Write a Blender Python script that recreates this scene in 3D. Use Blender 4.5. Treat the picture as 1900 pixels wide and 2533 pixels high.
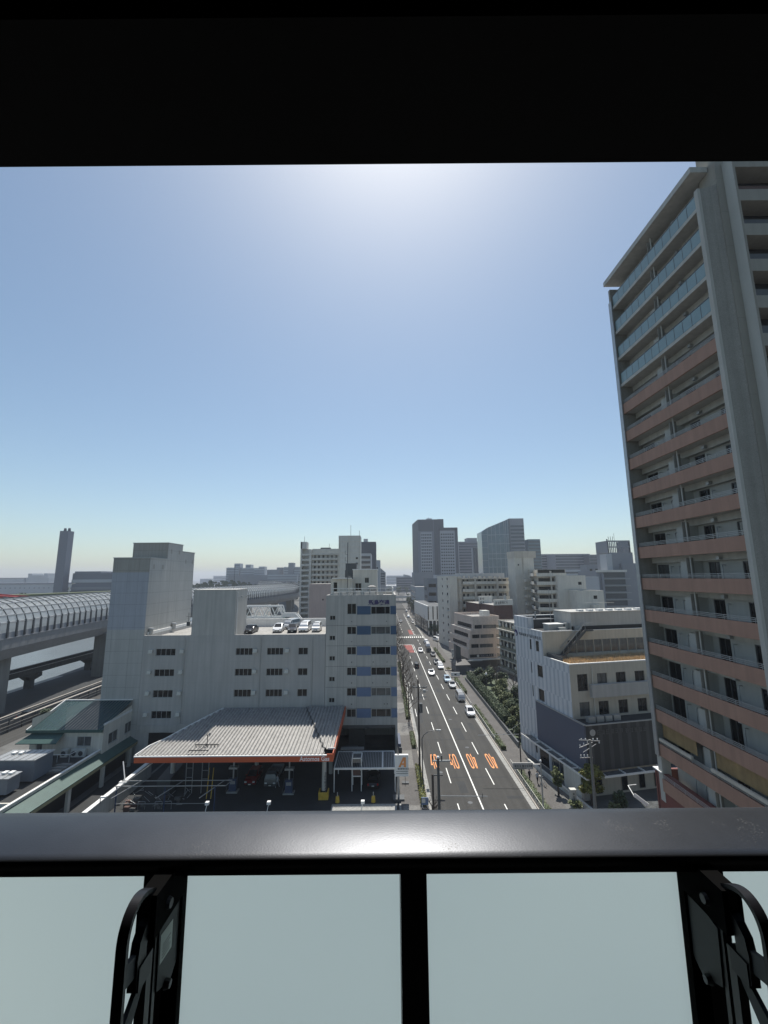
import bpy, bmesh, math, random
from mathutils import Vector, Matrix
R = math.radians
PI = math.pi
random.seed(7)
for o in list(bpy.data.objects): bpy.data.objects.remove(o)
SC = bpy.context.scene
COL = SC.collection

# ---------------------------------------------------------------- camera
EYE = 29.3
cam_d = bpy.data.cameras.new('camera'); cam = bpy.data.objects.new('camera', cam_d); COL.objects.link(cam)
cam.location = (0, 0, EYE)
F, PX = 1005.0, 1900.0
cam_d.sensor_fit = 'HORIZONTAL'; cam_d.angle = 2*math.atan(PX/2/F)
cam_d.clip_start = 0.02; cam_d.clip_end = 9000
pitch = math.atan(160.5/F)
cam.rotation_mode = 'QUATERNION'
cam.rotation_quaternion = (Matrix.Rotation(PI/2+pitch, 3, 'X') @ Matrix.Rotation(-R(.45), 3, 'Z')).to_quaternion()
SC.camera = cam
SC.render.resolution_x = 768; SC.render.resolution_y = 1024

# ---------------------------------------------------------------- sky, sun, exposure
SUN_EL, SUN_AZ = 63.5, 3.0
w = bpy.data.worlds.new('World'); SC.world = w; w.use_nodes = True
nt = w.node_tree; nt.nodes.clear()
sky = nt.nodes.new('ShaderNodeTexSky'); sky.sky_type = 'NISHITA'; sky.sun_disc = False
sky.sun_elevation = R(SUN_EL); sky.sun_rotation = R(SUN_AZ)
sky.altitude = 0; sky.air_density = 1.0; sky.dust_density = 1.0; sky.ozone_density = 2.5
bg = nt.nodes.new('ShaderNodeBackground'); bg.inputs['Strength'].default_value = .102
wo = nt.nodes.new('ShaderNodeOutputWorld')
tint = nt.nodes.new('ShaderNodeVectorMath'); tint.operation = 'MULTIPLY'; tint.inputs[1].default_value = (1.02, 1.045, .96)
nt.links.new(sky.outputs[0], tint.inputs[0]); nt.links.new(tint.outputs[0], bg.inputs[0]); nt.links.new(bg.outputs[0], wo.inputs[0])
sd = bpy.data.lights.new('sun', 'SUN'); sd.energy = 4.4; sd.angle = R(.5); sd.color = (1, .955, .88)
so = bpy.data.objects.new('sun', sd); COL.objects.link(so)
d = Vector((math.sin(R(SUN_AZ))*math.cos(R(SUN_EL)), math.cos(R(SUN_AZ))*math.cos(R(SUN_EL)), math.sin(R(SUN_EL))))
so.rotation_mode = 'QUATERNION'; so.rotation_quaternion = d.to_track_quat('Z', 'Y'); so.location = (0, 0, 300)
SC.view_settings.view_transform = 'Standard'; SC.view_settings.look = 'None'
SC.view_settings.exposure = .3; SC.view_settings.gamma = 1

# ---------------------------------------------------------------- materials
def mat(name, col, rough=.8, metal=0, var=.12, scale=.6, bump=0, streak=0, spec=.5, fine=0):
    m = bpy.data.materials.new(name); m.use_nodes = True
    n = m.node_tree.nodes; l = m.node_tree.links; b = n['Principled BSDF']
    b.inputs['Roughness'].default_value = rough; b.inputs['Metallic'].default_value = metal
    b.inputs['Specular IOR Level'].default_value = spec
    tc = n.new('ShaderNodeTexCoord'); nz = n.new('ShaderNodeTexNoise')
    nz.inputs['Scale'].default_value = scale; nz.inputs['Detail'].default_value = 6; nz.inputs['Roughness'].default_value = .62
    l.new(tc.outputs['Object'], nz.inputs['Vector'])
    mr = n.new('ShaderNodeMapRange'); mr.inputs[1].default_value = .25; mr.inputs[2].default_value = .75
    mr.inputs[3].default_value = 1-var; mr.inputs[4].default_value = 1+var
    l.new(nz.outputs[0], mr.inputs[0]); last = mr.outputs[0]
    if streak:
        mp = n.new('ShaderNodeMapping'); mp.inputs['Scale'].default_value = (2.6, 2.6, .12)
        l.new(tc.outputs['Object'], mp.inputs[0]); n2 = n.new('ShaderNodeTexNoise'); n2.inputs['Scale'].default_value = 1.0; n2.inputs['Detail'].default_value = 5
        l.new(mp.outputs[0], n2.inputs['Vector'])
        m2 = n.new('ShaderNodeMapRange'); m2.inputs[1].default_value = .3; m2.inputs[2].default_value = .75
        m2.inputs[3].default_value = 1+streak*.4; m2.inputs[4].default_value = 1-streak
        l.new(n2.outputs[0], m2.inputs[0]); mu = n.new('ShaderNodeMath'); mu.operation = 'MULTIPLY'
        l.new(last, mu.inputs[0]); l.new(m2.outputs[0], mu.inputs[1]); last = mu.outputs[0]
    if fine:
        n3 = n.new('ShaderNodeTexNoise'); n3.inputs['Scale'].default_value = fine; n3.inputs['Detail'].default_value = 3
        l.new(tc.outputs['Object'], n3.inputs['Vector'])
        m3 = n.new('ShaderNodeMapRange'); m3.inputs[1].default_value = .3; m3.inputs[2].default_value = .7; m3.inputs[3].default_value = .82; m3.inputs[4].default_value = 1.18
        l.new(n3.outputs[0], m3.inputs[0]); mu = n.new('ShaderNodeMath'); mu.operation = 'MULTIPLY'
        l.new(last, mu.inputs[0]); l.new(m3.outputs[0], mu.inputs[1]); last = mu.outputs[0]
    vm = n.new('ShaderNodeVectorMath'); vm.operation = 'SCALE'; vm.inputs[0].default_value = col[:3]
    l.new(last, vm.inputs['Scale']); l.new(vm.outputs[0], b.inputs['Base Color'])
    if bump:
        bp = n.new('ShaderNodeBump'); bp.inputs['Strength'].default_value = bump; bp.inputs['Distance'].default_value = .05
        l.new(nz.outputs[0], bp.inputs['Height']); l.new(bp.outputs[0], b.inputs['Normal'])
    m['base'] = 0
    return m

def panel_mat(name, col, pw, ph, seam=.035, dark=.55, rough=.7, var=.06, offx=0, streak=.12, alt=None, altn=0):
    "wall of rectangular panels: seams every pw metres along the wall and ph metres up"
    m = mat(name, col, rough, 0, var, .4, 0, streak)
    n = m.node_tree.nodes; l = m.node_tree.links; b = n['Principled BSDF']
    src = b.inputs['Base Color'].links[0].from_socket
    tc = n.new('ShaderNodeTexCoord'); sx = n.new('ShaderNodeSeparateXYZ'); l.new(tc.outputs['Object'], sx.inputs[0])
    ad = n.new('ShaderNodeMath'); ad.operation = 'ADD'; l.new(sx.outputs[0], ad.inputs[0]); l.new(sx.outputs[1], ad.inputs[1])
    def seamf(sock, period, off):
        a = n.new('ShaderNodeMath'); a.operation = 'ADD'; l.new(sock, a.inputs[0]); a.inputs[1].default_value = 1000*period+off
        q = n.new('ShaderNodeMath'); q.operation = 'MODULO'; l.new(a.outputs[0], q.inputs[0]); q.inputs[1].default_value = period
        g = n.new('ShaderNodeMath'); g.operation = 'GREATER_THAN'; l.new(q.outputs[0], g.inputs[0]); g.inputs[1].default_value = seam
        return g.outputs[0]
    a, c = seamf(ad.outputs[0], pw, offx), seamf(sx.outputs[2], ph, 0)
    mu = n.new('ShaderNodeMath'); mu.operation = 'MULTIPLY'; l.new(a, mu.inputs[0]); l.new(c, mu.inputs[1])
    mr = n.new('ShaderNodeMapRange'); mr.inputs[3].default_value = dark; mr.inputs[4].default_value = 1; l.new(mu.outputs[0], mr.inputs[0])
    vm = n.new('ShaderNodeVectorMath'); vm.operation = 'SCALE'; l.new(src, vm.inputs[0]); l.new(mr.outputs[0], vm.inputs['Scale'])
    l.new(vm.outputs[0], b.inputs['Base Color'])
    return m

def stripe_mat(name, c1, c2, period, frac=.5, axis='w', rough=.7, rows=0, off=0):
    "bands of two colours along the wall (w) or up the wall (z)"
    m = mat(name, (1, 1, 1), rough, 0, .07, .5, 0, .1)
    n = m.node_tree.nodes; l = m.node_tree.links; b = n['Principled BSDF']
    src = b.inputs['Base Color'].links[0].from_socket
    tc = n.new('ShaderNodeTexCoord'); sx = n.new('ShaderNodeSeparateXYZ'); l.new(tc.outputs['Object'], sx.inputs[0])
    if axis == 'w':
        ad = n.new('ShaderNodeMath'); ad.operation = 'ADD'; l.new(sx.outputs[0], ad.inputs[0]); l.new(sx.outputs[1], ad.inputs[1]); s = ad.outputs[0]
        if rows:
            dv = n.new('ShaderNodeMath'); dv.operation = 'DIVIDE'; l.new(sx.outputs[2], dv.inputs[0]); dv.inputs[1].default_value = rows
            fl = n.new('ShaderNodeMath'); fl.operation = 'FLOOR'; l.new(dv.outputs[0], fl.inputs[0])
            mm = n.new('ShaderNodeMath'); mm.operation = 'MULTIPLY_ADD'; l.new(fl.outputs[0], mm.inputs[0]); mm.inputs[1].default_value = period*.41; l.new(s, mm.inputs[2]); s = mm.outputs[0]
    else: s = sx.outputs[2]
    a = n.new('ShaderNodeMath'); a.operation = 'ADD'; l.new(s, a.inputs[0]); a.inputs[1].default_value = 1000*period+off
    q = n.new('ShaderNodeMath'); q.operation = 'MODULO'; l.new(a.outputs[0], q.inputs[0]); q.inputs[1].default_value = period
    g = n.new('ShaderNodeMath'); g.operation = 'GREATER_THAN'; l.new(q.outputs[0], g.inputs[0]); g.inputs[1].default_value = period*frac
    mx = n.new('ShaderNodeMix'); mx.data_type = 'RGBA'; mx.inputs[6].default_value = (*c1, 1); mx.inputs[7].default_value = (*c2, 1); l.new(g.outputs[0], mx.inputs[0])
    vm = n.new('ShaderNodeVectorMath'); vm.operation = 'MULTIPLY'; l.new(src, vm.inputs[0]); l.new(mx.outputs[2], vm.inputs[1])
    l.new(vm.outputs[0], b.inputs['Base Color'])
    return m

M = {}
M['black'] = mat('black_metal', (.012, .012, .014), .45, 0, .1, 3)
M['blackgloss'] = mat('black_coated_casting', (.008, .008, .01), .4, 0, .15, 40, spec=.25)
M['deepblack'] = mat('matt_black_casting', (.003, .003, .003), .9, 0, .1, 2, spec=.05)
M['soffit'] = mat('shaded_soffit', (.012, .012, .012), .95, 0, .1, 2, spec=.1)  # near-black base colour holds the shade of the balcony interior
M['post'] = mat('charcoal_post', (.035, .04, .043), .6, 0, .12, 30)
M['asph'] = mat('asphalt', (.045, .044, .041), .9, 0, .16, .18, .1, 0, .5, 9)
def road_wear(m):
    n = m.node_tree.nodes; l = m.node_tree.links; b = n['Principled BSDF']; src = b.inputs['Base Color'].links[0].from_socket
    tc = n.new('ShaderNodeTexCoord'); mp = n.new('ShaderNodeMapping'); mp.inputs['Scale'].default_value = (1.1, .012, 1); l.new(tc.outputs['Object'], mp.inputs[0])
    nz = n.new('ShaderNodeTexNoise'); nz.inputs['Scale'].default_value = 1; nz.inputs['Detail'].default_value = 4; l.new(mp.outputs[0], nz.inputs['Vector'])
    mr = n.new('ShaderNodeMapRange'); mr.inputs[1].default_value = .3; mr.inputs[2].default_value = .7; mr.inputs[3].default_value = .82; mr.inputs[4].default_value = 1.25; l.new(nz.outputs[0], mr.inputs[0])
    vm = n.new('ShaderNodeVectorMath'); vm.operation = 'SCALE'; l.new(src, vm.inputs[0]); l.new(mr.outputs[0], vm.inputs['Scale']); l.new(vm.outputs[0], b.inputs['Base Color'])
road_wear(M['asph'])
M['asphd'] = mat('dark_asphalt', (.035, .037, .038), .9, 0, .2, .3, .1, 0, .5, 6)
M['conc'] = mat('concrete', (.30, .30, .285), .85, 0, .14, .5, .05, .12, fine=3)
M['pave'] = mat('paving', (.17, .165, .155), .9, 0, .16, .5, .05, 0, fine=5)
M['paved'] = mat('dark_paving', (.105, .1, .095), .9, 0, .16, .5, .05, 0, fine=5)
M['land'] = mat('city_ground', (.13, .13, .125), .95, 0, .25, .05, 0, 0, fine=.4)
M['kerb'] = mat('kerbstone', (.37, .34, .3), .8, 0, .2, 2)
M['paint'] = mat('road_paint', (.78, .78, .74), .7, 0, .12, 2.5, fine=14)
M['orange'] = mat('orange_road_paint', (.75, .3, .1), .7, 0, .15, 2.5, fine=14)
M['redroad'] = mat('red_road_surface', (.25, .075, .065), .9, 0, .25, .8, fine=4)
M['greyw'] = mat('grey_render', (.43, .42, .4), .75, 0, .07, .25, 0, .15)
M['greyw2'] = mat('grey_render_two', (.45, .44, .41), .75, 0, .08, .3, 0, .18)
M['panelb'] = panel_mat('blue_grey_cladding', (.36, .38, .42), 1.9, 1.92)
M['panelg'] = panel_mat('grey_cladding', (.42, .42, .4), 3.1, 1.92)
M['panelt'] = panel_mat('taupe_cladding', (.33, .32, .29), 1.9, 1.92)
M['white'] = mat('white_paint', (.74, .74, .72), .6, 0, .08, 1, 0, .08)
M['offw'] = mat('off_white_render', (.6, .59, .54), .75, 0, .09, .4, 0, .15)
M['cream'] = mat('cream_render', (.52, .48, .41), .8, 0, .1, .4, 0, .18)
M['creaml'] = mat('pale_cream_render', (.62, .59, .52), .8, 0, .08, .4, 0, .16)
M['beige'] = mat('beige_render', (.5, .46, .385), .75, 0, .07, .5, 0, .14)
M['pinkb'] = mat('pale_pink_render', (.46, .36, .32), .8, 0, .07, .3, 0, .12)
M['pinkt'] = mat('pinkish_tile', (.56, .46, .39), .7, 0, .1, .8, 0, .14, fine=6)
M['brown'] = mat('brown_tile', (.1, .055, .045), .7, 0, .12, .5, 0, .1)
M['redb'] = mat('red_brown_tile', (.17, .055, .045), .65, 0, .12, .5, 0, .12)
M['terra'] = mat('terracotta_band', (.34, .2, .145), .75, 0, .08, .7, 0, .16)
M['twall'] = mat('tower_wall', (.45, .45, .415), .8, 0, .06, .5, 0, .08)
M['twall2'] = panel_mat('tower_tile', (.3, .285, .245), 2.4, 3.0, .03, .8, .8)
M['tslab'] = mat('tower_slab_edge', (.44, .43, .39), .8, 0, .08, .5, 0, .15)
M['tfin'] = mat('tower_fin', (.27, .26, .23), .8, 0, .08, 1.2, 0, .16, fine=20)
M['tglass'] = mat('frosted_balcony_glass', (.2, .29, .3), .25, 0, .08, 1)
M['board'] = mat('yellow_brown_sheet', (.28, .19, .085), .6, 0, .25, 1.2, 0, .25)
M['blue1'] = mat('dark_blue_panel', (.04, .09, .17), .55, 0, .1, 1)
M['blue2'] = mat('faded_blue_panel', (.13, .185, .3), .6, 0, .08, 1)
M['navy'] = mat('navy_letters', (.03, .02, .12), .5)
M['frame'] = mat('window_frame', (.4, .41, .4), .5, .3, .08, 3)
M['framed'] = mat('dark_window_frame', (.1, .1, .1), .5, .3, .08, 3)
M['pane'] = mat('window_pane', (.01, .011, .012), .12, 0, .3, .8, spec=.35)
M['paneg'] = mat('curtained_pane', (.11, .115, .115), .12, 0, .4, 1.3, streak=.4, spec=.6)
M['glass'] = mat('blue_curtain_wall', (.08, .13, .16), .1, .2, .2, .08)
M['glassd'] = mat('dark_curtain_wall', (.045, .06, .075), .12, .2, .2, .1)
M['teal'] = mat('teal_roof_sheet', (.022, .062, .068), .5, .1, .15, .7, 0, .1)
M['green'] = mat('green_awning', (.045, .095, .085), .6, 0, .12, .8, 0, .1)
M['canopy'] = mat('weathered_roof_sheet', (.32, .31, .295), .6, .1, .16, .9, 0, .2, fine=3)
M['red'] = mat('orange_red_fascia', (.52, .095, .03), .5, 0, .1, .6)
M['letter'] = mat('pale_letters', (.85, .76, .74), .5)
M['steel'] = mat('galvanised_steel', (.38, .39, .39), .45, .5, .12, 2)
M['steeld'] = mat('dark_steel', (.09, .095, .1), .5, .4, .15, 2)
M['bluesteel'] = mat('blue_painted_steel', (.04, .065, .13), .5, .1, .15, 2)
M['yellow'] = mat('yellow_paint', (.55, .36, .05), .6, 0, .2, 3)
M['girder'] = mat('grey_girder', (.2, .205, .21), .7, 0, .1, .15, 0, .15)
M['pier'] = mat('pier_concrete', (.18, .18, .17), .85, 0, .12, .2, 0, .2)
M['mono'] = mat('monorail_concrete', (.06, .058, .053), .9, 0, .3, .4, 0, .3)
M['wood'] = mat('bark', (.07, .055, .045), .9, 0, .3, 6)
M['leaf'] = mat('leaf_green', (.09, .12, .04), .6, 0, .45, .9)
M['leafd'] = mat('dark_leaf', (.05, .075, .03), .6, 0, .4, .9)
M['leafo'] = mat('olive_leaf', (.12, .14, .055), .65, 0, .4, .9)
M['leafy'] = mat('yellow_green_leaf', (.17, .17, .035), .6, 0, .4, .9)
M['straw'] = mat('dry_grass', (.56, .43, .27), .9, 0, .35, 1.5)
M['slate'] = mat('blue_grey_cladding_sheet', (.085, .1, .145), .55, 0, .05, .3)
M['skin'] = mat('skin', (.4, .24, .17), .6)
M['clothd'] = mat('dark_cloth', (.02, .02, .025), .9)
M['clothl'] = mat('pale_cloth', (.35, .36, .38), .9)
M['tyre'] = mat('tyre_rubber', (.015, .015, .015), .85)
M['rim'] = mat('wheel_rim', (.3, .3, .32), .3, .8)
M['carglass'] = mat('car_glass', (.01, .012, .014), .05, 0, .1, 2, spec=.8)
M['lampglass'] = mat('headlight_lens', (.6, .62, .62), .1)
M['tail'] = mat('tail_light_lens', (.35, .02, .015), .2)
M['plate'] = mat('number_plate', (.6, .6, .55), .5)
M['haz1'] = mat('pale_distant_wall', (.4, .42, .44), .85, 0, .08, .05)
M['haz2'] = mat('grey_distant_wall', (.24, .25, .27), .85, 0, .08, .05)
M['roofg'] = mat('flat_roof', (.33, .32, .3), .9, 0, .15, .4, fine=2)
M['redsteel'] = mat('red_bridge_steel', (.4, .04, .035), .5)
M['hospw'] = stripe_mat('white_and_pale_blue_panels', (.62, .63, .645), (.45, .475, .51), 1.05, .6, rows=3.85)
M['slats'] = stripe_mat('charcoal_vertical_strips', (.04, .04, .04), (.07, .07, .07), 1.5, .62)
M['trail'] = mat('tower_guard_rail', (.36, .36, .35), .5, .3, .05, 3)
M['alu'] = mat('bright_aluminium', (.8, .81, .82), .3, .85, .05, 1)
M['awnb'] = mat('shaded_yellow_beam', (.3, .27, .16), .7)  # cream-yellow beam, its shade under the awning put into the colour
M['slatel'] = mat('grey_metal_casing', (.17, .19, .22), .5, .2, .1, .5)
def paintm(n, c, met=.3): return mat(n, c, .28, met, .03, 1, spec=.6)
for k, c in dict(pwhite=(.8, .8, .8), pblack=(.012, .012, .014), psilver=(.45, .46, .47), pgrey=(.1, .11, .12), pblue=(.5, .62, .72), pred=(.26, .015, .012), pdark=(.03, .035, .045)).items():
    M[k] = paintm('car_paint_'+k[1:], c)

# handrail: satin grey-blue paint with fine scratches and pits
def rail_mat():
    m = mat('satin_handrail_paint', (.08, .083, .09), .42, .9, .1, 14)
    n = m.node_tree.nodes; l = m.node_tree.links; b = n['Principled BSDF']
    tc = n.new('ShaderNodeTexCoord'); mp = n.new('ShaderNodeMapping'); mp.inputs['Scale'].default_value = (1, 1.8, 1); mp.inputs['Rotation'].default_value = (0, 0, .7)
    l.new(tc.outputs['Object'], mp.inputs[0])
    vo = n.new('ShaderNodeTexNoise'); vo.inputs['Scale'].default_value = 320; vo.inputs['Detail'].default_value = 4; l.new(mp.outputs[0], vo.inputs['Vector'])
    big = n.new('ShaderNodeTexNoise'); big.inputs['Scale'].default_value = 16; l.new(tc.outputs['Object'], big.inputs['Vector'])
    mu = n.new('ShaderNodeMath'); mu.operation = 'MULTIPLY'; l.new(vo.outputs[0], mu.inputs[0]); l.new(big.outputs[0], mu.inputs[1])
    mr = n.new('ShaderNodeMapRange'); mr.inputs[1].default_value = .4; mr.inputs[2].default_value = .48; mr.inputs[3].default_value = 0; mr.inputs[4].default_value = 1; l.new(mu.outputs[0], mr.inputs[0])
    src = b.inputs['Base Color'].links[0].from_socket
    mx = n.new('ShaderNodeMix'); mx.data_type = 'RGBA'; mx.inputs[7].default_value = (.12, .118, .115, 1); l.new(mr.outputs[0], mx.inputs[0]); l.new(src, mx.inputs[6])
    l.new(mx.outputs[2], b.inputs['Base Color'])
    r2 = n.new('ShaderNodeMapRange'); r2.inputs[3].default_value = .42; r2.inputs[4].default_value = .65; l.new(mr.outputs[0], r2.inputs[0]); l.new(r2.outputs[0], b.inputs['Roughness'])
    bp = n.new('ShaderNodeBump'); bp.inputs['Strength'].default_value = .12; bp.inputs['Distance'].default_value = .001; l.new(vo.outputs[0], bp.inputs['Height']); l.new(bp.outputs[0], b.inputs['Normal'])
    return m
M['rail'] = rail_mat()
def frosted():
    m = bpy.data.materials.new('frosted_panel_glass'); m.use_nodes = True; n = m.node_tree.nodes; l = m.node_tree.links; n.clear()
    o = n.new('ShaderNodeOutputMaterial'); t = n.new('ShaderNodeBsdfTranslucent'); df = n.new('ShaderNodeBsdfDiffuse'); g = n.new('ShaderNodeBsdfGlossy')
    tc = n.new('ShaderNodeTexCoord'); nz = n.new('ShaderNodeTexNoise'); nz.inputs['Scale'].default_value = 1.6; nz.inputs['Detail'].default_value = 1
    l.new(tc.outputs['Object'], nz.inputs['Vector'])
    mx = n.new('ShaderNodeMix'); mx.data_type = 'RGBA'; mx.inputs[6].default_value = (.56, .63, .65, 1); mx.inputs[7].default_value = (.7, .76, .75, 1); l.new(nz.outputs[0], mx.inputs[0])
    l.new(mx.outputs[2], t.inputs[0]); df.inputs[0].default_value = (.6, .62, .62, 1); g.inputs['Roughness'].default_value = .3; g.inputs[0].default_value = (.8, .8, .8, 1)
    a = n.new('ShaderNodeMixShader'); a.inputs[0].default_value = .08; l.new(t.outputs[0], a.inputs[1]); l.new(df.outputs[0], a.inputs[2])
    c = n.new('ShaderNodeMixShader'); c.inputs[0].default_value = .03; l.new(a.outputs[0], c.inputs[1]); l.new(g.outputs[0], c.inputs[2]); l.new(c.outputs[0], o.inputs[0])
    return m
M['frost'] = frosted()
def water():
    m = mat('canal_water', (.13, .15, .155), .3, 0, .2, .03, spec=.6)
    n = m.node_tree.nodes; l = m.node_tree.links; b = n['Principled BSDF']
    tc = n.new('ShaderNodeTexCoord'); nz = n.new('ShaderNodeTexNoise'); nz.inputs['Scale'].default_value = .5; nz.inputs['Detail'].default_value = 8; nz.inputs['Roughness'].default_value = .7
    l.new(tc.outputs['Object'], nz.inputs['Vector']); bp = n.new('ShaderNodeBump'); bp.inputs['Strength'].default_value = 1; bp.inputs['Distance'].default_value = .35
    l.new(nz.outputs[0], bp.inputs['Height']); l.new(bp.outputs[0], b.inputs['Normal'])
    return m
M['water'] = water()
def clear():
    m = bpy.data.materials.new('clear_barrier_sheet'); m.use_nodes = True; n = m.node_tree.nodes; l = m.node_tree.links; n.clear()
    o = n.new('ShaderNodeOutputMaterial'); t = n.new('ShaderNodeBsdfTransparent'); t.inputs[0].default_value = (.82, .86, .87, 1)
    g = n.new('ShaderNodeBsdfPrincipled'); g.inputs['Base Color'].default_value = (.55, .57, .59, 1); g.inputs['Roughness'].default_value = .35
    tr = n.new('ShaderNodeBsdfTranslucent'); tr.inputs[0].default_value = (.9, .92, .93, 1); am = n.new('ShaderNodeMixShader'); am.inputs[0].default_value = .7; l.new(g.outputs[0], am.inputs[1]); l.new(tr.outputs[0], am.inputs[2]); g = am
    a = n.new('ShaderNodeMixShader'); a.inputs[0].default_value = .6; l.new(t.outputs[0], a.inputs[1]); l.new(g.outputs[0], a.inputs[2]); l.new(a.outputs[0], o.inputs[0])
    return m
M['clear'] = clear()

# ---------------------------------------------------------------- mesh helpers
class MB:
    def __init__(s): s.v = []; s.f = []
    def add(s, vs, fs):
        k = len(s.v); s.v += [tuple(a) for a in vs]; s.f += [tuple(i+k for i in f) for f in fs]; return s
    def quad(s, a, b, c, d): return s.add([a, b, c, d], [(0, 1, 2, 3)])
    def box(s, x0, x1, y0, y1, z0, z1):
        if x0 > x1: x0, x1 = x1, x0
        if y0 > y1: y0, y1 = y1, y0
        if z0 > z1: z0, z1 = z1, z0
        return s.add([(x0, y0, z0), (x1, y0, z0), (x1, y1, z0), (x0, y1, z0), (x0, y0, z1), (x1, y0, z1), (x1, y1, z1), (x0, y1, z1)],
              [(0, 3, 2, 1), (4, 5, 6, 7), (0, 1, 5, 4), (1, 2, 6, 5), (2, 3, 7, 6), (3, 0, 4, 7)])
    def prism(s, poly, z0, z1):
        "plan polygon (counter-clockwise) between z0 and z1; z1 may be a list"
        n = len(poly); t = z1 if isinstance(z1, (list, tuple)) else [z1]*n; b = z0 if isinstance(z0, (list, tuple)) else [z0]*n
        return s.add([(p[0], p[1], b[i]) for i, p in enumerate(poly)]+[(p[0], p[1], t[i]) for i, p in enumerate(poly)],
              [tuple(range(n-1, -1, -1)), tuple(range(n, 2*n))]+[(i, (i+1) % n, n+(i+1) % n, n+i) for i in range(n)])
    def cyl(s, p0, p1, r0, r1=None, n=8, caps=True):
        r1 = r0 if r1 is None else r1; p0 = Vector(p0); p1 = Vector(p1); d = (p1-p0)
        if d.length < 1e-6: return s
        d.normalize(); a = d.orthogonal().normalized(); b = d.cross(a)
        vs = [p0+(a*math.cos(2*PI*i/n)+b*math.sin(2*PI*i/n))*r0 for i in range(n)]+[p1+(a*math.cos(2*PI*i/n)+b*math.sin(2*PI*i/n))*r1 for i in range(n)]
        fs = [(i, (i+1) % n, n+(i+1) % n, n+i) for i in range(n)]
        if caps: fs += [tuple(range(n-1, -1, -1)), tuple(range(n, 2*n))]
        return s.add(vs, fs)
    def tube(s, pts, r, n=6):
        for a, b in zip(pts, pts[1:]): s.cyl(a, b, r, r, n)
        return s
    def bar(s, p0, p1, w, h):
        "rectangular bar between two points, w across, h up"
        p0 = Vector(p0); p1 = Vector(p1); d = (p1-p0).normalized(); up = Vector((0, 0, 1))
        if abs(d.z) > .98: up = Vector((0, 1, 0))
        a = d.cross(up).normalized(); b = a.cross(d).normalized()
        vs = [p+a*sx*w/2+b*sz*h/2 for p in (p0, p1) for sx, sz in ((-1, -1), (1, -1), (1, 1), (-1, 1))]
        return s.add(vs, [(0, 1, 2, 3), (7, 6, 5, 4), (0, 4, 5, 1), (1, 5, 6, 2), (2, 6, 7, 3), (3, 7, 4, 0)])
    def wall(s, o, ux, W, z0, z1, holes=(), depth=.2):
        "vertical wall face from o along ux with real recesses; outward normal is (uy,-ux)"
        dx, dy = ux; nx, ny = dy, -dx
        us = sorted({0, W, *[h[0] for h in holes], *[h[1] for h in holes]}); zs = sorted({z0, z1, *[h[2] for h in holes], *[h[3] for h in holes]})
        P = lambda u, z, q=0: (o[0]+dx*u-nx*q, o[1]+dy*u-ny*q, z)
        for a, b in zip(us, us[1:]):
            for c, e in zip(zs, zs[1:]):
                mu, mz = (a+b)/2, (c+e)/2
                if any(h[0] < mu < h[1] and h[2] < mz < h[3] for h in holes): continue
                s.quad(P(a, c), P(b, c), P(b, e), P(a, e))
        for h in holes:
            a, b, c, e = h[:4]
            s.quad(P(a, c), P(b, c), P(b, c, depth), P(a, c, depth)); s.quad(P(a, e, depth), P(b, e, depth), P(b, e), P(a, e))
            s.quad(P(a, c, depth), P(a, e, depth), P(a, e), P(a, c)); s.quad(P(b, c), P(b, e), P(b, e, depth), P(b, c, depth))
        return s
    def mesh(s, name, m):
        me = bpy.data.meshes.new(name); me.from_pydata(s.v, [], s.f); me.update()
        if m is not None: me.materials.append(M[m] if isinstance(m, str) else m)
        return me
    def build(s, name, m, parent=None, label=None, cat=None, group=None, kind=None, smooth=False):
        me = s.mesh(name, m); o = bpy.data.objects.new(name, me); COL.objects.link(o)
        if smooth:
            for p in me.polygons: p.use_smooth = True
        if parent: o.parent = parent
        if label: o['label'] = label
        if cat: o['category'] = cat
        if group: o['group'] = group
        if kind: o['kind'] = kind
        return o

def thing(name, label, cat, loc=(0, 0, 0), rz=0, group=None):
    o = bpy.data.objects.new(name, None); COL.objects.link(o); o.location = loc; o.rotation_euler = (0, 0, R(rz)); o.empty_display_size = .3
    o['label'] = label; o['category'] = cat
    if group: o['group'] = group
    return o
def put(me, name, parent, loc=(0, 0, 0), rz=0.0):
    o = bpy.data.objects.new(name, me); COL.objects.link(o); o.parent = parent; o.location = loc; o.rotation_euler = (0, 0, rz); return o
def copy_tree(o, parent=None, loc=None, rz=None, label=None, cat=None, group=None):
    c = o.copy(); COL.objects.link(c)
    if parent: c.parent = parent
    if loc is not None: c.location = loc
    if rz is not None: c.rotation_euler = (0, 0, R(rz))
    if label: c['label'] = label
    if cat: c['category'] = cat
    if group: c['group'] = group
    for ch in o.children: copy_tree(ch, c)
    return c
def box_thing(name, label, cat, m, *boxes, group=None):
    b = MB()
    for q in boxes: b.box(*q)
    return b.build(name, m, None, label, cat, group)

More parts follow.
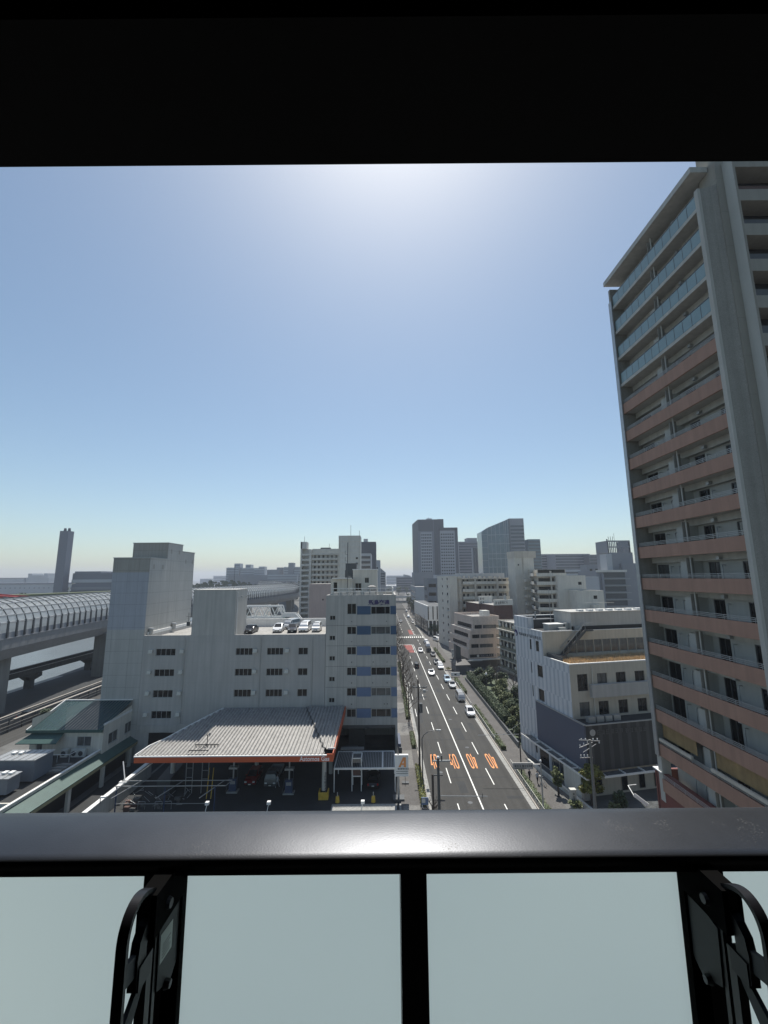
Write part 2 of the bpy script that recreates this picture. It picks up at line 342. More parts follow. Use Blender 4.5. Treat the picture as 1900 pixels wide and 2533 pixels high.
_wc = {}
def win(parent, o, ux, h, depth, kind='slide2', fm='frame', pm='pane', name='window'):
    "a window (frame with its pane as sub-part) set at the back of hole h=(u0,u1,z0,z1)"
    W, H = round(h[1]-h[0], 2), round(h[3]-h[2], 2); key = (W, H, kind, fm, pm)
    if key not in _wc:
        t = min(.07, W*.08); f = MB()
        f.box(0, W, -.05, .02, 0, t); f.box(0, W, -.05, .02, H-t, H); f.box(0, t, -.045, .02, t, H-t); f.box(W-t, W, -.045, .02, t, H-t)
        n = {'slide2': 1, 'slide4': 3, 'plain': 0, 'three': 2, 'six': 5}[kind]
        for i in range(n):
            x = W*(i+1)/(n+1)
            if kind == 'three': x = W*(.26 if i == 0 else .74)
            f.box(x-t*.45, x+t*.45, -.04, .02, t, H-t)
        if kind != 'plain' or W > 1: f.box(-.04, W+.04, -.12, -.05, -.07, -.01)
        p = MB().quad((t*.5, .005, t*.5), (W-t*.5, .005, t*.5), (W-t*.5, .005, H-t*.5), (t*.5, .005, H-t*.5))
        _wc[key] = (f.mesh('window', fm), p.mesh('pane', pm))
    f, p = _wc[key]; dx, dy = ux; nx, ny = dy, -dx; q = depth-.03
    a = put(f, name, parent, (o[0]+dx*h[0]-nx*q, o[1]+dy*h[0]-ny*q, h[2]), math.atan2(dy, dx))
    put(p, 'pane', a); return a

def body(parent, x0, x1, y0, y1, z0, z1, m, front=(), left=(), right=(), depth=.18, name='wall', roof=None, kind='slide2', fm='frame', pm='pane', winname='window', parapet=0, label=None):
    """box building body with recessed windows on the front (-y), left (-x) and right (+x) faces.
    holes are (u0,u1,z0,z1[,kind[,pane]]), u measured along the face"""
    b = MB()
    faces = [((x0, y0), (1, 0), x1-x0, front), ((x1, y0), (0, 1), y1-y0, right), ((x1, y1), (-1, 0), x1-x0, ()), ((x0, y1), (0, -1), y1-y0, left)]
    for o, ux, W, hs in faces:
        b.wall(o, ux, W, z0, z1, hs, depth)
        for h in hs: win(parent, o, ux, h, depth, h[4] if len(h) > 4 else kind, fm, h[5] if len(h) > 5 else pm, winname)
    if parapet:
        t = .25; b.quad((x0, y0, z1), (x1, y0, z1), (x1, y0+t, z1), (x0, y0+t, z1)); b.quad((x0, y1-t, z1), (x1, y1-t, z1), (x1, y1, z1), (x0, y1, z1))
        b.quad((x0, y0+t, z1), (x0+t, y0+t, z1), (x0+t, y1-t, z1), (x0, y1-t, z1)); b.quad((x1-t, y0+t, z1), (x1, y0+t, z1), (x1, y1-t, z1), (x1-t, y1-t, z1))
        X0, X1, Y0, Y1 = x0+t, x1-t, y0+t, y1-t; zz = z1-parapet
        b.quad((X0, Y0, zz), (X0, Y0, z1), (X1, Y0, z1), (X1, Y0, zz)); b.quad((X1, Y1, zz), (X1, Y1, z1), (X0, Y1, z1), (X0, Y1, zz))
        b.quad((X0, Y1, zz), (X0, Y1, z1), (X0, Y0, z1), (X0, Y0, zz)); b.quad((X1, Y0, zz), (X1, Y0, z1), (X1, Y1, z1), (X1, Y1, zz))
        rf = MB().quad((X0, Y0, zz), (X1, Y0, zz), (X1, Y1, zz), (X0, Y1, zz)).build('roof', roof or 'roofg', parent)
    else:
        MB().quad((x0, y0, z1), (x1, y0, z1), (x1, y1, z1), (x0, y1, z1)).build('roof', roof or 'roofg', parent)
    w = b.build(name, m, parent)
    if label: w['label'] = label
    return w

def text(body_, size, m, parent=None, loc=(0, 0, 0), rot=(0, 0, 0), name='lettering', ext=.02, sx=1, sy=1, align='LEFT', bold=0, label=None):
    c = bpy.data.curves.new(name, 'FONT'); c.body = body_; c.size = size; c.extrude = ext; c.align_x = align; c.resolution_u = 3; c.offset = bold
    o = bpy.data.objects.new('t', c); COL.objects.link(o); dg = bpy.context.evaluated_depsgraph_get(); dg.update()
    me = bpy.data.meshes.new_from_object(o.evaluated_get(dg)); bpy.data.objects.remove(o); bpy.data.curves.remove(c)
    me.name = name
    for v in me.vertices: v.co.x *= sx; v.co.y *= sy
    me.materials.clear(); me.materials.append(M[m])
    r = bpy.data.objects.new(name, me); COL.objects.link(r); r.location = loc; r.rotation_euler = rot
    if parent: r.parent = parent
    if label: r['label'] = label
    return r
def marks(n, size, m, parent, loc, rz=0, name='lettering', seed=1, vertical=False, gap=1.15):
    "a row of small stroke marks where the writing is too small to read in the photograph"
    rd = random.Random(seed); b = MB()
    for i in range(n):
        ox, oz = (0, -i*size*gap) if vertical else (i*size*gap, 0)
        for k in range(3): z = oz+size*(.1+.36*k); a = rd.uniform(0, .2)*size; e = rd.uniform(.7, .95)*size; b.box(ox+a, ox+e, -.03, 0, z, z+size*.12)
        for k in range(rd.randint(1, 3)): x = ox+size*rd.uniform(.05, .8); b.box(x, x+size*.13, -.031, -.001, oz+size*rd.uniform(0, .3), oz+size*rd.uniform(.7, 1))
    o = b.build(name, m, parent); o.location = loc; o.rotation_euler = (0, 0, R(rz)); return o

# ================================================================ THE SETTING
QL = [(-96.5, -60), (-97, 60), (-98.3, 111), (-101, 131), (-110, 200), (-118, 290), (-150, 420), (-230, 620), (-420, 900)]
g = MB()
for (xa, ya), (xb, yb) in zip(QL, QL[1:]): g.quad((xa, ya, -.02), (3500, ya, -.02), (3500, yb, -.02), (xb, yb, -.02))
g.quad((-3500, 900, -.02), (3500, 900, -.02), (3500, 6500, -.02), (-3500, 6500, -.02))
for (xa, ya), (xb, yb) in zip(QL, QL[1:]): g.quad((xa, ya, -3), (xa, ya, -.02), (xb, yb, -.02), (xb, yb, -3))
FB = [(-215, -60), (-215, 240), (-240, 420), (-420, 700), (-700, 900)]
for (xa, ya), (xb, yb) in zip(FB, FB[1:]): g.quad((-3500, ya, .6), (xa, ya, .6), (xb, yb, .6), (-3500, yb, .6)); g.quad((xa, ya, .6), (xa, ya, -3), (xb, yb, -3), (xb, yb, .6))
g.build('ground', 'land', kind='structure')
MB().quad((-3500, -60, -1.9), (-90, -60, -1.9), (-90, 905, -1.9), (-3500, 905, -1.9)).build('canal_water', 'water', kind='structure')
# road: the street with its gentle far bend, kerbs, pavements, markings
def cx(y): return 0 if y < 330 else (y-330)**2*.00011
def strip(mb, a, b_, y0, y1, z, step=25):
    y = y0
    while y < y1:
        e = min(y+step, y1); mb.quad((a+cx(y), y, z), (b_+cx(y), y, z), (b_+cx(e), e, z), (a+cx(e), e, z)); y = e
b = MB(); strip(b, 5.45, 19.2, -40, 900, 0); b.build('road', 'asph', kind='structure')
b = MB(); b.quad((-35.5, 45, .0), (1.9, 45, .0), (1.9, 71, .0), (-35.5, 71, .0)); b.quad((-41, 40, .0), (-39.4, 40, .0), (-39.4, 71, .0), (-41, 71, .0)); b.quad((-39.4, 40, .001), (-35.9, 40, .001), (-35.9, 71, .001), (-39.4, 71, .001)); b.build('forecourt', 'asphd', kind='structure')
b = MB(); b.box(-7.1, 1.35, 45, 58.45, -.02, .012); b.box(1.7, 2.2, 45, 58.45, -.02, .012); b.build('concrete_apron', 'conc', kind='structure')
b = MB(); b.box(1.95, 5.3, -40, 71, -.02, .13); b.box(2.1, 5.3, 71, 900, -.02, .13); b.build('pavement', 'paved', kind='structure')
b = MB(); b.box(19.35, 22.9, -40, 900, -.02, .13); b.build('pavement', 'paved', kind='structure')
b = MB()
for a, e in ((-40, 57.8), (68.2, 74.6), (81.3, 87.9), (94, 101.2), (112, 116), (128, 133)): b.box(2.2, 4.35, a, e, .1, .136)
b.build('driveway_paving', 'pave', kind='structure')
b = MB(); b.box(5.3, 5.45, -40, 900, -.02, .16); b.box(19.2, 19.35, -40, 122, -.02, .16); b.box(19.2, 19.35, 126, 900, -.02, .16); b.build('kerb', 'kerb', kind='structure')
b = MB(); strip(b, 5.45, 6.05, -40, 500, .004); strip(b, 18.55, 19.2, -40, 500, .004); b.build('gutter', 'conc', kind='structure')
b = MB(); strip(b, 12.26, 12.44, 40, 184, .008); strip(b, 11.66, 11.84, 165, 184, .0085, 25)
strip(b, 14.8, 14.95, 214, 330, .008)
k = -2
while k < 28:
    y = 63.2+10*k
    if not 196 < y < 212:
        if y < 400: strip(b, 15.3, 15.44, y, y+5, .008)
        if y < 160 or y > 214: strip(b, 9.23, 9.37, y+.5 if y > 50 else y, y+5.2, .008)
    k += 1
for y in (92, 104, 116): strip(b, 6.55, 6.68, y, y+5, .008)
b.quad((5.9, 183.6, .008), (11.7, 183.6, .008), (11.7, 184.2, .008), (5.9, 184.2, .008)); b.quad((12.3, 213, .008), (18.3, 213, .008), (18.3, 213.5, .008), (12.3, 213.5, .008))
x = 6.2
while x < 18.4: b.quad((x, 204.5, .009), (x+.5, 204.5, .009), (x+.5, 208.5, .009), (x, 208.5, .009)); x += 1.0
b.build('road_markings', 'paint', kind='structure')
b = MB(); b.quad((9.6, 165.6, .006), (11.5, 165.6, .006), (11.5, 183.5, .006), (7.9, 183.5, .006)); b.quad((12.7, 216, .006), (14.6, 216, .006), (14.6, 233.7, .006), (12.6, 233.7, .006)); b.build('red_road_surface', 'redroad', kind='structure')
def forty(x, flip):
    b = MB(); w_ = .12
    def st(x0, y0, x1, y1, wx=w_):
        b.add([(x0-wx/2, y0, 0), (x0+wx/2, y0, 0), (x1+wx/2, y1, 0), (x1-wx/2, y1, 0)], [(0, 1, 2, 3)])
    st(-.17, -2.6, -.17, 2.6); st(-.5, -.9, -.24, 2.6, .14); b.quad((-.57, -1.35, 0), (-.05, -1.35, 0), (-.05, -.85, 0), (-.57, -.85, 0))
    n = 20; cx_, rx, ry = .3, .25, 2.6
    for i in range(n):
        a0, a1 = 2*PI*i/n, 2*PI*(i+1)/n; q = lambda a, s_: (cx_+(rx-(w_ if s_ else 0))*max(-1, min(1, 1.25*math.cos(a))), (ry-(.5 if s_ else 0))*max(-1, min(1, 1.12*math.sin(a))), 0)
        b.add([q(a0, 0), q(a1, 0), q(a1, 1), q(a0, 1)], [(0, 1, 2, 3)])
    t = b.build('speed_marking', 'orange', None, kind='structure'); t.scale = (1.12, 1, 1); t.location = (x, 70.75, .01); t.rotation_euler = (0, 0, PI if flip else 0)
for x, f in ((7.75, 0), (10.85, 0), (13.85, 1), (16.95, 1)): forty(x, f)
b = MB(); rd = random.Random(12)
for (x, y, w_, l_) in ((10.2, 61, 1.1, 3.2), (13.1, 79.5, 1.4, 5.5), (6.8, 88, .9, 7), (16.4, 84, 1.0, 4), (8.0, 104, 1.2, 6), (13.2, 110, 1.3, 3.4), (10.1, 128, 1.2, 8), (14.2, 142, 1.1, 7), (16.2, 59.5, 2.2, .7), (9.6, 92.5, 5.6, .6), (6.4, 79.3, 9.5, .25), (6.4, 65.3, 11.5, .2)):
    b.quad((x, y, .005), (x+w_, y, .005), (x+w_, y+l_, .005), (x, y+l_, .005))
b.build('road_patches', 'asphd', kind='structure')
b = MB()
for (x, y) in ((11.0, 58.6), (8.3, 67.0), (13.4, 90), (7.6, 97), (10.8, 112), (14.1, 76), (16.9, 101)): b.cyl((x, y, .0), (x, y, .0065), .33, .33, 16)
b.build('manhole_covers', 'steeld', kind='structure')
# quay service road left of the warehouse
b = MB(); b.quad((-96, -40, .003), (-74.5, -40, .003), (-74.5, 140, .003), (-99.5, 140, .003)); b.build('quay_road', 'asphd', kind='structure')
b = MB(); b.quad((-73.5, -40, .003), (-68.4, -40, .003), (-68.4, 140, .003), (-73.5, 140, .003)); b.build('service_road', 'asph', kind='structure')
b = MB(); b.quad((-97.6, -40, .008), (-95, -40, .008), (-98.8, 131, .008), (-101, 131, .008)); b.build('quay_edge', 'kerb', kind='structure')

# ================================================================ CAMERA'S OWN BUILDING AND BALCONY
own = thing('apartment_building', 'dark balcony ceiling and lintel of the apartment looked out from', 'building', (0, 0, 0))
FLZ = EYE-1.5
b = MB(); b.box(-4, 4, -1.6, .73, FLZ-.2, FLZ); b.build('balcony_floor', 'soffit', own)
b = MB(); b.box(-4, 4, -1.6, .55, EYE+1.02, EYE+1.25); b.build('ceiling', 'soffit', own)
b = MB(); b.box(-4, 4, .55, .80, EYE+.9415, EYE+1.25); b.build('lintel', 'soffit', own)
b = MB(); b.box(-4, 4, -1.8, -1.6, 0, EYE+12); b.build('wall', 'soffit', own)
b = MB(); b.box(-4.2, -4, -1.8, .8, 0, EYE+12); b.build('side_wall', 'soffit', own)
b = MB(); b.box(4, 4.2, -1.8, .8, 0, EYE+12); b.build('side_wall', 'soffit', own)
rl = thing('balcony_railing', 'black balcony railing with pale frosted panels and a shiny grey handrail across the foreground', 'railing', (0, .7, FLZ))
def rloc(o): o.location = (0, -.7, -FLZ); return o
pr = [(.674, -.413)]+[(.676+.094*i/10, -.397-.0133*(1-i/10)**2) for i in range(11)]+[(.776, -.399), (.78, -.404), (.781, -.41), (.781, -.43), (.674, -.432)]
b = MB(); n = len(pr); b.add([(sx, p[0], EYE+p[1]) for sx in (-3.9, 3.9) for p in pr], [(i, (i+1) % n, n+(i+1) % n, n+i) for i in range(n)]+[tuple(range(n-1, -1, -1)), tuple(range(n, 2*n))]); rloc(b.build('handrail', 'rail', rl, smooth=True))
rloc(MB().box(-3.9, 3.9, .706, .775, EYE-.452, EYE-.4285).build('rail_underside', 'black', rl))
rloc(MB().box(-3.9, 3.9, .724, .775, EYE-.4635, EYE-.4525).build('panel_top_frame', 'black', rl))
rloc(MB().box(-3.9, 3.9, .72, .775, FLZ+.05, FLZ+.1).build('panel_bottom_frame', 'black', rl))
GX = [(-1.55, -.38), (-.37, -.063), (.066, .463), (.475, 1.6)]
for a, e in ((-1.6, -.38), (-.37, .035), (.055, .52), (.53, 1.6)): rloc(MB().box(a, e, .7825, .7885, FLZ+.06, EYE-.435).build('frosted_panel', 'frost', rl))
rloc(MB().box(.0215, .062, .715, .78, FLZ, EYE-.453).build('post', 'black', rl))
def sidepost(xi, s):
    # xi = inner (towards centre) face, s = -1 left post, +1 right post
    b = MB(); b.box(xi+s*.0025, xi+s*.048, .75, .79, FLZ, EYE-.453); rloc(b.build('post', 'black', rl))
    o = rloc(MB().box(xi, xi+s*.002, .7505, .7895, FLZ, EYE-.4535).build('lit_post_face', 'post', rl))  # thin lighter sheet: light on the post's inner side put into the colour
    for z in (.54, .566, .71): rloc(MB().cyl((xi, .769, EYE-z), (xi-s*.002, .769, EYE-z), .0035, .002, 6).build('screw', 'black', rl))
sidepost(-.349, -1); sidepost(.502, 1)
def cat(P, n=14):
    out = []
    for i in range(len(P)-1):
        p0, p1, p2, p3 = P[max(0, i-1)], P[i], P[i+1], P[min(len(P)-1, i+2)]
        for k in range(n):
            t = k/n; out.append(tuple(.5*((2*b_)+(c-a)*t+(2*a-5*b_+4*c-d_)*t*t+(-a+3*b_-3*c+d_)*t**3) for a, b_, c, d_ in zip(p0, p1, p2, p3)))
    out.append(tuple(P[-1])); return out
# fold-down laundry pole arms in the plane of each side post (y,z outlines)
def ribbon(path, w, half, mb):
    "flat bar following a (y,z) path, w wide in plane, 2*half thick across x"
    n = len(path); L, Rr = [], []
    for i, p in enumerate(path):
        a = Vector(path[max(0, i-1)]); c = Vector(path[min(n-1, i+1)]); t = (c-a).normalized(); q = Vector((-t.y, t.x)); ww = w[i] if isinstance(w, (list, tuple)) else w
        L.append(Vector(p)+q*ww/2); Rr.append(Vector(p)-q*ww/2)
    vs = []
    for i in range(n):
        for sx in (-half, half): vs += [(sx, L[i].x, L[i].y), (sx, Rr[i].x, Rr[i].y)]
    fs = []
    for i in range(n-1):
        k = 4*i; fs += [(k, k+1, k+5, k+4), (k+2, k+6, k+7, k+3), (k, k+4, k+6, k+2), (k+1, k+3, k+7, k+5)]
    k = 4*(n-1); fs += [(0, 2, 3, 1), (k, k+1, k+3, k+2)]
    mb.add(vs, fs)
def pole_arm(label, x, s, sticker):
    """bracket on the side post; s=-1 left, +1 right. Outline in (y,z) metres below eye level"""
    t = thing('laundry_pole_bracket', label, 'bracket', (x, .63, EYE-.5), 0, 'laundry pole brackets on the balcony posts')
    def rel(o): o.location = (0, -.63, .5); return o
    K = 1.13
    def pts(l): return [(a*K, c*K) for a, c in l]
    b = MB(); outer = pts([(.564, -.377), (.557, -.3725), (.5475, -.368), (.538, -.366), (.529, -.3675), (.5205, -.373), (.5145, -.382), (.5115, -.393), (.511, -.409), (.511, -.429), (.511, -.448), (.511, -.468), (.511, -.53), (.512, -.60)])
    outer = cat(outer, 5); ribbon(outer, .0055, .0066, b); rel(b.build('arm', 'blackgloss', t))
    b = MB(); ribbon(pts([(.56, -.376), (.561, -.4), (.553, -.408), (.546, -.416), (.544, -.43), (.545, -.458)]), [.012, .014, .016, .018, .02, .02], .0058, b)
    b.box(-.0075, .0075, .538*K, .562*K, -.462*K, -.438*K); rel(b.build('hinge_block', 'blackgloss', t))
    for poly in ([(.513, -.417), (.54, -.424), (.54, -.446), (.513, -.441)], [(.513, -.486), (.545, -.461), (.556, -.467), (.53, -.5), (.513, -.507)]):
        q = pts(poly); n = len(q); b = MB(); b.add([(-.003, a, c) for a, c in q]+[(.003, a, c) for a, c in q], [tuple(range(n-1, -1, -1)), tuple(range(n, 2*n))]+[(i, (i+1) % n, n+(i+1) % n, n+i) for i in range(n)]); rel(b.build('web', 'post', t))
    b = MB(); ribbon(pts([(.562, -.44), (.562, -.60)]), .012, .006, b); ribbon(pts([(.575, -.43), (.577, -.60)]), .007, .006, b); rel(b.build('rod', 'black', t))
    b = MB(); q = pts([(.577, -.432), (.606, -.424), (.628, -.42), (.628, -.5), (.612, -.512), (.579, -.496)]); n = len(q)
    b.add([(-s*.0085, a, c) for a, c in q]+[(s*.006, a, c) for a, c in q], [tuple(range(n-1, -1, -1)), tuple(range(n, 2*n))]+[(i, (i+1) % n, n+(i+1) % n, n+i) for i in range(n)])
    pl = rel(b.build('mounting_plate', 'post', t))
    b = MB(); b.box(-.012, .012, .628*K, .64*K, -.62*K, -.40*K); b.box(-.013, .013, .556*K, .63*K, -.424*K, -.377*K); rel(b.build('base_rail', 'deepblack', t))
    rel(MB().cyl((-s*.013, .585*K, -.405*K), (-s*.018, .585*K, -.405*K), .008, .006, 10).build('bolt', 'steeld', t)); rel(MB().cyl((-s*.0085, .6*K, -.505*K), (-s*.016, .6*K, -.505*K), .007, .005, 10).build('bolt', 'steeld', t))
    if sticker:
        q = pts([(.58, -.437), (.61, -.4405), (.61, -.4725), (.581, -.470)]); o = -s*.0089
        st = rel(MB().add([(o, a, c) for a, c in q], [(0, 1, 2, 3)]).build('sticker', 'stick', t))
        b = MB()
        for i in range(5): z = -.452-.0035*i; a0 = .586; b.add([(o-s*.0002, a0*K, z*K), (o-s*.0002, (.606-.002*(i % 3))*K, (z-.0006)*K), (o-s*.0002, (.606-.002*(i % 3))*K, (z-.0016)*K), (o-s*.0002, a0*K, (z-.001)*K)], [(0, 1, 2, 3)])
        k = b.build('printed_lines', 'steeld', st)
    return t
M['stick'] = mat('pale_green_sticker', (.55, .62, .58), .5, 0, .05, 30)
pole_arm('black folding pole bracket with a pale green sticker on the railing post below the handrail', -.326, -1, True)
pole_arm('black folding pole bracket without a sticker on the railing post below the handrail', .469, 1, False)

# ================================================================ LEFT: WAREHOUSE BLOCK
WY = 71.0
wh = thing('warehouse_building', 'long grey flat-roofed block with a tall clad lift tower, cars parked on its roof', 'building', (-25, WY, 0))
def wrel(o): o.location = (25, -WY, 0); return o
def at(parent, o): o.location = (-parent.location.x, -parent.location.y, 0); return o
class Sub:  # body() works in world metres under an Empty moved to the base
    pass
def grp(parent, name=None):
    return parent
# the block is built in world metres: its root stays at the origin of those metres
wh.location = (0, 0, 0)
H1 = 19.83
rows = [(16.5, 17.68), (13.2, 14.38), (9.88, 11.08), (6.62, 7.83)]
fr = []
for z0, z1 in rows:
    fr.append((2.2, 5.5, z0, z1, 'slide4'))
    if z0 > 8: fr += [(15.6, 18.45, z0, z1, 'slide4'), (20.85, 23.6, z0, z1, 'slide4'), (26.1, 27.75, z0, z1, 'slide2')]
body(wh, -40.69, -10.05, WY, 88, 0, H1, 'greyw', front=[(a, c, e, f, k) for a, c, e, f, k in fr], parapet=.6, fm='steel')
b = MB(); b.wall((-32.75, WY-.012), (1, 0), 7.3, H1-.02, 27.27); b.wall((-25.45, WY-.012), (0, 1), 5.8, H1-.6, 27.27); b.wall((-25.45, WY+5.8), (-1, 0), 7.3, H1-.6, 27.27); b.wall((-32.75, WY+5.8), (0, -1), 5.8, H1-.6, 27.27); b.quad((-32.75, WY, 27.27), (-25.45, WY, 27.27), (-25.45, WY+5.8, 27.27), (-32.75, WY+5.8, 27.27))
b.box(-32.8, -25.4, WY-.05, WY+5.85, 27.2, 27.36); b.build('stair_tower', 'greyw2', wh)
# lift tower with its coloured bands of cladding
tw = MB(); tw.box(-47.05, -40.72, WY, 87.4, 0, 20.8); tw.build('tower_base', 'panelg', wh)
MB().box(-47.05, -40.7, WY+.003, 76.6, 20.8, 30.4).build('tower_middle', 'panelb', wh)
def holes_right(): return [(1.0, 1.6, 31.0, 31.8, 'plain'), (3.9, 4.5, 31.0, 31.8, 'plain'), (6.6, 7.2, 34.0, 34.8, 'plain'), (9.6, 10.2, 34.0, 34.8, 'plain'), (12.4, 13.0, 32.3, 33.1, 'plain'), (15.4, 16.0, 32.3, 33.1, 'plain')]
b = MB(); hr = [h for h in holes_right()]
b.wall((-40.69, WY-.004), (0, 1), 5.6, 20.0, 32.87, [h for h in hr if h[1] < 5.6], .15); b.wall((-40.69, 76.6), (0, 1), 5.6, 20.0, 35.9, [(h[0]-5.6, h[1]-5.6, *h[2:]) for h in hr if 5.6 < h[0] < 11.2], .15)
b.wall((-40.69, 82.2), (0, 1), 5.2, 20.0, 34.6, [(h[0]-11.2, h[1]-11.2, *h[2:]) for h in hr if h[0] > 11.2], .15)
b.build('tower_side', 'panelg', wh)
for h in hr: win(wh, (-40.69, WY), (0, 1), h, .15, 'plain', 'steel', 'paneg')
b = MB(); b.box(-47.05, -40.71, WY-.006, 76.6, 30.4, 32.86); b.build('tower_top', 'panelt', wh)
b = MB(); b.box(-47.3, -40.71, 76.6, 82.2, 30.4, 35.9); b.box(-47.05, -40.71, 82.2, 87.4, 20.8, 34.6); b.build('tower_penthouse', 'panelt', wh)
b = MB(); b.box(-47.15, -40.6, WY-.06, 76.6, 32.86, 33.0); b.box(-47.4, -40.6, 76.5, 82.3, 35.9, 36.03); b.box(-47.15, -40.6, 82.3, 87.5, 34.6, 34.73); b.build('coping', 'steel', wh)
# window vent hoods
hood = None
hm = MB(); hm.box(-.3, .3, -.4, 0, .05, .55); hm.box(-.34, .34, -.55, -.1, .0, .12); hme = hm.mesh('vent_hood', 'offw')
for z0, z1 in rows:
    for x in (-39.25, -34.0)+((-21.75, -16.4) if z0 > 8 else ()): put(hme, 'vent_hood', wh, (x, WY-.001, z0+.5))
b = MB(); b.box(-40.9, -40.45, 71.9, 88, H1-.1, H1+.45); b.box(-32.8, -10.2, 87.6, 88, H1-.6, H1+1.0); b.build('parapet_wall', 'white', wh)
b = MB()
for y in (72.3, 80): b.cyl((-40.3, y, H1), (-40.3, y, H1+.9), .35, .35, 10); b.cyl((-40.3, y, H1+.9), (-40.3, y, H1+1.1), .5, .4, 10)
b.build('roof_vent', 'steel', wh)
b = MB(); b.tube([(-33.2, WY-.3, 21.5), (-33.2, WY-.3, 23.6)], .04); b.box(-33.5, -32.9, WY-.55, WY-.02, 22.0, 22.08); b.box(-33.5, -32.9, WY-.55, WY-.02, 22.9, 22.95); b.box(-33.4, -33.0, WY-.5, WY-.1, 21.4, 22.0); b.build('wall_unit', 'steeld', wh)
b = MB(); b.tube([(-27.0, WY+3.0, 27.3), (-27.0, WY+3.0, 31.5)], .03); b.build('lightning_rod', 'steeld', wh)
b = MB(); b.tube([(-25.38, WY+.5, 19.4), (-25.38, WY+.5, 26.9)], .07); b.build('drain_pipe', 'white', wh)
for yy in (WY+.9, WY+4.6):
    bb = MB(); bb.tube([(-25.44, yy, 25.8), (-24.9, yy, 26.1)], .05); bb.box(-24.95, -24.6, yy-.2, yy+.2, 26.0, 26.25); bb.build('wall_lamp', 'steel', wh)
b = MB()
for z in (8.6, 12.15, 15.45, 18.75): b.box(-40.6, -10.1, WY-.012, WY-.001, z, z+.035)
for x in (-33.2, -25.0, -21.9, -16.2, -11.6): b.box(x, x+.035, WY-.0125, WY-.0015, 5.8, 19.7)
b.build('wall_joints', 'steel', wh)
for x in (-33.6, -20.9, -12.2): MB().tube([(x, WY-.12, 5.8), (x, WY-.12, 19.4)], .06).build('drain_pipe', 'greyw2', wh)
# ground-floor dark openings
b = MB(); b.box(-38.6, -30.2, WY-.02, WY-.008, .1, 4.5); b.build('shutter_opening', 'black', wh)
b = MB(); b.box(-40.6, -30, WY-.12, WY-.01, 4.6, 5.7); b.build('sign_band', 'greyw2', wh)

# ================================================================ LEFT: OFFICE WITH BLUE PANELS
of = thing('office_building', 'grey seven storey office with blue panel bands and navy lettering beside the street', 'building')
OX0, OX1, OZ = -10.0, 1.93, 26.27
hs = []; blues = []
for i, z in enumerate((23.05, 19.75, 16.45, 13.15, 9.9, 6.62)):
    hs.append((3.6, 5.15, z, z+(1.8 if i == 0 else 1.28), 'slide2'))
    hs.append((7.65, 10.9, z, z+1.28, 'three', 'paneg' if i in (1, 4) else 'pane'))
for z in (22.1, 18.8, 15.5, 12.2, 8.9): hs.append((.65, 1.62, z, z+.78, 'slide2'))
body(of, OX0, OX1, WY-.05, 84, 5.45, OZ, 'greyw2', front=hs, parapet=.4, fm='frame')
for i, z in enumerate((23.0, 19.7, 16.4, 13.1, 9.85, 6.57)):
    m = 'blue1' if i < 2 else 'blue2'
    MB().box(OX0+5.3, OX0+7.6, WY-.085, WY-.052, z, z+1.4).build('blue_panel', m, of)
    MB().box(OX0+10.96, OX1, WY-.085, WY-.052, z, z+1.4).build('blue_panel', m, of)
b = MB()
for z in (21.2, 17.9, 14.6, 11.3, 8.0): b.box(OX0+.1, OX1-.02, WY-.062, WY-.049, z, z+.04)
for x in (-8.0, -7.0, -4.75): b.box(x, x+.03, WY-.061, WY-.0495, 5.5, OZ-.3)
b.build('wall_joints', 'steeld', of)
text('飛鳥交通', .98, 'navy', of, (-2.78, WY-.07, 24.68), (PI/2, 0, 0), 'lettering', .03, .92, .9, bold=.03)
b = MB(); b.box(OX0, -8.8, WY-.05, 84, 0, 5.45); b.box(OX1-.35, OX1, WY-.05, 84, 0, 5.45); b.box(-8.8, OX1-.35, 82, 84, 0, 5.45); b.build('ground_floor_walls', 'greyw2', of)
MB().box(-8.8, OX1-.35, WY, WY+.5, 4.9, 5.45).build('garage_beam', 'framed', of)
b = MB(); b.box(-6.4, -3.6, 76, 76.3, 0, 3.1); b.build('garage_door_panel', 'steeld', of)
b = MB()
for x in (-7.6, -6.9, -2.9, 1.1): b.cyl((x, WY-.08, 5.1), (x, WY-.3, 5.0), .09, .13, 8)
for (x, z) in ((-5.6, 21.9), (.3, 21.9), (-5.6, 18.6), (.3, 18.6), (-5.6, 15.3), (-2, 15.3), (.3, 15.3), (-5.6, 12.0), (-2.1, 12), (.3, 12), (-5.6, 8.7), (-.2, 8.7), (.3, 8.7)): b.cyl((x, WY-.05, z), (x, WY-.17, z-.03), .07, .08, 6)
b.build('vent_caps', 'steeld', of)
# roof railing, plant, penthouses
b = MB()
zz = OZ
for z in (zz+.55, zz+1.1): b.tube([(-9.1, 71.4, z), (1.5, 71.4, z), (1.5, 83.5, z)], .045, 5); 
for i in range(9): b.tube([(-9.1+i*1.325, 71.4, zz-.3), (-9.1+i*1.325, 71.4, zz+1.1)], .035, 4)
for i in range(1, 8): b.tube([(1.5, 71.4+i*1.7, zz-.3), (1.5, 71.4+i*1.7, zz+1.1)], .035, 4)
b.build('roof_railing', 'white', of)
body(of, -9.9, -5.9, 76, 83.5, OZ-.4, 29.0, 'creaml', front=[(.5, 1.2, 26.6, 28.4, 'plain')], name='penthouse')
body(of, -5.9, -1.4, 77, 83.8, OZ-.4, 30.6, 'creaml', front=[(.4, 1.6, 26.8, 28.2), (2.2, 3.0, 28.2, 29.2)], name='penthouse')
b = MB(); b.box(-7.4, -5.3, 78, 80.5, 30.6, 31.9) ; b.box(-7.5, -5.2, 77.9, 80.6, 29.0, 30.6); b.build('roof_tank_frame', 'steeld', of)
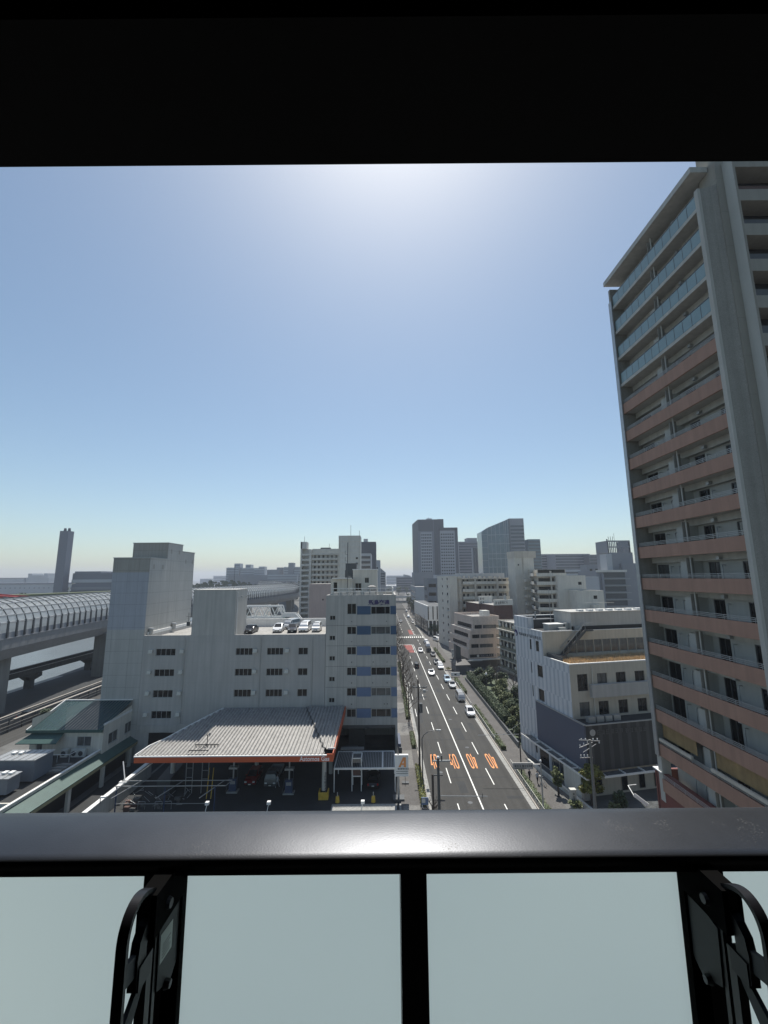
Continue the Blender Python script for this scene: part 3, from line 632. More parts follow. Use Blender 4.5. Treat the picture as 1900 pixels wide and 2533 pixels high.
b = MB(); b.box(-9.6, -6.1, 75.4, 76.6, 29.0, 29.2); b.box(-6.0, -1.3, 76.9, 84, 30.6, 30.78); b.build('penthouse_roof_edge', 'white', of)
b = MB(); b.tube([(-6.7, 74.6, 26), (-6.7, 74.6, 35.6)], .07); 
for z, w_ in ((32.2, .9), (33.4, .9), (30.8, .6)): b.tube([(-6.7, 74.6, z), (-6.7-w_*.5, 74.6, z+.05), (-6.7-w_*.5, 74.6, z+.7)], .03)
b.tube([(-6.7, 74.6, 29.4), (-6.1, 74.6, 29.4)], .05); b.build('antenna_mast', 'steeld', of)
rd = random.Random(3)
for k in range(7):
    x = -8.9+k*1.3+rd.uniform(-.2, .2); q = MB(); hh = rd.uniform(.5, 1.0); q.box(x, x+.85, 73, 73.5+rd.uniform(0, .4), OZ-.4, OZ-.4+hh); q.box(x+.1, x+.7, 72.98, 73, OZ-.3, OZ-.5+hh); q.build('condenser_unit', 'steel', of)
b = MB(); b.cyl((-2.3, 75.2, OZ-.4), (-2.3, 75.2, OZ+1.3), .8, .8, 14); b.cyl((-2.3, 75.2, OZ+1.3), (-2.3, 75.2, OZ+1.55), .8, .3, 14); b.build('water_tank', 'roofg', of)

# small lower sign box on the street corner of the office
t = thing('hanging_sign', 'navy and grey banner sign frame on the street corner of the blue panelled office', 'sign', (2.25, 71, 0))
MB().box(-.2, .25, -3.2, -2.9, .3, 3.2).build('post', 'steeld', t); MB().box(-.3, .1, -2.8, 1.6, 2.1, 3.6).build('panel', 'slate', t)
MB().box(.1, .14, -2.7, 1.5, 2.3, 3.4).build('panel_face', 'steeld', t)

# ================================================================ LPG STATION
cn = thing('station_canopy', 'wide corrugated canopy with orange red fascia and pale lettering over the filling station', 'canopy')
ZC = 7.12
def zc(y): return 6.4+.1306*(y-57.3)
def corr(mb, x0, x1, yf, yb, z, pitch=.5, h=.18, cut=None):
    "corrugated sheet: trapezoid ribs running along Y"
    x = x0
    while x < x1-.01:
        xs = [x, x+pitch*.3, x+pitch*.5, x+pitch*.8, min(x+pitch, x1)]; zs = [z, z, z+h, z+h, z]
        for i in range(4):
            a, c = min(xs[i], x1), min(xs[i+1], x1)
            if c-a < 1e-4: continue
            fa, fb, ba, bb = yf(a), yf(c), yb(a), yb(c)
            mb.quad((a, fa, zc(fa)+zs[i]), (c, fb, zc(fb)+zs[i+1]), (c, bb, zc(bb)+zs[i+1]), (a, ba, zc(ba)+zs[i]))
        x += pitch
LE = [(-32.65, 57.3), (-32.1, 59.6), (-30.9, 61.4), (-29.2, 65.3), (-26.5, 70.7)]
def yl(x): # left boundary runs back to the right
    for (xa, ya), (xb, yb) in zip(LE, LE[1:]):
        if xa <= x <= xb: return ya+(yb-ya)*(x-xa)/(xb-xa)
    return 70.7 if x > -26.5 else 57.3
SL = 12.8/5.0   # the joint with the raised strip runs from the front right corner back to the left
b = MB(); corr(b, -32.65, -8.1, lambda x: 57.3, lambda x: min(yl(x), 70.7 if x < -13.0 else 70.7-(x+13.0)*SL), 0); b.build('roof_sheet', 'canopy', cn)
b = MB(); corr(b, -12.9, -6.75, lambda x: max(58.3, 70.6-(x+12.9)*SL), lambda x: 70.7, .22, .5); b.build('raised_roof_sheet', 'canopy', cn)
b = MB(); b.bar((-12.98, 70.7, zc(70.7)+.14), (-8.12, 58.2, zc(58.2)+.14), .06, .28); b.build('roof_step', 'steeld', cn)
b = MB(); b.box(-32.75, -7.7, 57.14, 57.24, 5.68, 6.36); b.box(-7.7, -6.85, 57.14, 57.24, 5.68, 6.6); b.prism([(-6.95, 57.24), (-6.85, 57.24), (-6.5, 70.7), (-6.6, 70.7)], [5.7, 5.7, 7.4, 7.4], [6.7, 6.7, 8.45, 8.45])
b.build('fascia', 'red', cn)
b = MB(); b.box(-32.8, -7.7, 57.1, 57.33, 6.365, 6.5); b.box(-7.65, -6.8, 58.2, 58.3, 6.75, 6.95)
for p, q in zip(LE, LE[1:]): b.bar((p[0]-.05, p[1], zc(p[1])+.08), (q[0]-.05, q[1], zc(q[1])+.08), .16, .3)
b.build('roof_trim', 'white', cn)
b = MB(); b.prism([(-32.5, 57.3), (-6.95, 57.3), (-6.7, 70.6), (-26.6, 70.6)], [5.9, 5.9, 7.6, 7.6], [6.0, 6.0, 7.7, 7.7]); b.build('ceiling', 'steeld', cn)
text('Astomos Gas', .72, 'letter', cn, (-11.2, 57.12, 5.8), (PI/2, 0, 0), 'lettering', .02, .98, 1.05, bold=.016)
for x, y in ((-8.4, 60.0), (-30.2, 62.5), (-19.5, 66.5), (-8.4, 67.0)):
    p = MB().cyl((x, y, 0), (x, y, zc(y)-.45), .3, .3, 16).build('pillar', 'greyw2', cn)
    if x == -8.4 and y == 60: marks(6, .32, 'steeld', p, (x+.1, y-.31, 3.0), 0, 'lettering', 5, True)
b = MB(); b.box(-9.05, -8.9, 59.5, 60.5, .02, 1.0); b.box(-7.9, -7.75, 59.5, 60.5, .02, 1.0); b.box(-9.05, -7.75, 59.4, 59.5, .02, .95)
gd = b.build('pillar_guard', 'yellow', cn)
MB().cyl((-8.4, 60, 0.9), (-8.4, 60, 1.02), .36, .36, 14).build('guard_band', 'black', cn)
t = thing('tv_antenna', 'black comb-shaped aerial standing on the corrugated station canopy', 'antenna', (-24.3, 59.5, zc(59.5)))
MB().tube([(0, 0, 0), (0, 0, 1.55)], .06).build('mast', 'black', t)
b = MB(); b.tube([(-1.6, -.0, .3), (1.6, .0, .3)], .06)
for i in range(8): b.tube([(-1.5+i*.43, 0, .3), (-1.5+i*.43, -.35, .15)], .035, 4)
b.build('element', 'black', t); b = MB(); b.tube([(-1.6, -1.9, .3), (1.0, -1.9, .3)], .06); b.tube([(0, 0, .3), (-.3, -1.9, .3)], .04)
for i in range(7): b.tube([(-1.5+i*.4, -1.9, .3), (-1.5+i*.4, -2.1, .1)], .035, 4)
b.build('lower_element', 'black', t)
def dispenser(x, y, label):
    t = thing('gas_dispenser', label, 'dispenser', (x, y, 0), 0, 'dispensers under the canopy')
    MB().box(-.75, .75, -.5, .5, 0, .18).build('island', 'conc', t); MB().box(-.5, .5, -.3, .3, .18, 1.75).build('cabinet', 'bluesteel', t)
    MB().box(-.35, .35, -.33, -.3, 1.1, 1.5).build('display', 'steel', t); MB().box(-.6, .6, -.35, .35, 3.0, 3.25).build('reel_beam', 'steel', t)
    MB().box(-.09, .09, -.09, .09, 1.75, 6.0).build('column', 'steel', t)
    MB().box(-.45, .45, -.3, .3, 4.3, 5.3).build('reel_box', 'offw', t)
    b = MB(); b.tube([(.55, 0, 3.1), (.62, -.1, 2.2), (.5, -.2, 1.2), (.66, -.2, .3)], .035); b.tube([(-.6, 0, 1.9), (-.85, -.3, .2)], .04); b.build('hose', 'steeld', t)
dispenser(-13.4, 61.3, 'blue gas dispenser under the canopy right of the person at the truck')
dispenser(-21.3, 61.8, 'blue gas dispenser under the canopy left of the red car')
t = thing('storage_tank_housing', 'grey green cabinet and pipework at the left pillar under the canopy', 'cabinet', (-30.6, 62, 0))
b = MB(); b.prism([(-.9, -1), (.9, -1), (.9, 3), (-.9, 3)], 0, [2.0, 2.0, 2.6, 2.6]); b.build('body', 'steeld', t); MB().box(-.95, .95, -1.05, -.98, 1.7, 1.8).build('band', 'green', t)
t = thing('steel_rack', 'tall thin steel rack of pipes and ladders standing under the canopy', 'rack', (-26.6, 61.5, 0))
b = MB()
for x in (-1.2, -.3, 1.0, 1.9): b.tube([(x, 0, 0), (x, 0, 5.2)], .06); 
for z in (1.0, 2.0, 3.2, 4.4): b.tube([(-1.2, 0, z), (-.3, 0, z)], .05); b.tube([(1.0, 0, z*.9), (1.9, 0, z*.9)], .05)
b.build('frame', 'steel', t); b = MB(); b.tube([(2.4, -1.5, 0), (1.8, .5, 3)], .07); b.tube([(3.0, -1.5, 0), (2.4, .5, 3)], .07); b.build('ladder', 'yellow', t)
# blue pipe frame of a removed shelter in front
t = thing('shelter_frame', 'blue posts and pale beams of a roofless shelter in front of the canopy', 'frame', (-27.5, 57.5, 0))
b = MB(); Z = 3.1
for x, y in ((-7, -.6), (-.8, -.6), (5.6, -.6)): b.box(x-.06, x+.06, y-.06, y+.06, 0, Z)
b.build('post', 'bluesteel', t); b = MB()
b.bar((-7.2, .7, Z), (7.3, .7, Z), .07, .1); b.bar((-7.2, -.7, Z), (7.0, -.7, Z), .07, .1); b.bar((-7.0, -.6, 1.0), (5.0, -.6, 1.0), .05, .06); b.bar((7.3, .7, Z), (7.0, -.7, Z), .07, .08)
for x in (-4.6, .9, 6.3): b.bar((x, .7, Z), (x-1.9, -2.4, Z-.6), .07, .09)
b.bar((-4, 2.6, Z+1.6), (-7, -1.9, Z-.4), .06, .08); b.build('beam', 'steel', t)
rd = random.Random(11)
t = thing('scrap_heap', 'heap of tubes, chairs and boards behind the white wall in the station yard', 'scrap', (-31, 58.6, 0))
b = MB()
for k in range(34):
    x, y, z = rd.uniform(-3.5, 4.5), rd.uniform(-1.6, 2.0), rd.uniform(.1, 1.1); a = rd.uniform(0, 6.3); L = rd.uniform(.3, 1.1)
    b.bar((x, y, z), (x+L*math.cos(a), y+L*math.sin(a)*.5, z+rd.uniform(-.1, .7)), .045, .045)
for x in (-1, 1.2, 2.4): b.tube([(x, -1, 0), (x, -1, .9), (x+.9, -1, .9), (x+.9, -1, 0)], .03)
b.build('tubes', 'steel', t); b = MB()
for k in range(14):
    x, y, z = rd.uniform(-3.6, 3.5), rd.uniform(-1.6, 1.8), rd.uniform(.05, .9); b.box(x, x+rd.uniform(.3, .9), y, y+rd.uniform(.2, .6), z-.2 if z > .3 else 0, z+rd.uniform(.05, .2))
b.build('boards', 'paved', t); b = MB()
for k in range(6): x = rd.uniform(-3.6, -2); y = rd.uniform(-1.9, 0); b.box(x, x+.7, y, y+.4, 0, rd.uniform(.3, .6))
b.build('rusty_crates', 'brown', t)
# low wall between the yards
b = MB(); b.box(-35.75, -35.35, 44, 66.5, 0, 2.1); wl = b.build('boundary_wall', 'greyw2', None, 'long low white wall with a sunlit top between the station yard and the workshop lane', 'wall')
MB().box(-35.85, -35.25, 44, 66.6, 2.1, 2.2).build('coping', 'white', wl)
t = thing('pipe_stand', 'slanted white pole rising above the boundary wall by the canopy corner', 'pole', (-35.6, 60.4, 2.2)); MB().bar((0, 0, 0), (-1.0, .9, 2.0), .12, .12).build('pole', 'white', t); MB().box(-.35, .75, -.8, -.3, 0, .12).build('bracket', 'white', t)
t = thing('security_lamp', 'small white floodlight on a dark post at the near end of the white wall', 'lamp', (-35.0, 54.6, 2.2)); MB().tube([(0, 0, 0), (0, 0, .8)], .05).build('post', 'steeld', t); MB().box(0, .7, -.1, .15, .65, .8).build('head', 'white', t)
def forelamp(x, label, y=54.4):
    t = thing('lane_lamp', label, 'lamp', (x, y, 0), 0, 'white lamps on curved stems along the forecourt')
    MB().tube([(-.25, 0, 0), (-.25, 0, .9), (-.15, 0, 1.5), (0, 0, 2.2)], .05).build('stem', 'white', t); MB().box(-.2, .22, -.2, .2, 2.1, 2.42).build('head', 'white', t)
forelamp(-21.8, 'white lamp on a curved stem in front of the blue shelter frame'); forelamp(-14.3, 'white lamp on a curved stem in front of the dark forecourt, middle of the three'); forelamp(-2.87, 'white lamp on a stem on the pale concrete apron near the carport')
t = thing('carport', 'small carport with a grey ribbed translucent roof beside the filling station', 'carport', (-3, 63.5, 0))
b = MB(); z = 3.0
x = -4.15
while x < 4.15: b.box(x, x+.1, -2.0, 3.2, z+.05, z+.14); x += .24
b.build('roof_ribs', 'steel', t); MB().box(-4.15, 4.2, -2.0, 3.2, z, z+.04).build('roof_sheet', 'steeld', t)
b = MB(); b.box(-4.25, 4.3, -2.15, -2.0, z-.12, z+.1); b.box(-4.25, 4.3, 3.2, 3.35, z-.1, z+.16); b.box(-4.25, -4.15, -2, 3.2, z-.1, z+.17); b.box(4.2, 4.3, -2, 3.2, z-.1, z+.17); b.box(2.45, 2.62, -2, 3.2, z+.05, z+.2); b.build('roof_frame', 'white', t)
for x in (-4.2, 4.25): MB().box(x-.06, x+.06, -2.1, -1.98, 0, z-.1).build('post', 'white', t); MB().box(x-.06, x+.06, 3.2, 3.32, 0, z-.1).build('post', 'white', t)
t = thing('utility_rack', 'white scaffold rack with a grey box poking through the carport roof', 'rack', (-4.1, 62.6, 0))
b = MB()
for x in (-.65, .65):
    for y in (-.9, .9): b.box(x-.05, x+.05, y-.05, y+.05, 0, 4.2)
for z in (1.9, 4.2): b.box(-.7, .7, -.95, -.85, z-.05, z+.05); b.box(-.7, .7, .85, .95, z-.05, z+.05); b.box(-.7, -.6, -.9, .9, z-.05, z+.05); b.box(.6, .7, -.9, .9, z-.05, z+.05)
b.build('frame', 'white', t); MB().box(-.55, .55, -.8, .8, 3.6, 4.1).build('unit', 'paneg', t); MB().box(-.5, .5, -.9, -.6, 2.0, 2.9).build('panel', 'brown', t)
t = thing('storage_shed', 'grey shed and white roof sheets behind the carport', 'shed', (-5.4, 69.3, 0)); MB().box(-1.3, .9, -.3, 1.2, 0, 2.6).build('body', 'steeld', t); MB().box(-1.6, 2.0, -1.4, -.6, 2.9, 3.05).build('roof_sheet', 'steel', t); MB().box(-.7, .4, -.34, -.3, .9, 1.9).build('window', 'paneg', t)
for x, lb in ((-6.45, 'left'), (-1.7, 'right')):
    t = thing('entrance_bollard', 'yellow cone-shaped bollard at the %s side of the carport entrance' % lb, 'bollard', (x, 58.95, 0), 0, 'yellow bollards at the station entrance')
    MB().cyl((0, 0, 0), (0, 0, .7), .3, .22, 8).build('body', 'yellow', t); MB().cyl((0, 0, .7), (0, 0, 1.2), .06, .06, 6).build('pole', 'steel', t)
t = thing('station_sign', 'tall white station sign with an orange letter A at the forecourt corner', 'sign', (1.66, 59.4, 0))
MB().box(-.12, .12, -.12, .12, 0, 5.6).build('pole', 'steel', t); MB().box(-.45, 1.35, -.25, .15, 2.95, 5.6).build('panel', 'white', t)
b = MB(); F_ = lambda p: [(a, -.262, c) for a, c in p]
b.add(F_([(.0, 4.1), (.3, 4.1), (.42, 4.38), (.72, 4.38), (.72, 4.1), (1.02, 4.1), (1.02, 5.32), (.62, 5.32)]), [(0, 1, 2, 7), (2, 3, 6, 7), (3, 4, 5, 6)]); b.build('logo', 'orange', t)
MB().add([(.5, -.263, 4.6), (.72, -.263, 4.6), (.72, -.263, 4.95)], [(0, 1, 2)]).build('logo_counter', 'white', t)
marks(7, .19, 'steeld', t, (-.1, -.265, 3.8), 0, 'lettering', 8); b = MB(); b.box(-.3, 1.3, -.266, -.25, 3.55, 3.6); b.box(-.3, 1.3, -.266, -.25, 3.3, 3.35); b.build('slat_lines', 'steeld', t)
MB().box(-.75, .75, -.6, .6, 0, .35).build('plinth', 'steeld', t)
t = thing('small_notice_stand', 'small dark notice board on a thin post beside the station sign', 'sign', (2.75, 63.5, .13)); MB().cyl((0, 0, 0), (0, 0, 1.9), .03, .03, 6).build('post', 'steeld', t); MB().box(-.5, .5, -.3, .3, .0, .15).build('base', 'steeld', t)
t = thing('notice_sign', 'low blue and white board at the near end of the left hedge', 'sign', (4.95, 57.2, .13)); MB().box(-.45, .45, -.05, .05, .35, 1.2).build('panel', 'blue2', t); MB().box(-.4, -.3, -.03, .03, 0, .35).build('leg', 'white', t); MB().box(.3, .4, -.03, .03, 0, .35).build('leg', 'white', t); MB().box(-.38, .05, -.056, -.05, .6, 1.1).build('poster', 'offw', t)

# ================================================================ GREEN-ROOF WORKSHOP
gw = thing('workshop_building', 'low workshop with a teal sheet roof and long green awning before the clad tower', 'building')
b = MB(); hw = [(4.8-3.5, 4.8-1.4, 4.8, 6.35), (5.2, 7.3-.4, 4.85, 6.45)]
b.wall((-41.6, 64.2), (0, 1), 6.7, 4.0, 8.0, hw, .12); b.add([(-41.6, 64.2, 8.0), (-41.6, 70.9, 8.0), (-41.6, 70.9, 8.9)], [(0, 1, 2)])
for h in hw: win(gw, (-41.6, 64.2), (0, 1), h, .12, 'slide2', 'frame', 'paneg')
hf = [(1.0, 1.9, 3.4, 5.5, 'plain'), (6.9, 9.0, 5.1, 6.45)]
b.wall((-52.3, 64.2), (1, 0), 10.7, 3.2, 7.2, hf, .12)
for h in hf: win(gw, (-52.3, 64.2), (1, 0), h, .12, h[4] if len(h) > 4 else 'slide2', 'frame', 'paneg')
b.wall((-52.3, 70.9), (0, -1), 6.7, 0, 9, (), .1); b.build('wall', 'creaml', gw)
b = MB(); x = -52.6
while x < -41.7: b.add([(x, 63.9, 7.42), (x+.42, 63.9, 7.42), (x+.42, 70.85, 9.55), (x, 70.85, 9.55), (x+.42, 63.9, 7.5), (x+.5, 63.9, 7.5), (x+.5, 70.85, 9.63), (x+.42, 70.85, 9.63)], [(0, 1, 2, 3), (4, 5, 6, 7), (1, 4, 7, 2)]); x += .5
b.build('roof', 'teal', gw)
b = MB(); b.box(-52.75, -41.5, 63.75, 63.9, 7.1, 7.5); b.build('gutter', 'green', gw)
b = MB(); b.prism([(-52.75, 63.8), (-52.6, 63.8), (-52.6, 70.9), (-52.75, 70.9)], 7.3, [7.6, 7.6, 9.75, 9.75]); b.prism([(-41.75, 64.3), (-41.55, 64.3), (-41.55, 70.9), (-41.75, 70.9)], 7.9, [8.1, 8.1, 8.25, 8.25]); b.box(-52.6, -41.6, 70.8, 70.95, 9.6, 9.75); b.build('roof_edge', 'white', gw)
b = MB(); b.add([(-52.0, 64.15, 7.0), (-47.3, 64.15, 7.0), (-47.2, 62.6, 6.1), (-53.1, 62.6, 6.1), (-53.1, 62.6, 6.0), (-47.2, 62.6, 6.0)], [(0, 3, 2, 1), (3, 4, 5, 2)]); b.build('door_canopy', 'green', gw)
for x in (-47.1, -45.6, -44.6): MB().box(x, x+.95, 63.5, 63.95, 3.85, 4.95).build('condenser_unit', 'offw', gw); MB().cyl((x+.4, 63.5, 4.4), (x+.4, 63.47, 4.4), .33, .33, 14).build('fan', 'steeld', gw)
# lower flat-roofed front part
b = MB(); b.box(-60, -42.3, 40, 64.2, 0, 3.9); b.build('front_wing', 'asphd', gw)
b = MB(); b.box(-42.3, -41.9, 40, 64.2, 3.4, 4.55); b.box(-60, -42.3, 50.3, 50.5, 3.4, 4.4); b.build('parapet', 'creaml', gw)
MB().box(-42.0, -41.75, 40, 64.3, 4.55, 4.66).build('parapet_coping', 'white', gw)
b = MB(); b.add([(-41.9, 40, 4.2), (-41.9, 71, 4.2), (-40.3, 71, 3.35), (-40.3, 40, 3.35), (-40.3, 40, 3.25), (-40.3, 71, 3.25), (-41.9, 40, 4.05), (-41.9, 71, 4.05)], [(0, 3, 2, 1), (3, 4, 5, 2), (4, 6, 7, 5)]); b.build('awning', 'green', gw)
b = MB(); b.box(-40.45, -40.33, 40, 71, 2.85, 3.3); b.build('awning_beam', 'awnb', gw)
for y in (50.3, 56.8, 63.2, 69.5): MB().box(-40.9, -40.55, y, y+.5, 0, 3.2).build('column', 'creaml', gw)
b = MB(); b.box(-42.25, -42.1, 40, 71, 0, 3.9); b.build('dark_interior', 'black', gw)
b = MB(); pts = [(-48.5, 61.9, 4.9), (-44.6, 61.9, 4.9), (-44.4, 63.9, 4.9)]; b.tube(pts, .04)
for p in ((-48, 61.9), (-46.3, 61.9), (-44.6, 61.9), (-44.4, 63.8)): b.tube([(p[0], p[1], 3.9), (p[0], p[1], 4.9)], .03)
b.build('roof_railing', 'white', gw)
def plantbox(label, x0, x1, y0, y1, z0, z1, vents):
    t = thing('rooftop_plant_box', label, 'plant box', ((x0+x1)/2, (y0+y1)/2, 3.9), 0, 'grey metal boxes on the workshop roof')
    w_, d_ = (x1-x0)/2, (y1-y0)/2; MB().box(-w_, w_, -d_, d_, z0-3.9, z1-3.9).build('casing', 'slatel', t)
    b = MB(); b.box(-w_-.12, w_+.12, -d_-.12, d_+.12, z1-3.9, z1-3.8); x = -w_
    while x < w_: b.box(x, x+.05, -d_-.1, d_+.1, z1-3.8, z1-3.74); x += .9
    b.build('lid', 'steel', t)
    for vx in vents: MB().box(vx, vx+.5, 0, .6, z1-3.74, z1-3.55).build('vent', 'white', t)
plantbox('large grey metal box with ribbed lid on the workshop roof', -50.3, -44.7, 56.0, 59.0, 4.1, 6.55, (-1.6, -.7))
plantbox('smaller grey metal box cut by the left edge of the view', -50, -44.9, 52.6, 54.3, 4.2, 5.9, (-.5, .9, 1.7))
t = thing('roof_hatch_ladder', 'low pale duct with cross bars on the workshop roof', 'duct', (-44.2, 59.8, 3.9)); b = MB(); b.box(-.7, .9, -1.5, 1.3, 0, .25); b.build('duct', 'pave', t); b = MB()
for y in (-1.3, -.4, .5): b.box(-1.0, 1.1, y, y+.08, .25, .4)
b.build('bars', 'steel', t)

# ================================================================ EXPRESSWAY WITH SOUND TUNNEL
ex = thing('expressway_viaduct', 'grey elevated expressway under a ribbed clear sound tunnel crossing the left side', 'viaduct')
near = cat([(-77.5, 40), (-79, 70), (-80.6, 87), (-83.7, 108), (-86.2, 130), (-86.5, 160), (-82.5, 195), (-76.5, 235), (-71.5, 290), (-72, 346), (-88, 430), (-125, 540), (-200, 700)])
def offs(path, d):
    r = []
    for i, p in enumerate(path):
        a = Vector(path[max(0, i-1)]); c = Vector(path[min(len(path)-1, i+1)]); t = (c-a).normalized(); r.append((p[0]-t.y*d, p[1]+t.x*d))
    return r
def sweep(mb, prof):
    "profile of (offset away from viewer, z) swept along the near edge"
    rows_ = [offs(near, o) for o, z in prof]
    k = len(mb.v); n = len(prof); m_ = len(near)
    vs = [(rows_[j][i][0], rows_[j][i][1], prof[j][1]) for i in range(m_) for j in range(n)]
    mb.add(vs, [(i*n+j, (i+1)*n+j, (i+1)*n+(j+1) % n, i*n+(j+1) % n) for i in range(m_-1) for j in range(n)])
b = MB(); sweep(b, [(0, 16.9), (0, 14.6), (1.2, 12.3), (14.5, 12.3), (16, 14.6), (16, 16.9)]); b.build('girder', 'girder', ex)
b = MB(); sweep(b, [(-.12, 16.95), (-.12, 16.75), (.0, 16.75), (0, 16.95)]); sweep(b, [(.05, 18.1), (.05, 16.95), (.3, 16.95), (.3, 18.1)]); sweep(b, [(15.7, 18.1), (15.7, 16.95), (15.95, 16.95), (15.95, 18.1)]); b.build('parapet', 'haz2', ex)
b = MB(); sweep(b, [(.6, 18.9), (.6, 18.4), (.75, 18.4), (.75, 18.9)]); b.build('inner_barrier', 'offw', ex)
arc = [(.1, 18.1), (.1, 20.2), (.5, 21.7), (1.4, 23.0), (2.8, 24.1), (5.0, 24.8), (8, 25.0), (11, 24.8), (13.2, 24.1), (14.6, 23.0), (15.5, 21.7), (15.9, 20.2), (15.9, 18.1)]
b = MB(); rows_ = [offs(near, o) for o, z in arc]; n = len(arc)
vs = [(rows_[j][i][0], rows_[j][i][1], arc[j][1]) for i in range(len(near)) for j in range(n)]
b.add(vs, [(i*n+j, (i+1)*n+j, (i+1)*n+j+1, i*n+j+1) for i in range(len(near)-1) for j in range(n-1)]); b.build('clear_panels', 'clear', ex)
b = MB()
for j in (1, 2, 3, 4, 5, 7, 8, 9):
    for i in range(len(near)-1): b.bar((*rows_[j][i], arc[j][1]), (*rows_[j][i+1], arc[j][1]), .3, .28)
b.build('purlins', 'alu', ex)
# arch ribs: one part each where they show large, the far ones as one part
acc = [0]
for a, c in zip(near, near[1:]): acc.append(acc[-1]+math.hypot(c[0]-a[0], c[1]-a[1]))
def onpath(s_):
    for i in range(len(near)-1):
        if acc[i+1] >= s_: t = (s_-acc[i])/(acc[i+1]-acc[i]); p = [near[i][k]+(near[i+1][k]-near[i][k])*t for k in (0, 1)]; d_ = Vector((near[i+1][0]-near[i][0], near[i+1][1]-near[i][1])).normalized(); return p, d_
    return list(near[-1]), Vector((0, 1))
far_ribs = MB(); s_ = 8; cnt = 0
while s_ < acc[-1]:
    p, d_ = onpath(s_); q = lambda o, z: (p[0]-d_.y*o, p[1]+d_.x*o, z)
    rb = MB() if cnt < 60 else far_ribs
    ring = [q(-.14, 17.0), q(-.08, 18.3), q(-.02, 20.5)]+[q(o-.06 if o < 8 else o+.06, z+.06) for o, z in arc[2:-1]]
    for a, c in zip(ring, ring[1:3]+ring[3:]): pass
    for i in range(len(ring)-1): rb.bar(ring[i], ring[i+1], .3 if i < 2 else .15, .34 if i < 2 else .16)
    if cnt < 60: rb.build('arch_rib', 'steeld', ex)
    s_ += 2.63; cnt += 1
o = far_ribs.build('far_arch_ribs', 'steeld', ex); o['kind'] = 'stuff'
for s0, wd in ((24, 5.0),): pass
def pierat(y, x0, x1, d_=3.5, zt=13.2):
    b = MB(); b.box(x0, x1, y, y+d_, -3, 11.0); b.add([(x0, y, 11.0), (x1, y, 11.0), (x1+4, y, zt), (x0-1.0, y, zt), (x0, y+d_, 11.0), (x1, y+d_, 11.0), (x1+4, y+d_, zt), (x0-1.0, y+d_, zt)], [(0, 1, 2, 3), (7, 6, 5, 4), (0, 3, 7, 4), (1, 5, 6, 2), (3, 2, 6, 7)]); return b
MB().box(-95, -85.1, 92.5, 96.5, 0, 13.6).build('pier', 'pier', ex)
MB().box(-89.7, -85.6, 129.9, 134, -1, 12.6).build('pier', 'pier', ex)
for (x, y) in ((-92, 172), (-88, 205), (-82, 245), (-78, 290), (-78, 335), (-86, 380)): MB().box(x-1.5, x+2.5, y, y+3.5, -3, 12.6).build('pier', 'pier', ex)
for s0 in (60, 95, 140):
    p, d_ = onpath(s0); b = MB(); x, y = p[0]-16.3, p[1]; b.tube([(x, y, 17), (x, y, 27.0), (x+.9, y, 27.9), (x+1.8, y, 28.0)], .09); b.build('lamp_post', 'offw', ex)
# monorail over the canal's edge
mo = thing('monorail_viaduct', 'dark twin beam monorail track on T-shaped piers beside the canal', 'viaduct')
for dx in (0, 3.7):
    b = MB(); b.prism([(-99.0+dx, 60), (-98.2+dx, 60), (-100.6+dx, 260), (-101.4+dx, 260)], 4.2, 5.6); b.build('track_beam', 'mono', mo)
    b = MB(); b.bar((-98.15+dx, 60, 5.65), (-100.55+dx, 260, 5.65), .12, .12); b.bar((-99.1+dx, 60, 5.3), (-101.5+dx, 260, 5.3), .1, .1); b.build('power_rail', 'kerb', mo)
for y in (98, 117, 140, 165, 190, 215, 240):
    x = -96.8-(y-60)*.012
    p = MB(); p.box(x-.8, x+.8, y-.8, y+.8, -3, 3.0); p.build('pier', 'mono', mo)
    b = MB(); b.add([(x-1.0, y-.8, 2.2), (x+1.0, y-.8, 2.2), (x+2.7, y-.8, 3.2), (x+2.7, y-.8, 4.2), (x-2.7, y-.8, 4.2), (x-2.7, y-.8, 3.2), (x-1.0, y+.8, 2.2), (x+1.0, y+.8, 2.2), (x+2.7, y+.8, 3.2), (x+2.7, y+.8, 4.2), (x-2.7, y+.8, 4.2), (x-2.7, y+.8, 3.2)], [(0, 1, 2, 3, 4, 5), (11, 10, 9, 8, 7, 6)]+[(i, i+6, (i+1) % 6+6, (i+1) % 6) for i in range(6)]); b.build('pier_cap', 'mono', mo)
    MB().box(x-3.6, x+3.6, y-2.2, y+2.2, -2.2, -.6).build('footing', 'mono', mo)
# quay walls and fence by the service road
fw = thing('concrete_fence', 'long concrete and rail fence between the quay road and the service road', 'fence'); b = MB(); b.box(-79.4, -79.1, -20, 140, 0, 1.1); b.build('wall', 'pier', fw); b = MB(); b.box(-79.45, -79.05, -20, 140, 1.1, 1.2); b.box(-78.6, -78.5, -20, 140, .9, 1.0); b.build('rail', 'kerb', fw)
fw = thing('roadside_parapet', 'sunlit parapet with dark vertical posts above the teal roof', 'fence'); b = MB(); b.box(-73.9, -73.6, -20, 140, .05, 1.9); b.build('wall', 'paved', fw); b = MB(); b.box(-74.0, -73.5, 86, 140, 1.9, 2.05); b.build('coping', 'kerb', fw)
for k in range(24): MB().box(-73.58, -73.4, 66+k*3.1, 66.2+k*3.1, 0, 2.6 if k < 7 else 1.95).build('post', 'steeld', fw)
b = MB()
for z in (.6, 1.2): b.box(-73.4, -73.35, -20, 140, z, z+.08)
b.build('guard_rail', 'kerb', fw)

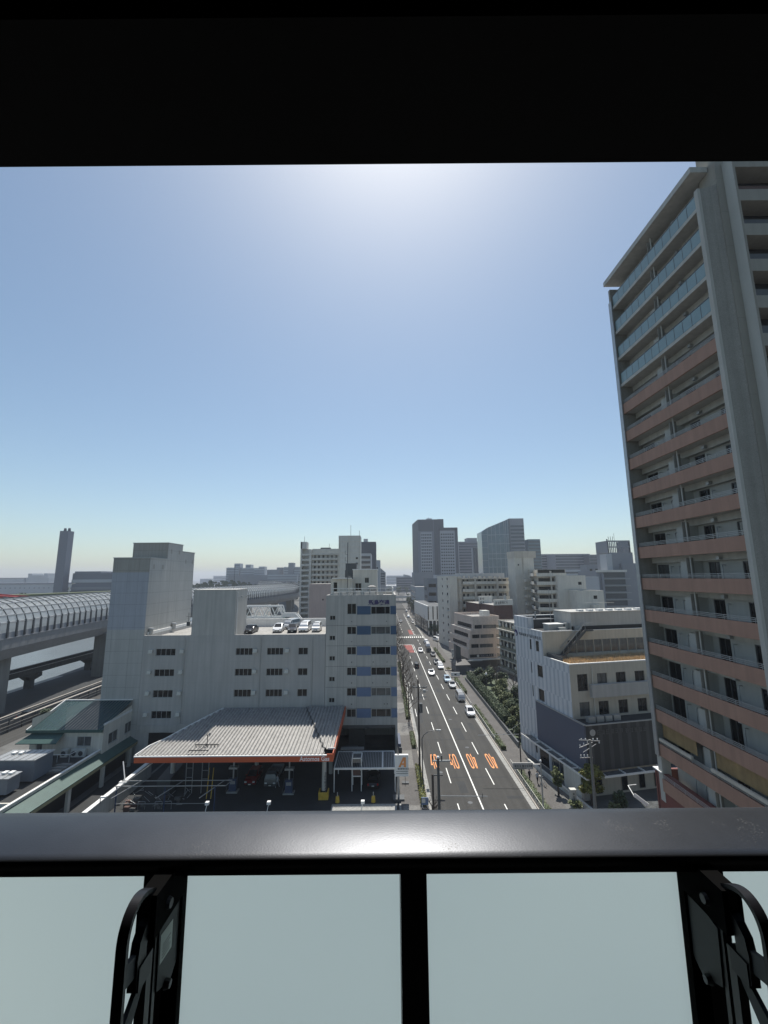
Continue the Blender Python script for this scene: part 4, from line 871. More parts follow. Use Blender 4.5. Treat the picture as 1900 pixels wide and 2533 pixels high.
# ================================================================ TALL APARTMENT TOWER, RIGHT
tw = thing('apartment_tower', 'tall apartment tower with terracotta balcony bands rising at the right edge', 'building', (0, 0, 0))
TX, TF, TN, TW_ = 25.2, 40.4, 28.25, 26.85      # balcony plane, far end, near end, back wall plane
b = MB(); b.wall((TW_, TF+.3), (0, -1), TF-TN+2, 0, 61.3, [], .15); 
wh_, floors = [], [3.0*k-.35 for k in range(0, 20)]       # floor levels
wh_ = []
for k in range(4, 20):
    z = 2.65+3.0*(k-1) ; z = 58.15-3.0*(19-k)
    if 14.5 < z+2.4 < 62: wh_.append(z)
b = MB(); holes = []
for z in wh_:
    if 12.5 < z < 15.6 and False: continue
    holes += [(.4, 2.0, z+.12, z+2.1, 'slide2'), (3.85, 4.45, z+.12, z+2.1, 'plain'), (6.75, 7.9, z+.12, z+2.15, 'slide2'), (10.0, 11.1, z+.12, z+2.1, 'slide2')]
b.wall((TW_, TF+.3), (0, -1), TF-TN+2, 0, 61.3, holes, .12)
for h in holes[:96]: win(tw, (TW_, TF+.3), (0, -1), h, .12, h[4], 'framed', 'pane' if random.random() < .7 else 'paneg')
b.build('back_wall', 'twall', tw)
# end fin far, roof eave, near column
b = MB(); b.box(TX-.12, TW_+3, TF+.02, TF+.32, 12.9, 60.4); b.build('far_fin', 'tfin', tw)
b = MB(); b.box(TX-.2, TX-.1, TF-.1, TF+.4, 12.9, 58.9); b.build('fin_edge_strip', 'steel', tw)
b = MB(); b.box(TX-.35, 42.2, 29.05, TF+.7, 61.25, 61.75); b.box(TX-.35, 26.25, 28.0, 29.05, 61.25, 61.75); b.build('roof_eave', 'tslab', tw)
b = MB(); b.prism([(25.15, 27.95), (26.0, 27.75), (26.28, 27.5), (26.28, 28.25), (25.15, 28.25)], 0, 59.6); b.build('near_column', 'tfin', tw)
b = MB(); b.box(TX-.1, TX+.12, 27.9, 28.25, 0, 59.62); b.build('lit_column_edge', 'tslab', tw)  # paler strip, the fin's lit edge put into the colour
b = MB(); eh = [(1.6, 14, 59.0-3.06*i, 61.05-3.06*i) for i in range(17)]
b.wall((26.3, 27.4), (1, 0), 16, 0, 66, eh, 1.4); b.wall((26.3, 29), (0, -1), 1.6, 0, 66, (), .1); b.quad((26.3, 27.4, 66), (42.3, 27.4, 66), (42.3, 29, 66), (26.3, 29, 66)); b.wall((42.3, 29), (-1, 0), 16, 61.8, 66); b.wall((42.3, 27.4), (0, 1), 13.6, 0, 61.3, (), .1); b.wall((42.3, 27.4), (0, 1), 1.6, 61.3, 66); b.build('end_wall', 'twall2', tw)
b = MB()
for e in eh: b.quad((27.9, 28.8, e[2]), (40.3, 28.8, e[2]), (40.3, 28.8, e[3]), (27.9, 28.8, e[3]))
b.build('corridor_inner_wall', 'black', tw)  # painted black so the corridor's shade sits in the wall colour
for i, e in enumerate(eh[:9]):
    q = MB(); q.box(27.95, 40.2, 28.1, 28.15, e[2], e[2]+1.05); q.build('corridor_balustrade', 'brown' if i in (0,) else 'framed', tw)
# balconies
for i in range(17):
    zt = 59.45-3.0*i                      # top of the guard
    if zt < 11: break
    glassy = i < 4; fl = zt-1.35
    MB().box(TX, TW_, TN, TF+.02, fl-.14, fl+.02).build('balcony_slab', 'tslab', tw)
    if glassy:
        MB().box(TX-.03, TX+.1, TN, TF+.02, fl-.18, fl+.12).build('balcony_edge', 'tslab', tw)
        for k in range(12):
            y = TF-.15-k*1.0; MB().box(TX, TX+.03, y-.96, y, fl+.16, zt-.1).build('glass_panel', 'tglass', tw) if y-.96 > TN-.2 else None
        q = MB(); q.box(TX-.02, TX+.06, TN, TF-.05, zt-.08, zt-.02)
        for k in range(13): y = TF-.15-k*1.0+.02; q.box(TX-.01, TX+.04, max(TN, y-.02), max(TN+.02, y+.02), fl+.12, zt-.05)
        q.build('handrail', 'steeld', tw)
    else:
        MB().box(TX-.04, TX+.12, TN, TF+.02, fl-.2, fl+.88).build('balcony_band', 'terra', tw)
        q = MB()
        for z in (1.02, 1.14, 1.26): q.box(TX+.0, TX+.05, TN, TF, fl+z-.04, fl+z)
        for k in range(10): y = TF-.2-k*1.3; q.box(TX+.005, TX+.035, y-.03, y, fl+.88, fl+1.26)
        q.build('guard_rail', 'trail', tw)
    MB().box(TW_-.45, TW_-.01, TN, TF, fl+2.3, fl+2.86).build('ceiling_beam', 'tslab', tw)
    q = MB(); q.box(TX+.75, TW_-.01, 34.55, 35.9, fl+.02, fl+2.3); q.build('wall_pier', 'twall', tw)
    q = MB(); q.box(TX+.15, TX+.75, 34.35, 34.4, fl+.02, fl+2.6); q.build('partition', 'tfin', tw)
    MB().cyl((TX+.35, 34.15, fl), (TX+.35, 34.15, fl+2.84), .06, .06, 8).build('drain_pipe', 'tslab', tw)
    q = MB(); q.box(TW_-.75, TW_-.45, 31.9, 32.2, fl+2.35, fl+2.6); q.build('vent_hood', 'steel', tw)
    q = MB()
    for y in (38.0, 36.9, 32.2): q.tube([(TW_-.05, y, fl+1.9), (TW_-.3, y, fl+1.95), (TW_-.4, y-.1, fl+1.7), (TW_-.4, y-.1, fl+.6)], .035, 5)
    q.build('laundry_hooks', 'steel', tw)
# a mesh sheet hung in one storey near the bottom
b = MB(); b.box(TX+.3, TX+.34, 36.0, 40.1, 14.6, 16.6); b.box(TX+.3, TX+.34, 28.4, 34.0, 14.6, 16.6); b.build('hung_sheet', 'board', tw)
b = MB(); b.box(TX-.1, TX+.1, 36.2, 40.2, 14.25, 14.5); b.box(TX-.1, TX+.1, 28.3, 34.2, 14.25, 14.5); b.build('sheet_roll', 'beige', tw)
b = MB(); b.box(TX-.0, TX+.8, TF-.1, TF+.5, 9, 12.9); b.build('corner_pilaster', 'tslab', tw)
b = MB(); b.box(TX+.03, TX+.5, 27.6, 41.3, 0, 11.4); b.box(TX+.03, TX+8, 41.2, 41.5, 0, 11.4); b.build('podium_wall', 'redb', tw)
MB().box(TX-.1, TX+.6, 40.4, 41.6, 11.4, 11.5).build('podium_coping', 'white', tw)

# ================================================================ WHITE AND BEIGE CLINIC
A_ = -12.0
O = (26.42, 61.17)
ho = thing('clinic_building', 'white and beige five storey clinic with a dry grass roof terrace', 'building', (O[0], O[1], 0), -A_*-1)
ho.rotation_euler = (0, 0, R(12))
def mirror(h): return h
# local frame: x to the right along the front, y away from the street front corner along the street wall
VL = 14.7
lw = []
for v0, v1, z0, z1 in ((9.55, 10.03, 17.15, 18.8), (7.35, 8.25, 17.15, 18.8), (9.76, 10.05, 13.4, 15.1), (6.75, 8.22, 13.25, 15.03), (9.77, 10.07, 9.7, 11.44), (6.73, 8.26, 9.65, 11.4), (9.65, 10.15, 1.1, 2.3)):
    lw.append((VL-v1, VL-v0, z0, z1, 'plain'))
low_l = [h for h in lw if h[3] < 16.6]; hi_l = [h for h in lw if h[3] > 16.6]
fb = [(1.16, 2.86, 12.9, 15.22), (4.43, 6.1, 13.5, 15.2), (7.62, 9.3, 13.5, 15.2), (10.87, 12.55, 13.5, 15.2), (1.2, 2.86, 9.5, 11.42), (4.33, 6.0, 9.5, 11.38), (7.63, 9.2, 9.5, 11.35), (10.9, 12.5, 9.5, 11.35)]
b = MB(); b.wall((0, VL), (0, -1), VL, 0, 16.6, low_l, .15); b.wall((0, VL), (0, -1), VL-6.25, 16.6, 20.4, hi_l, .15); b.build('street_wall', 'hospw', ho)
for h in lw: win(ho, (0, VL), (0, -1), h, .15, 'plain', 'framed', 'pane')
b = MB(); b.wall((0.003, 0), (1, 0), 26, 0, 16.6, fb, .18); b.build('front_wall', 'beige', ho)
for h in fb: win(ho, (0, 0), (1, 0), h, .18, 'slide2', 'framed', 'paneg' if h[0] in (1.2, 4.43) else 'pane')
gh = [(4.5+i*1.62, 4.5+(i+1)*1.62-.06, 16.85, 18.95, 'plain', 'paneg') for i in range(9)]
b = MB(); b.wall((0, 6.25), (1, 0), 26, 16.2, 20.4, gh, .15); b.build('upper_front_wall', 'beige', ho)
for h in gh: win(ho, (0, 6.25), (1, 0), h, .15, 'plain', 'frame', 'paneg')
MB().quad((0, 0.3, 16.3), (26, 0.3, 16.3), (26, 6.25, 16.3), (0, 6.25, 16.3)).build('terrace_roof', 'pave', ho)
MB().quad((0, 6.25, 20.2), (26, 6.25, 20.2), (26, VL, 20.2), (0, VL, 20.2)).build('roof', 'asphd', ho)
b = MB(); b.box(-.06, .2, -.06, 6.2, 16.56, 16.72); b.box(.2, 26, -.06, .2, 16.56, 16.72); b.box(-.06, .2, 6.2, VL, 20.35, 20.5); b.box(.2, 5.6, 6.2, 6.4, 20.35, 20.5); b.box(5.6, 26, 6.2, 6.35, 20.35, 20.46); b.build('coping', 'white', ho)
b = MB(); b.box(-.02, 1.1, 10.3, 10.6, 20.2, 22.3); b.box(-.02, .3, 10.6, VL, 20.2, 22.3); b.build('roof_screen', 'hospw', ho); b = MB(); b.box(.3, 8, VL-.3, VL, 20.2, 22.1); b.build('roof_back_wall', 'steeld', ho); MB().box(.3, 8, VL-.35, VL+.05, 22.1, 22.25).build('back_wall_coping', 'white', ho)
b = MB(); b.box(.3, 6.5, 12.2, VL-.4, 20.25, 21.7); b.build('roof_plant', 'steeld', ho)
b = MB(); b.wall((5.9, 6.9), (1, 0), 20, 21.0, 23.2); b.wall((5.9, 11.5), (0, -1), 4.6, 20.2, 23.2); b.box(5.8, 26, 6.8, 11.6, 23.2, 23.32); b.build('roof_block', 'greyw2', ho)
b = MB(); 
for i in range(9): b.box(7.9+i*1.9, 8.8+i*1.9, 7.4, 8.2, 23.32, 23.62)
b.build('roof_vents', 'white', ho)
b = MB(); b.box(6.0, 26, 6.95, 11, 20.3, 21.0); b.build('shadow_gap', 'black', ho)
b = MB(); b.box(2.2, 4.9, 7.6, 9.2, 20.2, 21.3); b.build('roof_unit', 'greyw2', ho); MB().box(2.1, 5.0, 7.5, 9.3, 21.3, 21.4).build('roof_unit_lid', 'white', ho)
for q in ((4.2, 5.9, 9.6, 10.2, 21.2), (3.5, 4.8, 6.7, 7.3, 20.9), (6.3, 7.6, 6.6, 7.4, 21.0), (5.1, 6.5, 7.4, 7.9, 21.5)):
    MB().box(q[0], q[1], q[2], q[3], 20.2, q[4]).build('condenser_unit', 'steel', ho)
b = MB(); b.tube([(3.5, 8.9, 20.2), (3.5, 8.9, 27.0)], .04); b.tube([(3.2, 13.0, 21.5), (3.2, 13.0, 23.0)], .12); b.build('antenna', 'steel', ho)
# outside steel stair from terrace to roof
b = MB(); b.bar((7.2, 5.3, 20.5), (3.0, 5.3, 16.7), .12, .4); b.bar((7.2, 6.1, 20.5), (3.0, 6.1, 16.7), .12, .4)
for i in range(14): t_ = i/14; b.box(3.0+4.2*t_, 3.35+4.2*t_, 5.35, 6.05, 16.75+3.8*t_, 16.8+3.8*t_)
b.bar((8.6, 5.3, 20.5), (7.1, 5.3, 20.5), .1, .3); b.box(7.1, 8.8, 5.3, 6.2, 20.42, 20.5); b.build('outside_stair', 'steeld', ho)
b = MB(); 
for y in (5.3, 6.1): b.tube([(3.0, y, 17.8), (7.2, y, 21.6), (8.8, y, 21.6)], .04)
for i in range(6): b.tube([(3.0+.84*i, 5.3, 16.8+.76*i), (3.0+.84*i, 5.3, 17.8+.76*i)], .03)
b.build('stair_rail', 'steel', ho)
b = MB(); b.tube([(.6, 2.3, 17.3), (.6, 6.0, 17.3)], .03); b.box(.5, .6, 2.2, 6.1, 16.3, 17.2); b.box(.6, 3.2, 4.8, 6.1, 16.3, 16.9); b.build('terrace_screen', 'steeld', ho)
b = MB(); b.box(2.98, 26, -.65, -.005, 12.05, 13.8); b.build('balcony_front', 'greyw', ho)
b = MB(); b.tube([(3.6, -.08, 9.3), (3.6, -.08, 16.2)], .07); b.build('drain_pipe', 'offw', ho)
# charcoal lower volume
b = MB(); b.box(-.28, -.02, -2.53, 8.9, 3.6, 9.3); b.build('side_screen', 'slate', ho)
MB().box(-.02, 26, -2.53, -.01, 3.5, 9.2).build('front_screen', 'slats', ho)
b = MB(); b.box(-.33, .0, -2.6, 9.0, 9.3, 9.42); b.box(0, 26, -2.62, -2.4, 9.2, 9.32); b.build('screen_coping', 'steel', ho)
MB().quad((0, -2.4, 9.22), (26, -2.4, 9.22), (26, 0, 9.22), (0, 0, 9.22)).build('lower_roof', 'asphd', ho)
for i in range(4): MB().box(1.2+i*1.35, 2.3+i*1.35, -1.7, -1.1, 9.23, 9.95).build('condenser_unit', 'steel', ho)
b = MB(); b.cyl((1.0, -2.535, 8.3), (1.0, -2.57, 8.3), .42, .42, 20); b.build('emblem', 'greyw', ho)
marks(6, .62, 'framed', ho, (1.6, -2.55, 7.95), 0, 'lettering', 21); marks(5, .62, 'framed', ho, (6.1, -2.55, 7.85), 0, 'lettering', 22)
e = MB(); e.cyl((-.01, 14.3, 19.3), (-.05, 14.3, 19.3), .55, .55, 22); e.build('emblem', 'navy', ho); e = MB(); e.cyl((-.05, 14.42, 19.12), (-.07, 14.42, 19.12), .34, .34, 18); e.build('emblem_cut', 'hospw', ho)
marks(5, .5, 'steeld', ho, (-.03, 13.1, 19.05), -90, 'lettering', 23); marks(6, .5, 'steeld', ho, (-.03, 10.0, 19.05), -90, 'lettering', 24)
# glass canopies round the foot
b = MB(); b.prism([(-1.3, -2.4), (-.05, -2.4), (-.05, 11.2), (-1.3, 12.1)], 3.2, 3.32); b.prism([(-1.3, -3.7), (26, -3.7), (26, -2.55), (-1.3, -2.55)], 3.2, 3.32); b.build('canopy_sheet', 'paneg', ho)
b = MB(); b.box(-1.38, -1.3, -3.75, 12.2, 3.15, 3.4); b.box(-1.3, 26, -3.8, -3.7, 3.15, 3.4); b.box(-.35, -.05, -2.5, 9.2, 3.34, 3.5)
for v in (-1, 2, 5, 8): b.box(-1.35, -.05, v, v+.1, 3.33, 3.5)
for u in (1.5, 4.5, 7.5, 10.5): b.box(u, u+.1, -3.75, -2.55, 3.33, 3.5)
b.build('canopy_frame', 'white', ho)
b = MB(); b.box(.02, 26, -1.6, -.01, 0, 3.5); b.build('ground_floor_wall', 'beige', ho)
for u in (1.6, 5.6, 8.4, 10.9): win(ho, (0, -1.62), (1, 0), (u, u+.9, .3, 2.6), .0, 'plain', 'framed', 'pane')
b = MB(); b.box(-.06, -.0, 6.6, 8.9, .1, 3.0); b.build('entrance_door', 'pane', ho)
b = MB(); b.box(-1.25, -1.1, -2.4, 1.2, .1, 3.15); b.box(-1.1, -.02, -2.5, -2.3, .1, 3.1); b.build('porch_wall', 'offw', ho); b = MB(); b.box(-.05, -.01, -2.2, 5.8, .1, 3.3); b.build('glazed_front', 'glassd', ho); b = MB()
for v in (-1, .6, 2.2, 3.8, 5.4): b.box(-.09, -.05, v, v+.09, .1, 3.3)
b.build('glazing_bars', 'steel', ho)
b = MB(); b.box(-2.0, -1.7, -6.5, 9.5, 0, .55); b.build('low_wall', 'offw', ho)
# dry grass on the terrace: one mass
gb = MB(); rg = random.Random(5)
for k in range(9000):
    u = rg.uniform(1.5, 22); v = rg.uniform(1.0, 5.8)
    if u < 3.4 and v > 4: continue
    hgt = rg.uniform(.15, .5)*(1+.4*math.sin(u*1.3)*math.sin(v*2+u)); a = rg.uniform(0, 6.3); w_ = .05
    gb.add([(u-w_*math.cos(a), v-w_*math.sin(a), 16.3), (u+w_*math.cos(a), v+w_*math.sin(a), 16.3), (u+rg.uniform(-.2, .2), v+rg.uniform(-.2, .2), 16.3+hgt)], [(0, 1, 2)])
go = gb.build('dry_grass', 'straw', None, None, None, None, 'stuff'); go.location = (O[0], O[1], 0); go.rotation_euler = (0, 0, R(12)); go['label'] = 'dry tan grass covering the terrace roof of the clinic'; go['category'] = 'grass'
MB().quad((.9, .6, 16.31), (26, .6, 16.31), (26, 6.1, 16.31), (.9, 6.1, 16.31)).build('terrace_soil', 'straw', ho)

# ================================================================ STREET SIDE, RIGHT: MIDDLE DISTANCE
# stepped pink office
st = thing('stepped_office', 'pinkish office with stepped strip-window storeys across the street from the far parked cars', 'building', (29.3, 137.5, 0)); st.rotation_euler = (0, 0, R(12))
steps = [(0, .2, 3.2, -.2), (3.2, 6.1, 9.0, -4.6), ]
lv = [(3.9, 6.6, -4.6), (6.6, 9.6, -3.4), (9.6, 12.6, -2.6), (12.6, 15.9, -.2)]
for i, (z0, z1, xl) in enumerate([(2.9, 5.9, -5.2), (5.9, 8.9, -4.2), (8.9, 11.9, -3.2), (11.9, 15.0, -1.0)]):
    x0 = xl*.45
    h = [(.6, 3.2, z0+.35, z0+1.55, 'slide4'), (3.5, 8.2, z0+.35, z0+1.5, 'three', 'paneg')] if i else [(.4, 8.8, z0+.35, z0+1.35, 'plain')]
    hl = [(3, 15.2, z0+.35, z0+1.65, 'six')] if i else []
    body(st, x0, 9.0, -i*.0+.02*i, 16-x0*.8, z0, z1+(1.2 if i == 3 else 0), 'pinkt', front=h, left=hl, fm='framed', parapet=.9 if i == 3 else 0)
b = MB(); b.box(-1.6, 9, .3, 16, 0, 2.9); b.build('ground_floor', 'framed', st)
b = MB(); b.box(-2.4, 9.1, -1.6, 0, 2.6, 2.8); b.build('shop_canopy', 'offw', st)
q = MB(); q.cyl((.9, -.04, 3.75), (.9, -.09, 3.75), .42, .42, 14); q.build('emblem', 'offw', st); marks(8, .62, 'haz2', st, (1.7, -.05, 3.45), 0, 'lettering', 31)
b = MB(); b.box(5.2, 7.6, 4, 7, 14.8, 17.6); b.build('roof_house', 'offw', st)
b = MB(); b.tube([(-.3, .4, 16.9), (5, .4, 16.9)], .05); b.tube([(3.1, .2, 2.8), (3.1, .2, 4.4)], .05); b.build('rail', 'steel', st)
# green-railed apartment block behind the garden
gb_ = thing('garden_apartments', 'old four bay apartment block with green balcony rails behind the garden trees', 'building', (40.0, 118, 0)); gb_.rotation_euler = (0, 0, R(12))
hh = []
for i in range(5):
    z = 1.2+2.9*i; hh += [(1.0+k*2.3, 2.6+k*2.3, z+.6, z+2.3, 'slide2', 'paneg' if (i+k) % 3 else 'pane') for k in range(7)]
body(gb_, 0, 9, 0, 17, 0, 15.4, 'beige', left=hh, front=[(1, 2.6, 1.8+2.9*i, 3.4+2.9*i, 'slide2') for i in range(5)], fm='framed', parapet=.3)
for i in range(5):
    z = 1.2+2.9*i; MB().box(-1.1, 0, .3, 16.7, z-.05, z+.1).build('balcony_slab', 'offw', gb_); q = MB()
    for k in range(55): q.box(-1.1, -1.06, .3+k*.3, .36+k*.3, z+.1, z+1.05)
    q.box(-1.12, -1.04, .3, 16.7, z+1.02, z+1.1); q.build('balcony_railing', 'leafd', gb_)
    for k in range(4): MB().box(-1.0, -.95, 1.4+k*4.1, 2.3+k*4.1, z+.3, z+1.9).build('hung_laundry', 'offw', gb_)
# brown signed buildings
def signed(name, label, x, y, w_, h, sz, n, seed, txt=None, xs=0, dpt=14, mk='brown'):
    t = thing(name, label, 'building', (x, y, 0)); t.rotation_euler = (0, 0, R(10))
    body(t, 0, w_, 0, dpt, 0, h, mk, front=[(w_*.15+k*w_*.28, w_*.15+k*w_*.28+1.0, z, z+1.4, 'plain') for k in range(2) for z in (4, 7)], fm='framed')
    MB().box(-.1, w_+.1, -.35, .3, h, h+sz).build('sign_board', 'offw', t)
    if txt: text(txt, 1.0, 'steeld', t, (w_*.28, -.38, h+.6), (PI/2, 0, 0), 'lettering', .02, .8, 1.0); marks(2, 1.0, 'steeld', t, (w_*.02, -.36, h+.3), 0, 'emblem', seed)
    else: marks(2, .9, 'steeld', t, (.2, -.36, h+sz*.5), 0, 'lettering', seed); marks(2, .9, 'steeld', t, (.2, -.36, h+.1), 0, 'lettering', seed+1)
    return t
signed('sign_topped_building', 'dark brown building with a tall blank white rooftop sign, left of its neighbour', 36.4, 160, 5.2, 18.8, 2.9, 0, 41)
t = signed('sign_topped_building', 'dark brown blind-walled building with katakana lettering on its white rooftop sign', 38.9, 148, 7.0, 19.0, 2.0, 0, 43, '東海ビル')
b = MB(); 
for x in (4.4, 4.9, 5.9): b.tube([(x, .5, 21), (x, .5, 24.0)], .05)
b.box(4.2, 4.9, .3, .9, 21, 22.4); b.build('roof_aerials', 'steel', t)
# big cream apartment block
ap = thing('apartment_block', 'long cream apartment block with open access galleries and round-cornered end wall', 'building', (27.45, 175.45, 0)); ap.rotation_euler = (0, 0, R(12))
L = 15.0
hl = []
for i in range(9):
    z = 2.2+3.18*i; hl += [(L-8.9, L-7.9, z, z+1.1, 'slide2'), (L-3.0, L-1.6, z, z+1.1, 'slide2')]
body(ap, 0, 3.6, 0, L, 0, 29.4, 'creaml', left=hl, fm='framed', parapet=.4)
for i in range(9):
    z = 2.2+3.18*i; MB().box(-.5, 0, .9+.0, 3.4, z-.35, z-.15).build('window_ledge', 'creaml', ap); 
body(ap, 3.6, 6.0, .9, L, 0, 29.0, 'cream', fm='framed')
b = MB(); b.tube([(4.6, .6, 0), (4.6, .6, 28)], .09); 
for i in range(9): b.box(3.6, 5.9, .2, .9, 2.6+3.18*i, 2.75+3.18*i)
b.build('service_balconies', 'cream', ap)
W0, W1 = 6.0, 29.0; fh = []
for i in range(9):
    z = .6+3.18*i
    for x in (1.2, 3.1, 6.4, 8.2, 11.4, 13.2, 15.0, 18.1, 20.2): fh.append((x, x+(.9 if int(x) % 2 else 1.6), z+.15 if int(x) % 2 else z+.9, z+2.1, 'plain' if int(x) % 2 else 'slide2'))
body(ap, W0, W1, 2.6, L-2, 0, 28.3, 'cream', front=fh[:81], fm='framed', parapet=.2)
for i in range(9):
    z = .5+3.18*i; MB().box(W0, W1, 1.0, 2.6, z-.1, z+.1).build('gallery_slab', 'cream', ap); b = MB(); b.box(W0+.6, 11.9, .92, 1.05, z-.15, z+1.1); b.box(12.9, 22.3, .92, 1.05, z-.15, z+1.1); b.box(23.3, W1, .92, 1.05, z-.15, z+1.1); b.build('gallery_parapet', 'creaml', ap)
b = MB(); b.box(11.9, 12.9, .95, 1.1, 0, 28.3); b.box(22.3, 23.3, .95, 1.1, 0, 28.3); b.build('gallery_column', 'cream', ap)
b = MB(); b.box(W0-.2, W1, .9, 2.6, 28.0, 28.5); b.build('gallery_roof', 'cream', ap)
b = MB(); b.box(5, 29, 6, 6.05, 28.5, 30.6); 
for i in range(10): b.box(5+i*2.5, 5.08+i*2.5, 5.9, 6.0, 28.5, 30.6)
b.build('roof_screen', 'haz1', ap)
b = MB(); rd = random.Random(9)
for i in range(9): x = 6+i*2.4; b.box(x, x+rd.uniform(.5, 1.6), 4, 5, 28.3, 29+rd.uniform(0, .6))
b.build('roof_plant', 'greyw2', ap)
stt = thing('stair_tower', 'cream lift tower with a zigzag outside stair rising above the galleries', 'building', (54.8, 172, 0)); stt.rotation_euler = (0, 0, R(4))
body(stt, 0, 8.2, 0, 8, 0, 36.8, 'creaml', front=[(1.2, 1.8, 33.5, 34.2, 'plain')], fm='framed'); MB().box(-.2, 9.2, -.2, 8.2, 36.8, 39.6).build('tank_room', 'cream', stt)
b = MB(); b.box(3.2, 3.7, -.3, 0, 30, 39.5); b.build('drain_stain', 'cream', stt); b = MB(); b.box(5.6, 7.9, -1.2, 0, 27, 32); b.build('stair_head', 'creaml', stt)
for i in range(5):
    z = 14.2+3.15*i; b = MB(); b.box(3.1, 4.4, -2.4, -.8, z, z+1.1); b.prism([(4.4, -2.4), (8.2, -2.4), (8.2, -2.25), (4.4, -2.25)], [z, z+2.2, z+2.2, z], [z+1.0, z+3.2, z+3.2, z+1.0]); b.box(8.2, 10.2, -2.4, -2.3, z+2.2, z+3.2); b.build('stair_flight', 'creaml', stt)
# right-hand wing turning towards the street
wg = thing('apartment_wing', 'cream apartment wing right of the stair tower with curved balcony ends', 'building', (63.0, 176, 0)); wg.rotation_euler = (0, 0, R(-14))
fh = [(20-x-1.6, 20-x, z+.8, z+2.2, 'slide2') for z in (12.6, 15.8, 18.9, 22, 25.2, 28.2) for x in (2, 6, 10, 14)]
body(wg, 0, 10, -20, 0, 0, 31.6, 'cream', left=[h for h in fh if h[3] < 31], fm='framed', parapet=.3)
for i in range(7):
    z = 10.3+3.15*i; MB().box(-1.3, 0, -19.5, -.3, z-.1, z+.1).build('balcony_slab', 'cream', wg); MB().box(-1.35, -1.25, -19.5, -.3, z-.15, z+1.05).build('balcony_parapet', 'creaml', wg)
for i in range(7):
    z = 10.3+3.15*i; MB().box(-.5, 10, -21.5, -20, z-.1, z+.1).build('balcony_slab', 'cream', wg); MB().box(-.5, 10, -21.6, -21.5, z-.2, z+1.05).build('balcony_parapet', 'creaml', wg); MB().box(.3, 9.8, -20.06, -20.01, z+.2, z+2.3).build('window_band', 'pane', wg)
MB().box(4.4, 4.9, -21.4, -20.1, 8, 31).build('balcony_divider', 'cream', wg)
e1 = thing('apartment_end_block', 'pale cream end block with one round window and a small terrace, upper step', 'building', (63.8, 152, 0)); body(e1, 0, 10.4, 0, 12, 0, 29.3, 'creaml', front=[(7.5, 8.9, 25.8, 27.0, 'plain')], fm='offw', parapet=.4)
b = MB(); b.tube([(2, -.5, 24.2), (10, -.5, 24.2), (13, -.5, 24.2)], .05); b.box(7.8, 9.0, -.3, 0, 22.6, 24.0); b.build('terrace_rail', 'steel', e1)
e2 = thing('apartment_end_block', 'pale cream end block with one round window, lower step nearest the clinic roof', 'building', (67.6, 146, 0)); body(e2, 0, 9.6, 0, 6, 0, 23.9, 'creaml', front=[(5.9, 7.3, 21.0, 22.3, 'plain')], fm='offw', parapet=.4)
b = MB(); b.tube([(1, -3.5, 20), (11, -3.5, 20)], .06); b.box(4.6, 7.2, -2, -.3, 16, 19.2); b.box(0, 12, -3.6, 0, 14, 16.2); b.build('terrace', 'creaml', e2)
# grey office with lattice crown, far right
la = thing('lattice_topped_building', 'grey office with a lattice crown and aerials beside the tall tower', 'building', (121, 235, 0))
lh = [(4, 16, z, z+2.6, 'six') for z in (12, 15.9, 19.8, 23.7, 27.6)]
body(la, 0, 17, 0, 22, 0, 31.8, 'haz2', front=[], fm='frame')
for i in range(5): MB().box(4.2, 16.2, -.3, -.05, 12.4+3.9*i, 15.2+3.9*i).build('glass_strip', 'glassd', la); MB().box(4, 18.6, -1.0, 0, 11.4+3.9*i, 11.75+3.9*i).build('floor_ledge', 'steel', la)
b = MB(); b.box(-.1, 17.2, -.9, .2, 31, 32.2); b.build('roof_edge', 'offw', la)
b = MB(); b.box(2.5, 3.7, -1.2, 0, 10, 30); b.build('column', 'haz2', la)
b = MB(); b.box(17, 27, 3, 22, 0, 31); b.box(17, 27, 3, 22, 31, 36); b.build('side_wall', 'haz2', la)
MB().box(11.5, 25, 5, 20, 31.8, 42.4).build('core_wall', 'haz2', la); MB().box(9.2, 12.4, 4.6, 12, 31.8, 41.6).build('core_wall', 'haz1', la)
b = MB()
for x in range(13): b.box(10.8+x*1.05, 11.25+x*1.05, 5, 5.3, 42.4, 49.2); b.box(10.8+x*1.05, 11.25+x*1.05, 18, 18.3, 42.4, 49.2)
b.box(10.6, 24.0, 4.9, 5.4, 48.7, 49.5); b.box(10.6, 24.0, 4.9, 5.4, 45.3, 46.0); b.box(10.6, 11.3, 5, 18.3, 42.4, 49.4); b.box(23.4, 24.1, 5, 18.3, 42.4, 49.4); b.build('lattice_crown', 'haz2', la)
b = MB()
for x in (12.5, 13.4, 14.4): b.tube([(x, 6, 49), (x+.5*(x-13.4), 6, 52)], .12)
b.tube([(15.6, 6, 49), (15.6, 6, 54)], .08); b.cyl((11.2, 6, 49.6), (11.2, 6, 50.4), .4, .4, 8); b.build('aerials', 'steeld', la)
t = thing('aerial_rack', 'roof frame full of aerials left of the lattice-topped building', 'antenna', (159, 300, 36)); b = MB()
for x in range(5): b.tube([(x, 0, -36 if x == 0 else 0), (x, 0, 9 if x % 2 else 7)], .15)
b.tube([(0, 0, 6), (4.4, 0, 6)], .15); b.tube([(0, 0, 2), (4.4, 0, 2)], .15); b.build('frame', 'steeld', t)
t = thing('low_dark_building', 'low dark grey building under the roof aerials beside the grey office', 'building', (148, 300, 0)); body(t, 0, 18, 0, 10, 0, 37, 'haz2', front=[(2+i*4, 4+i*4, 32, 34, 'plain') for i in range(4)], fm='framed')
t = thing('pale_blue_building', 'small blank pale blue building between the cream blocks and grey office', 'building', (106, 220, 0)); body(t, 0, 8.5, 0, 10, 0, 28.6, 'haz1')
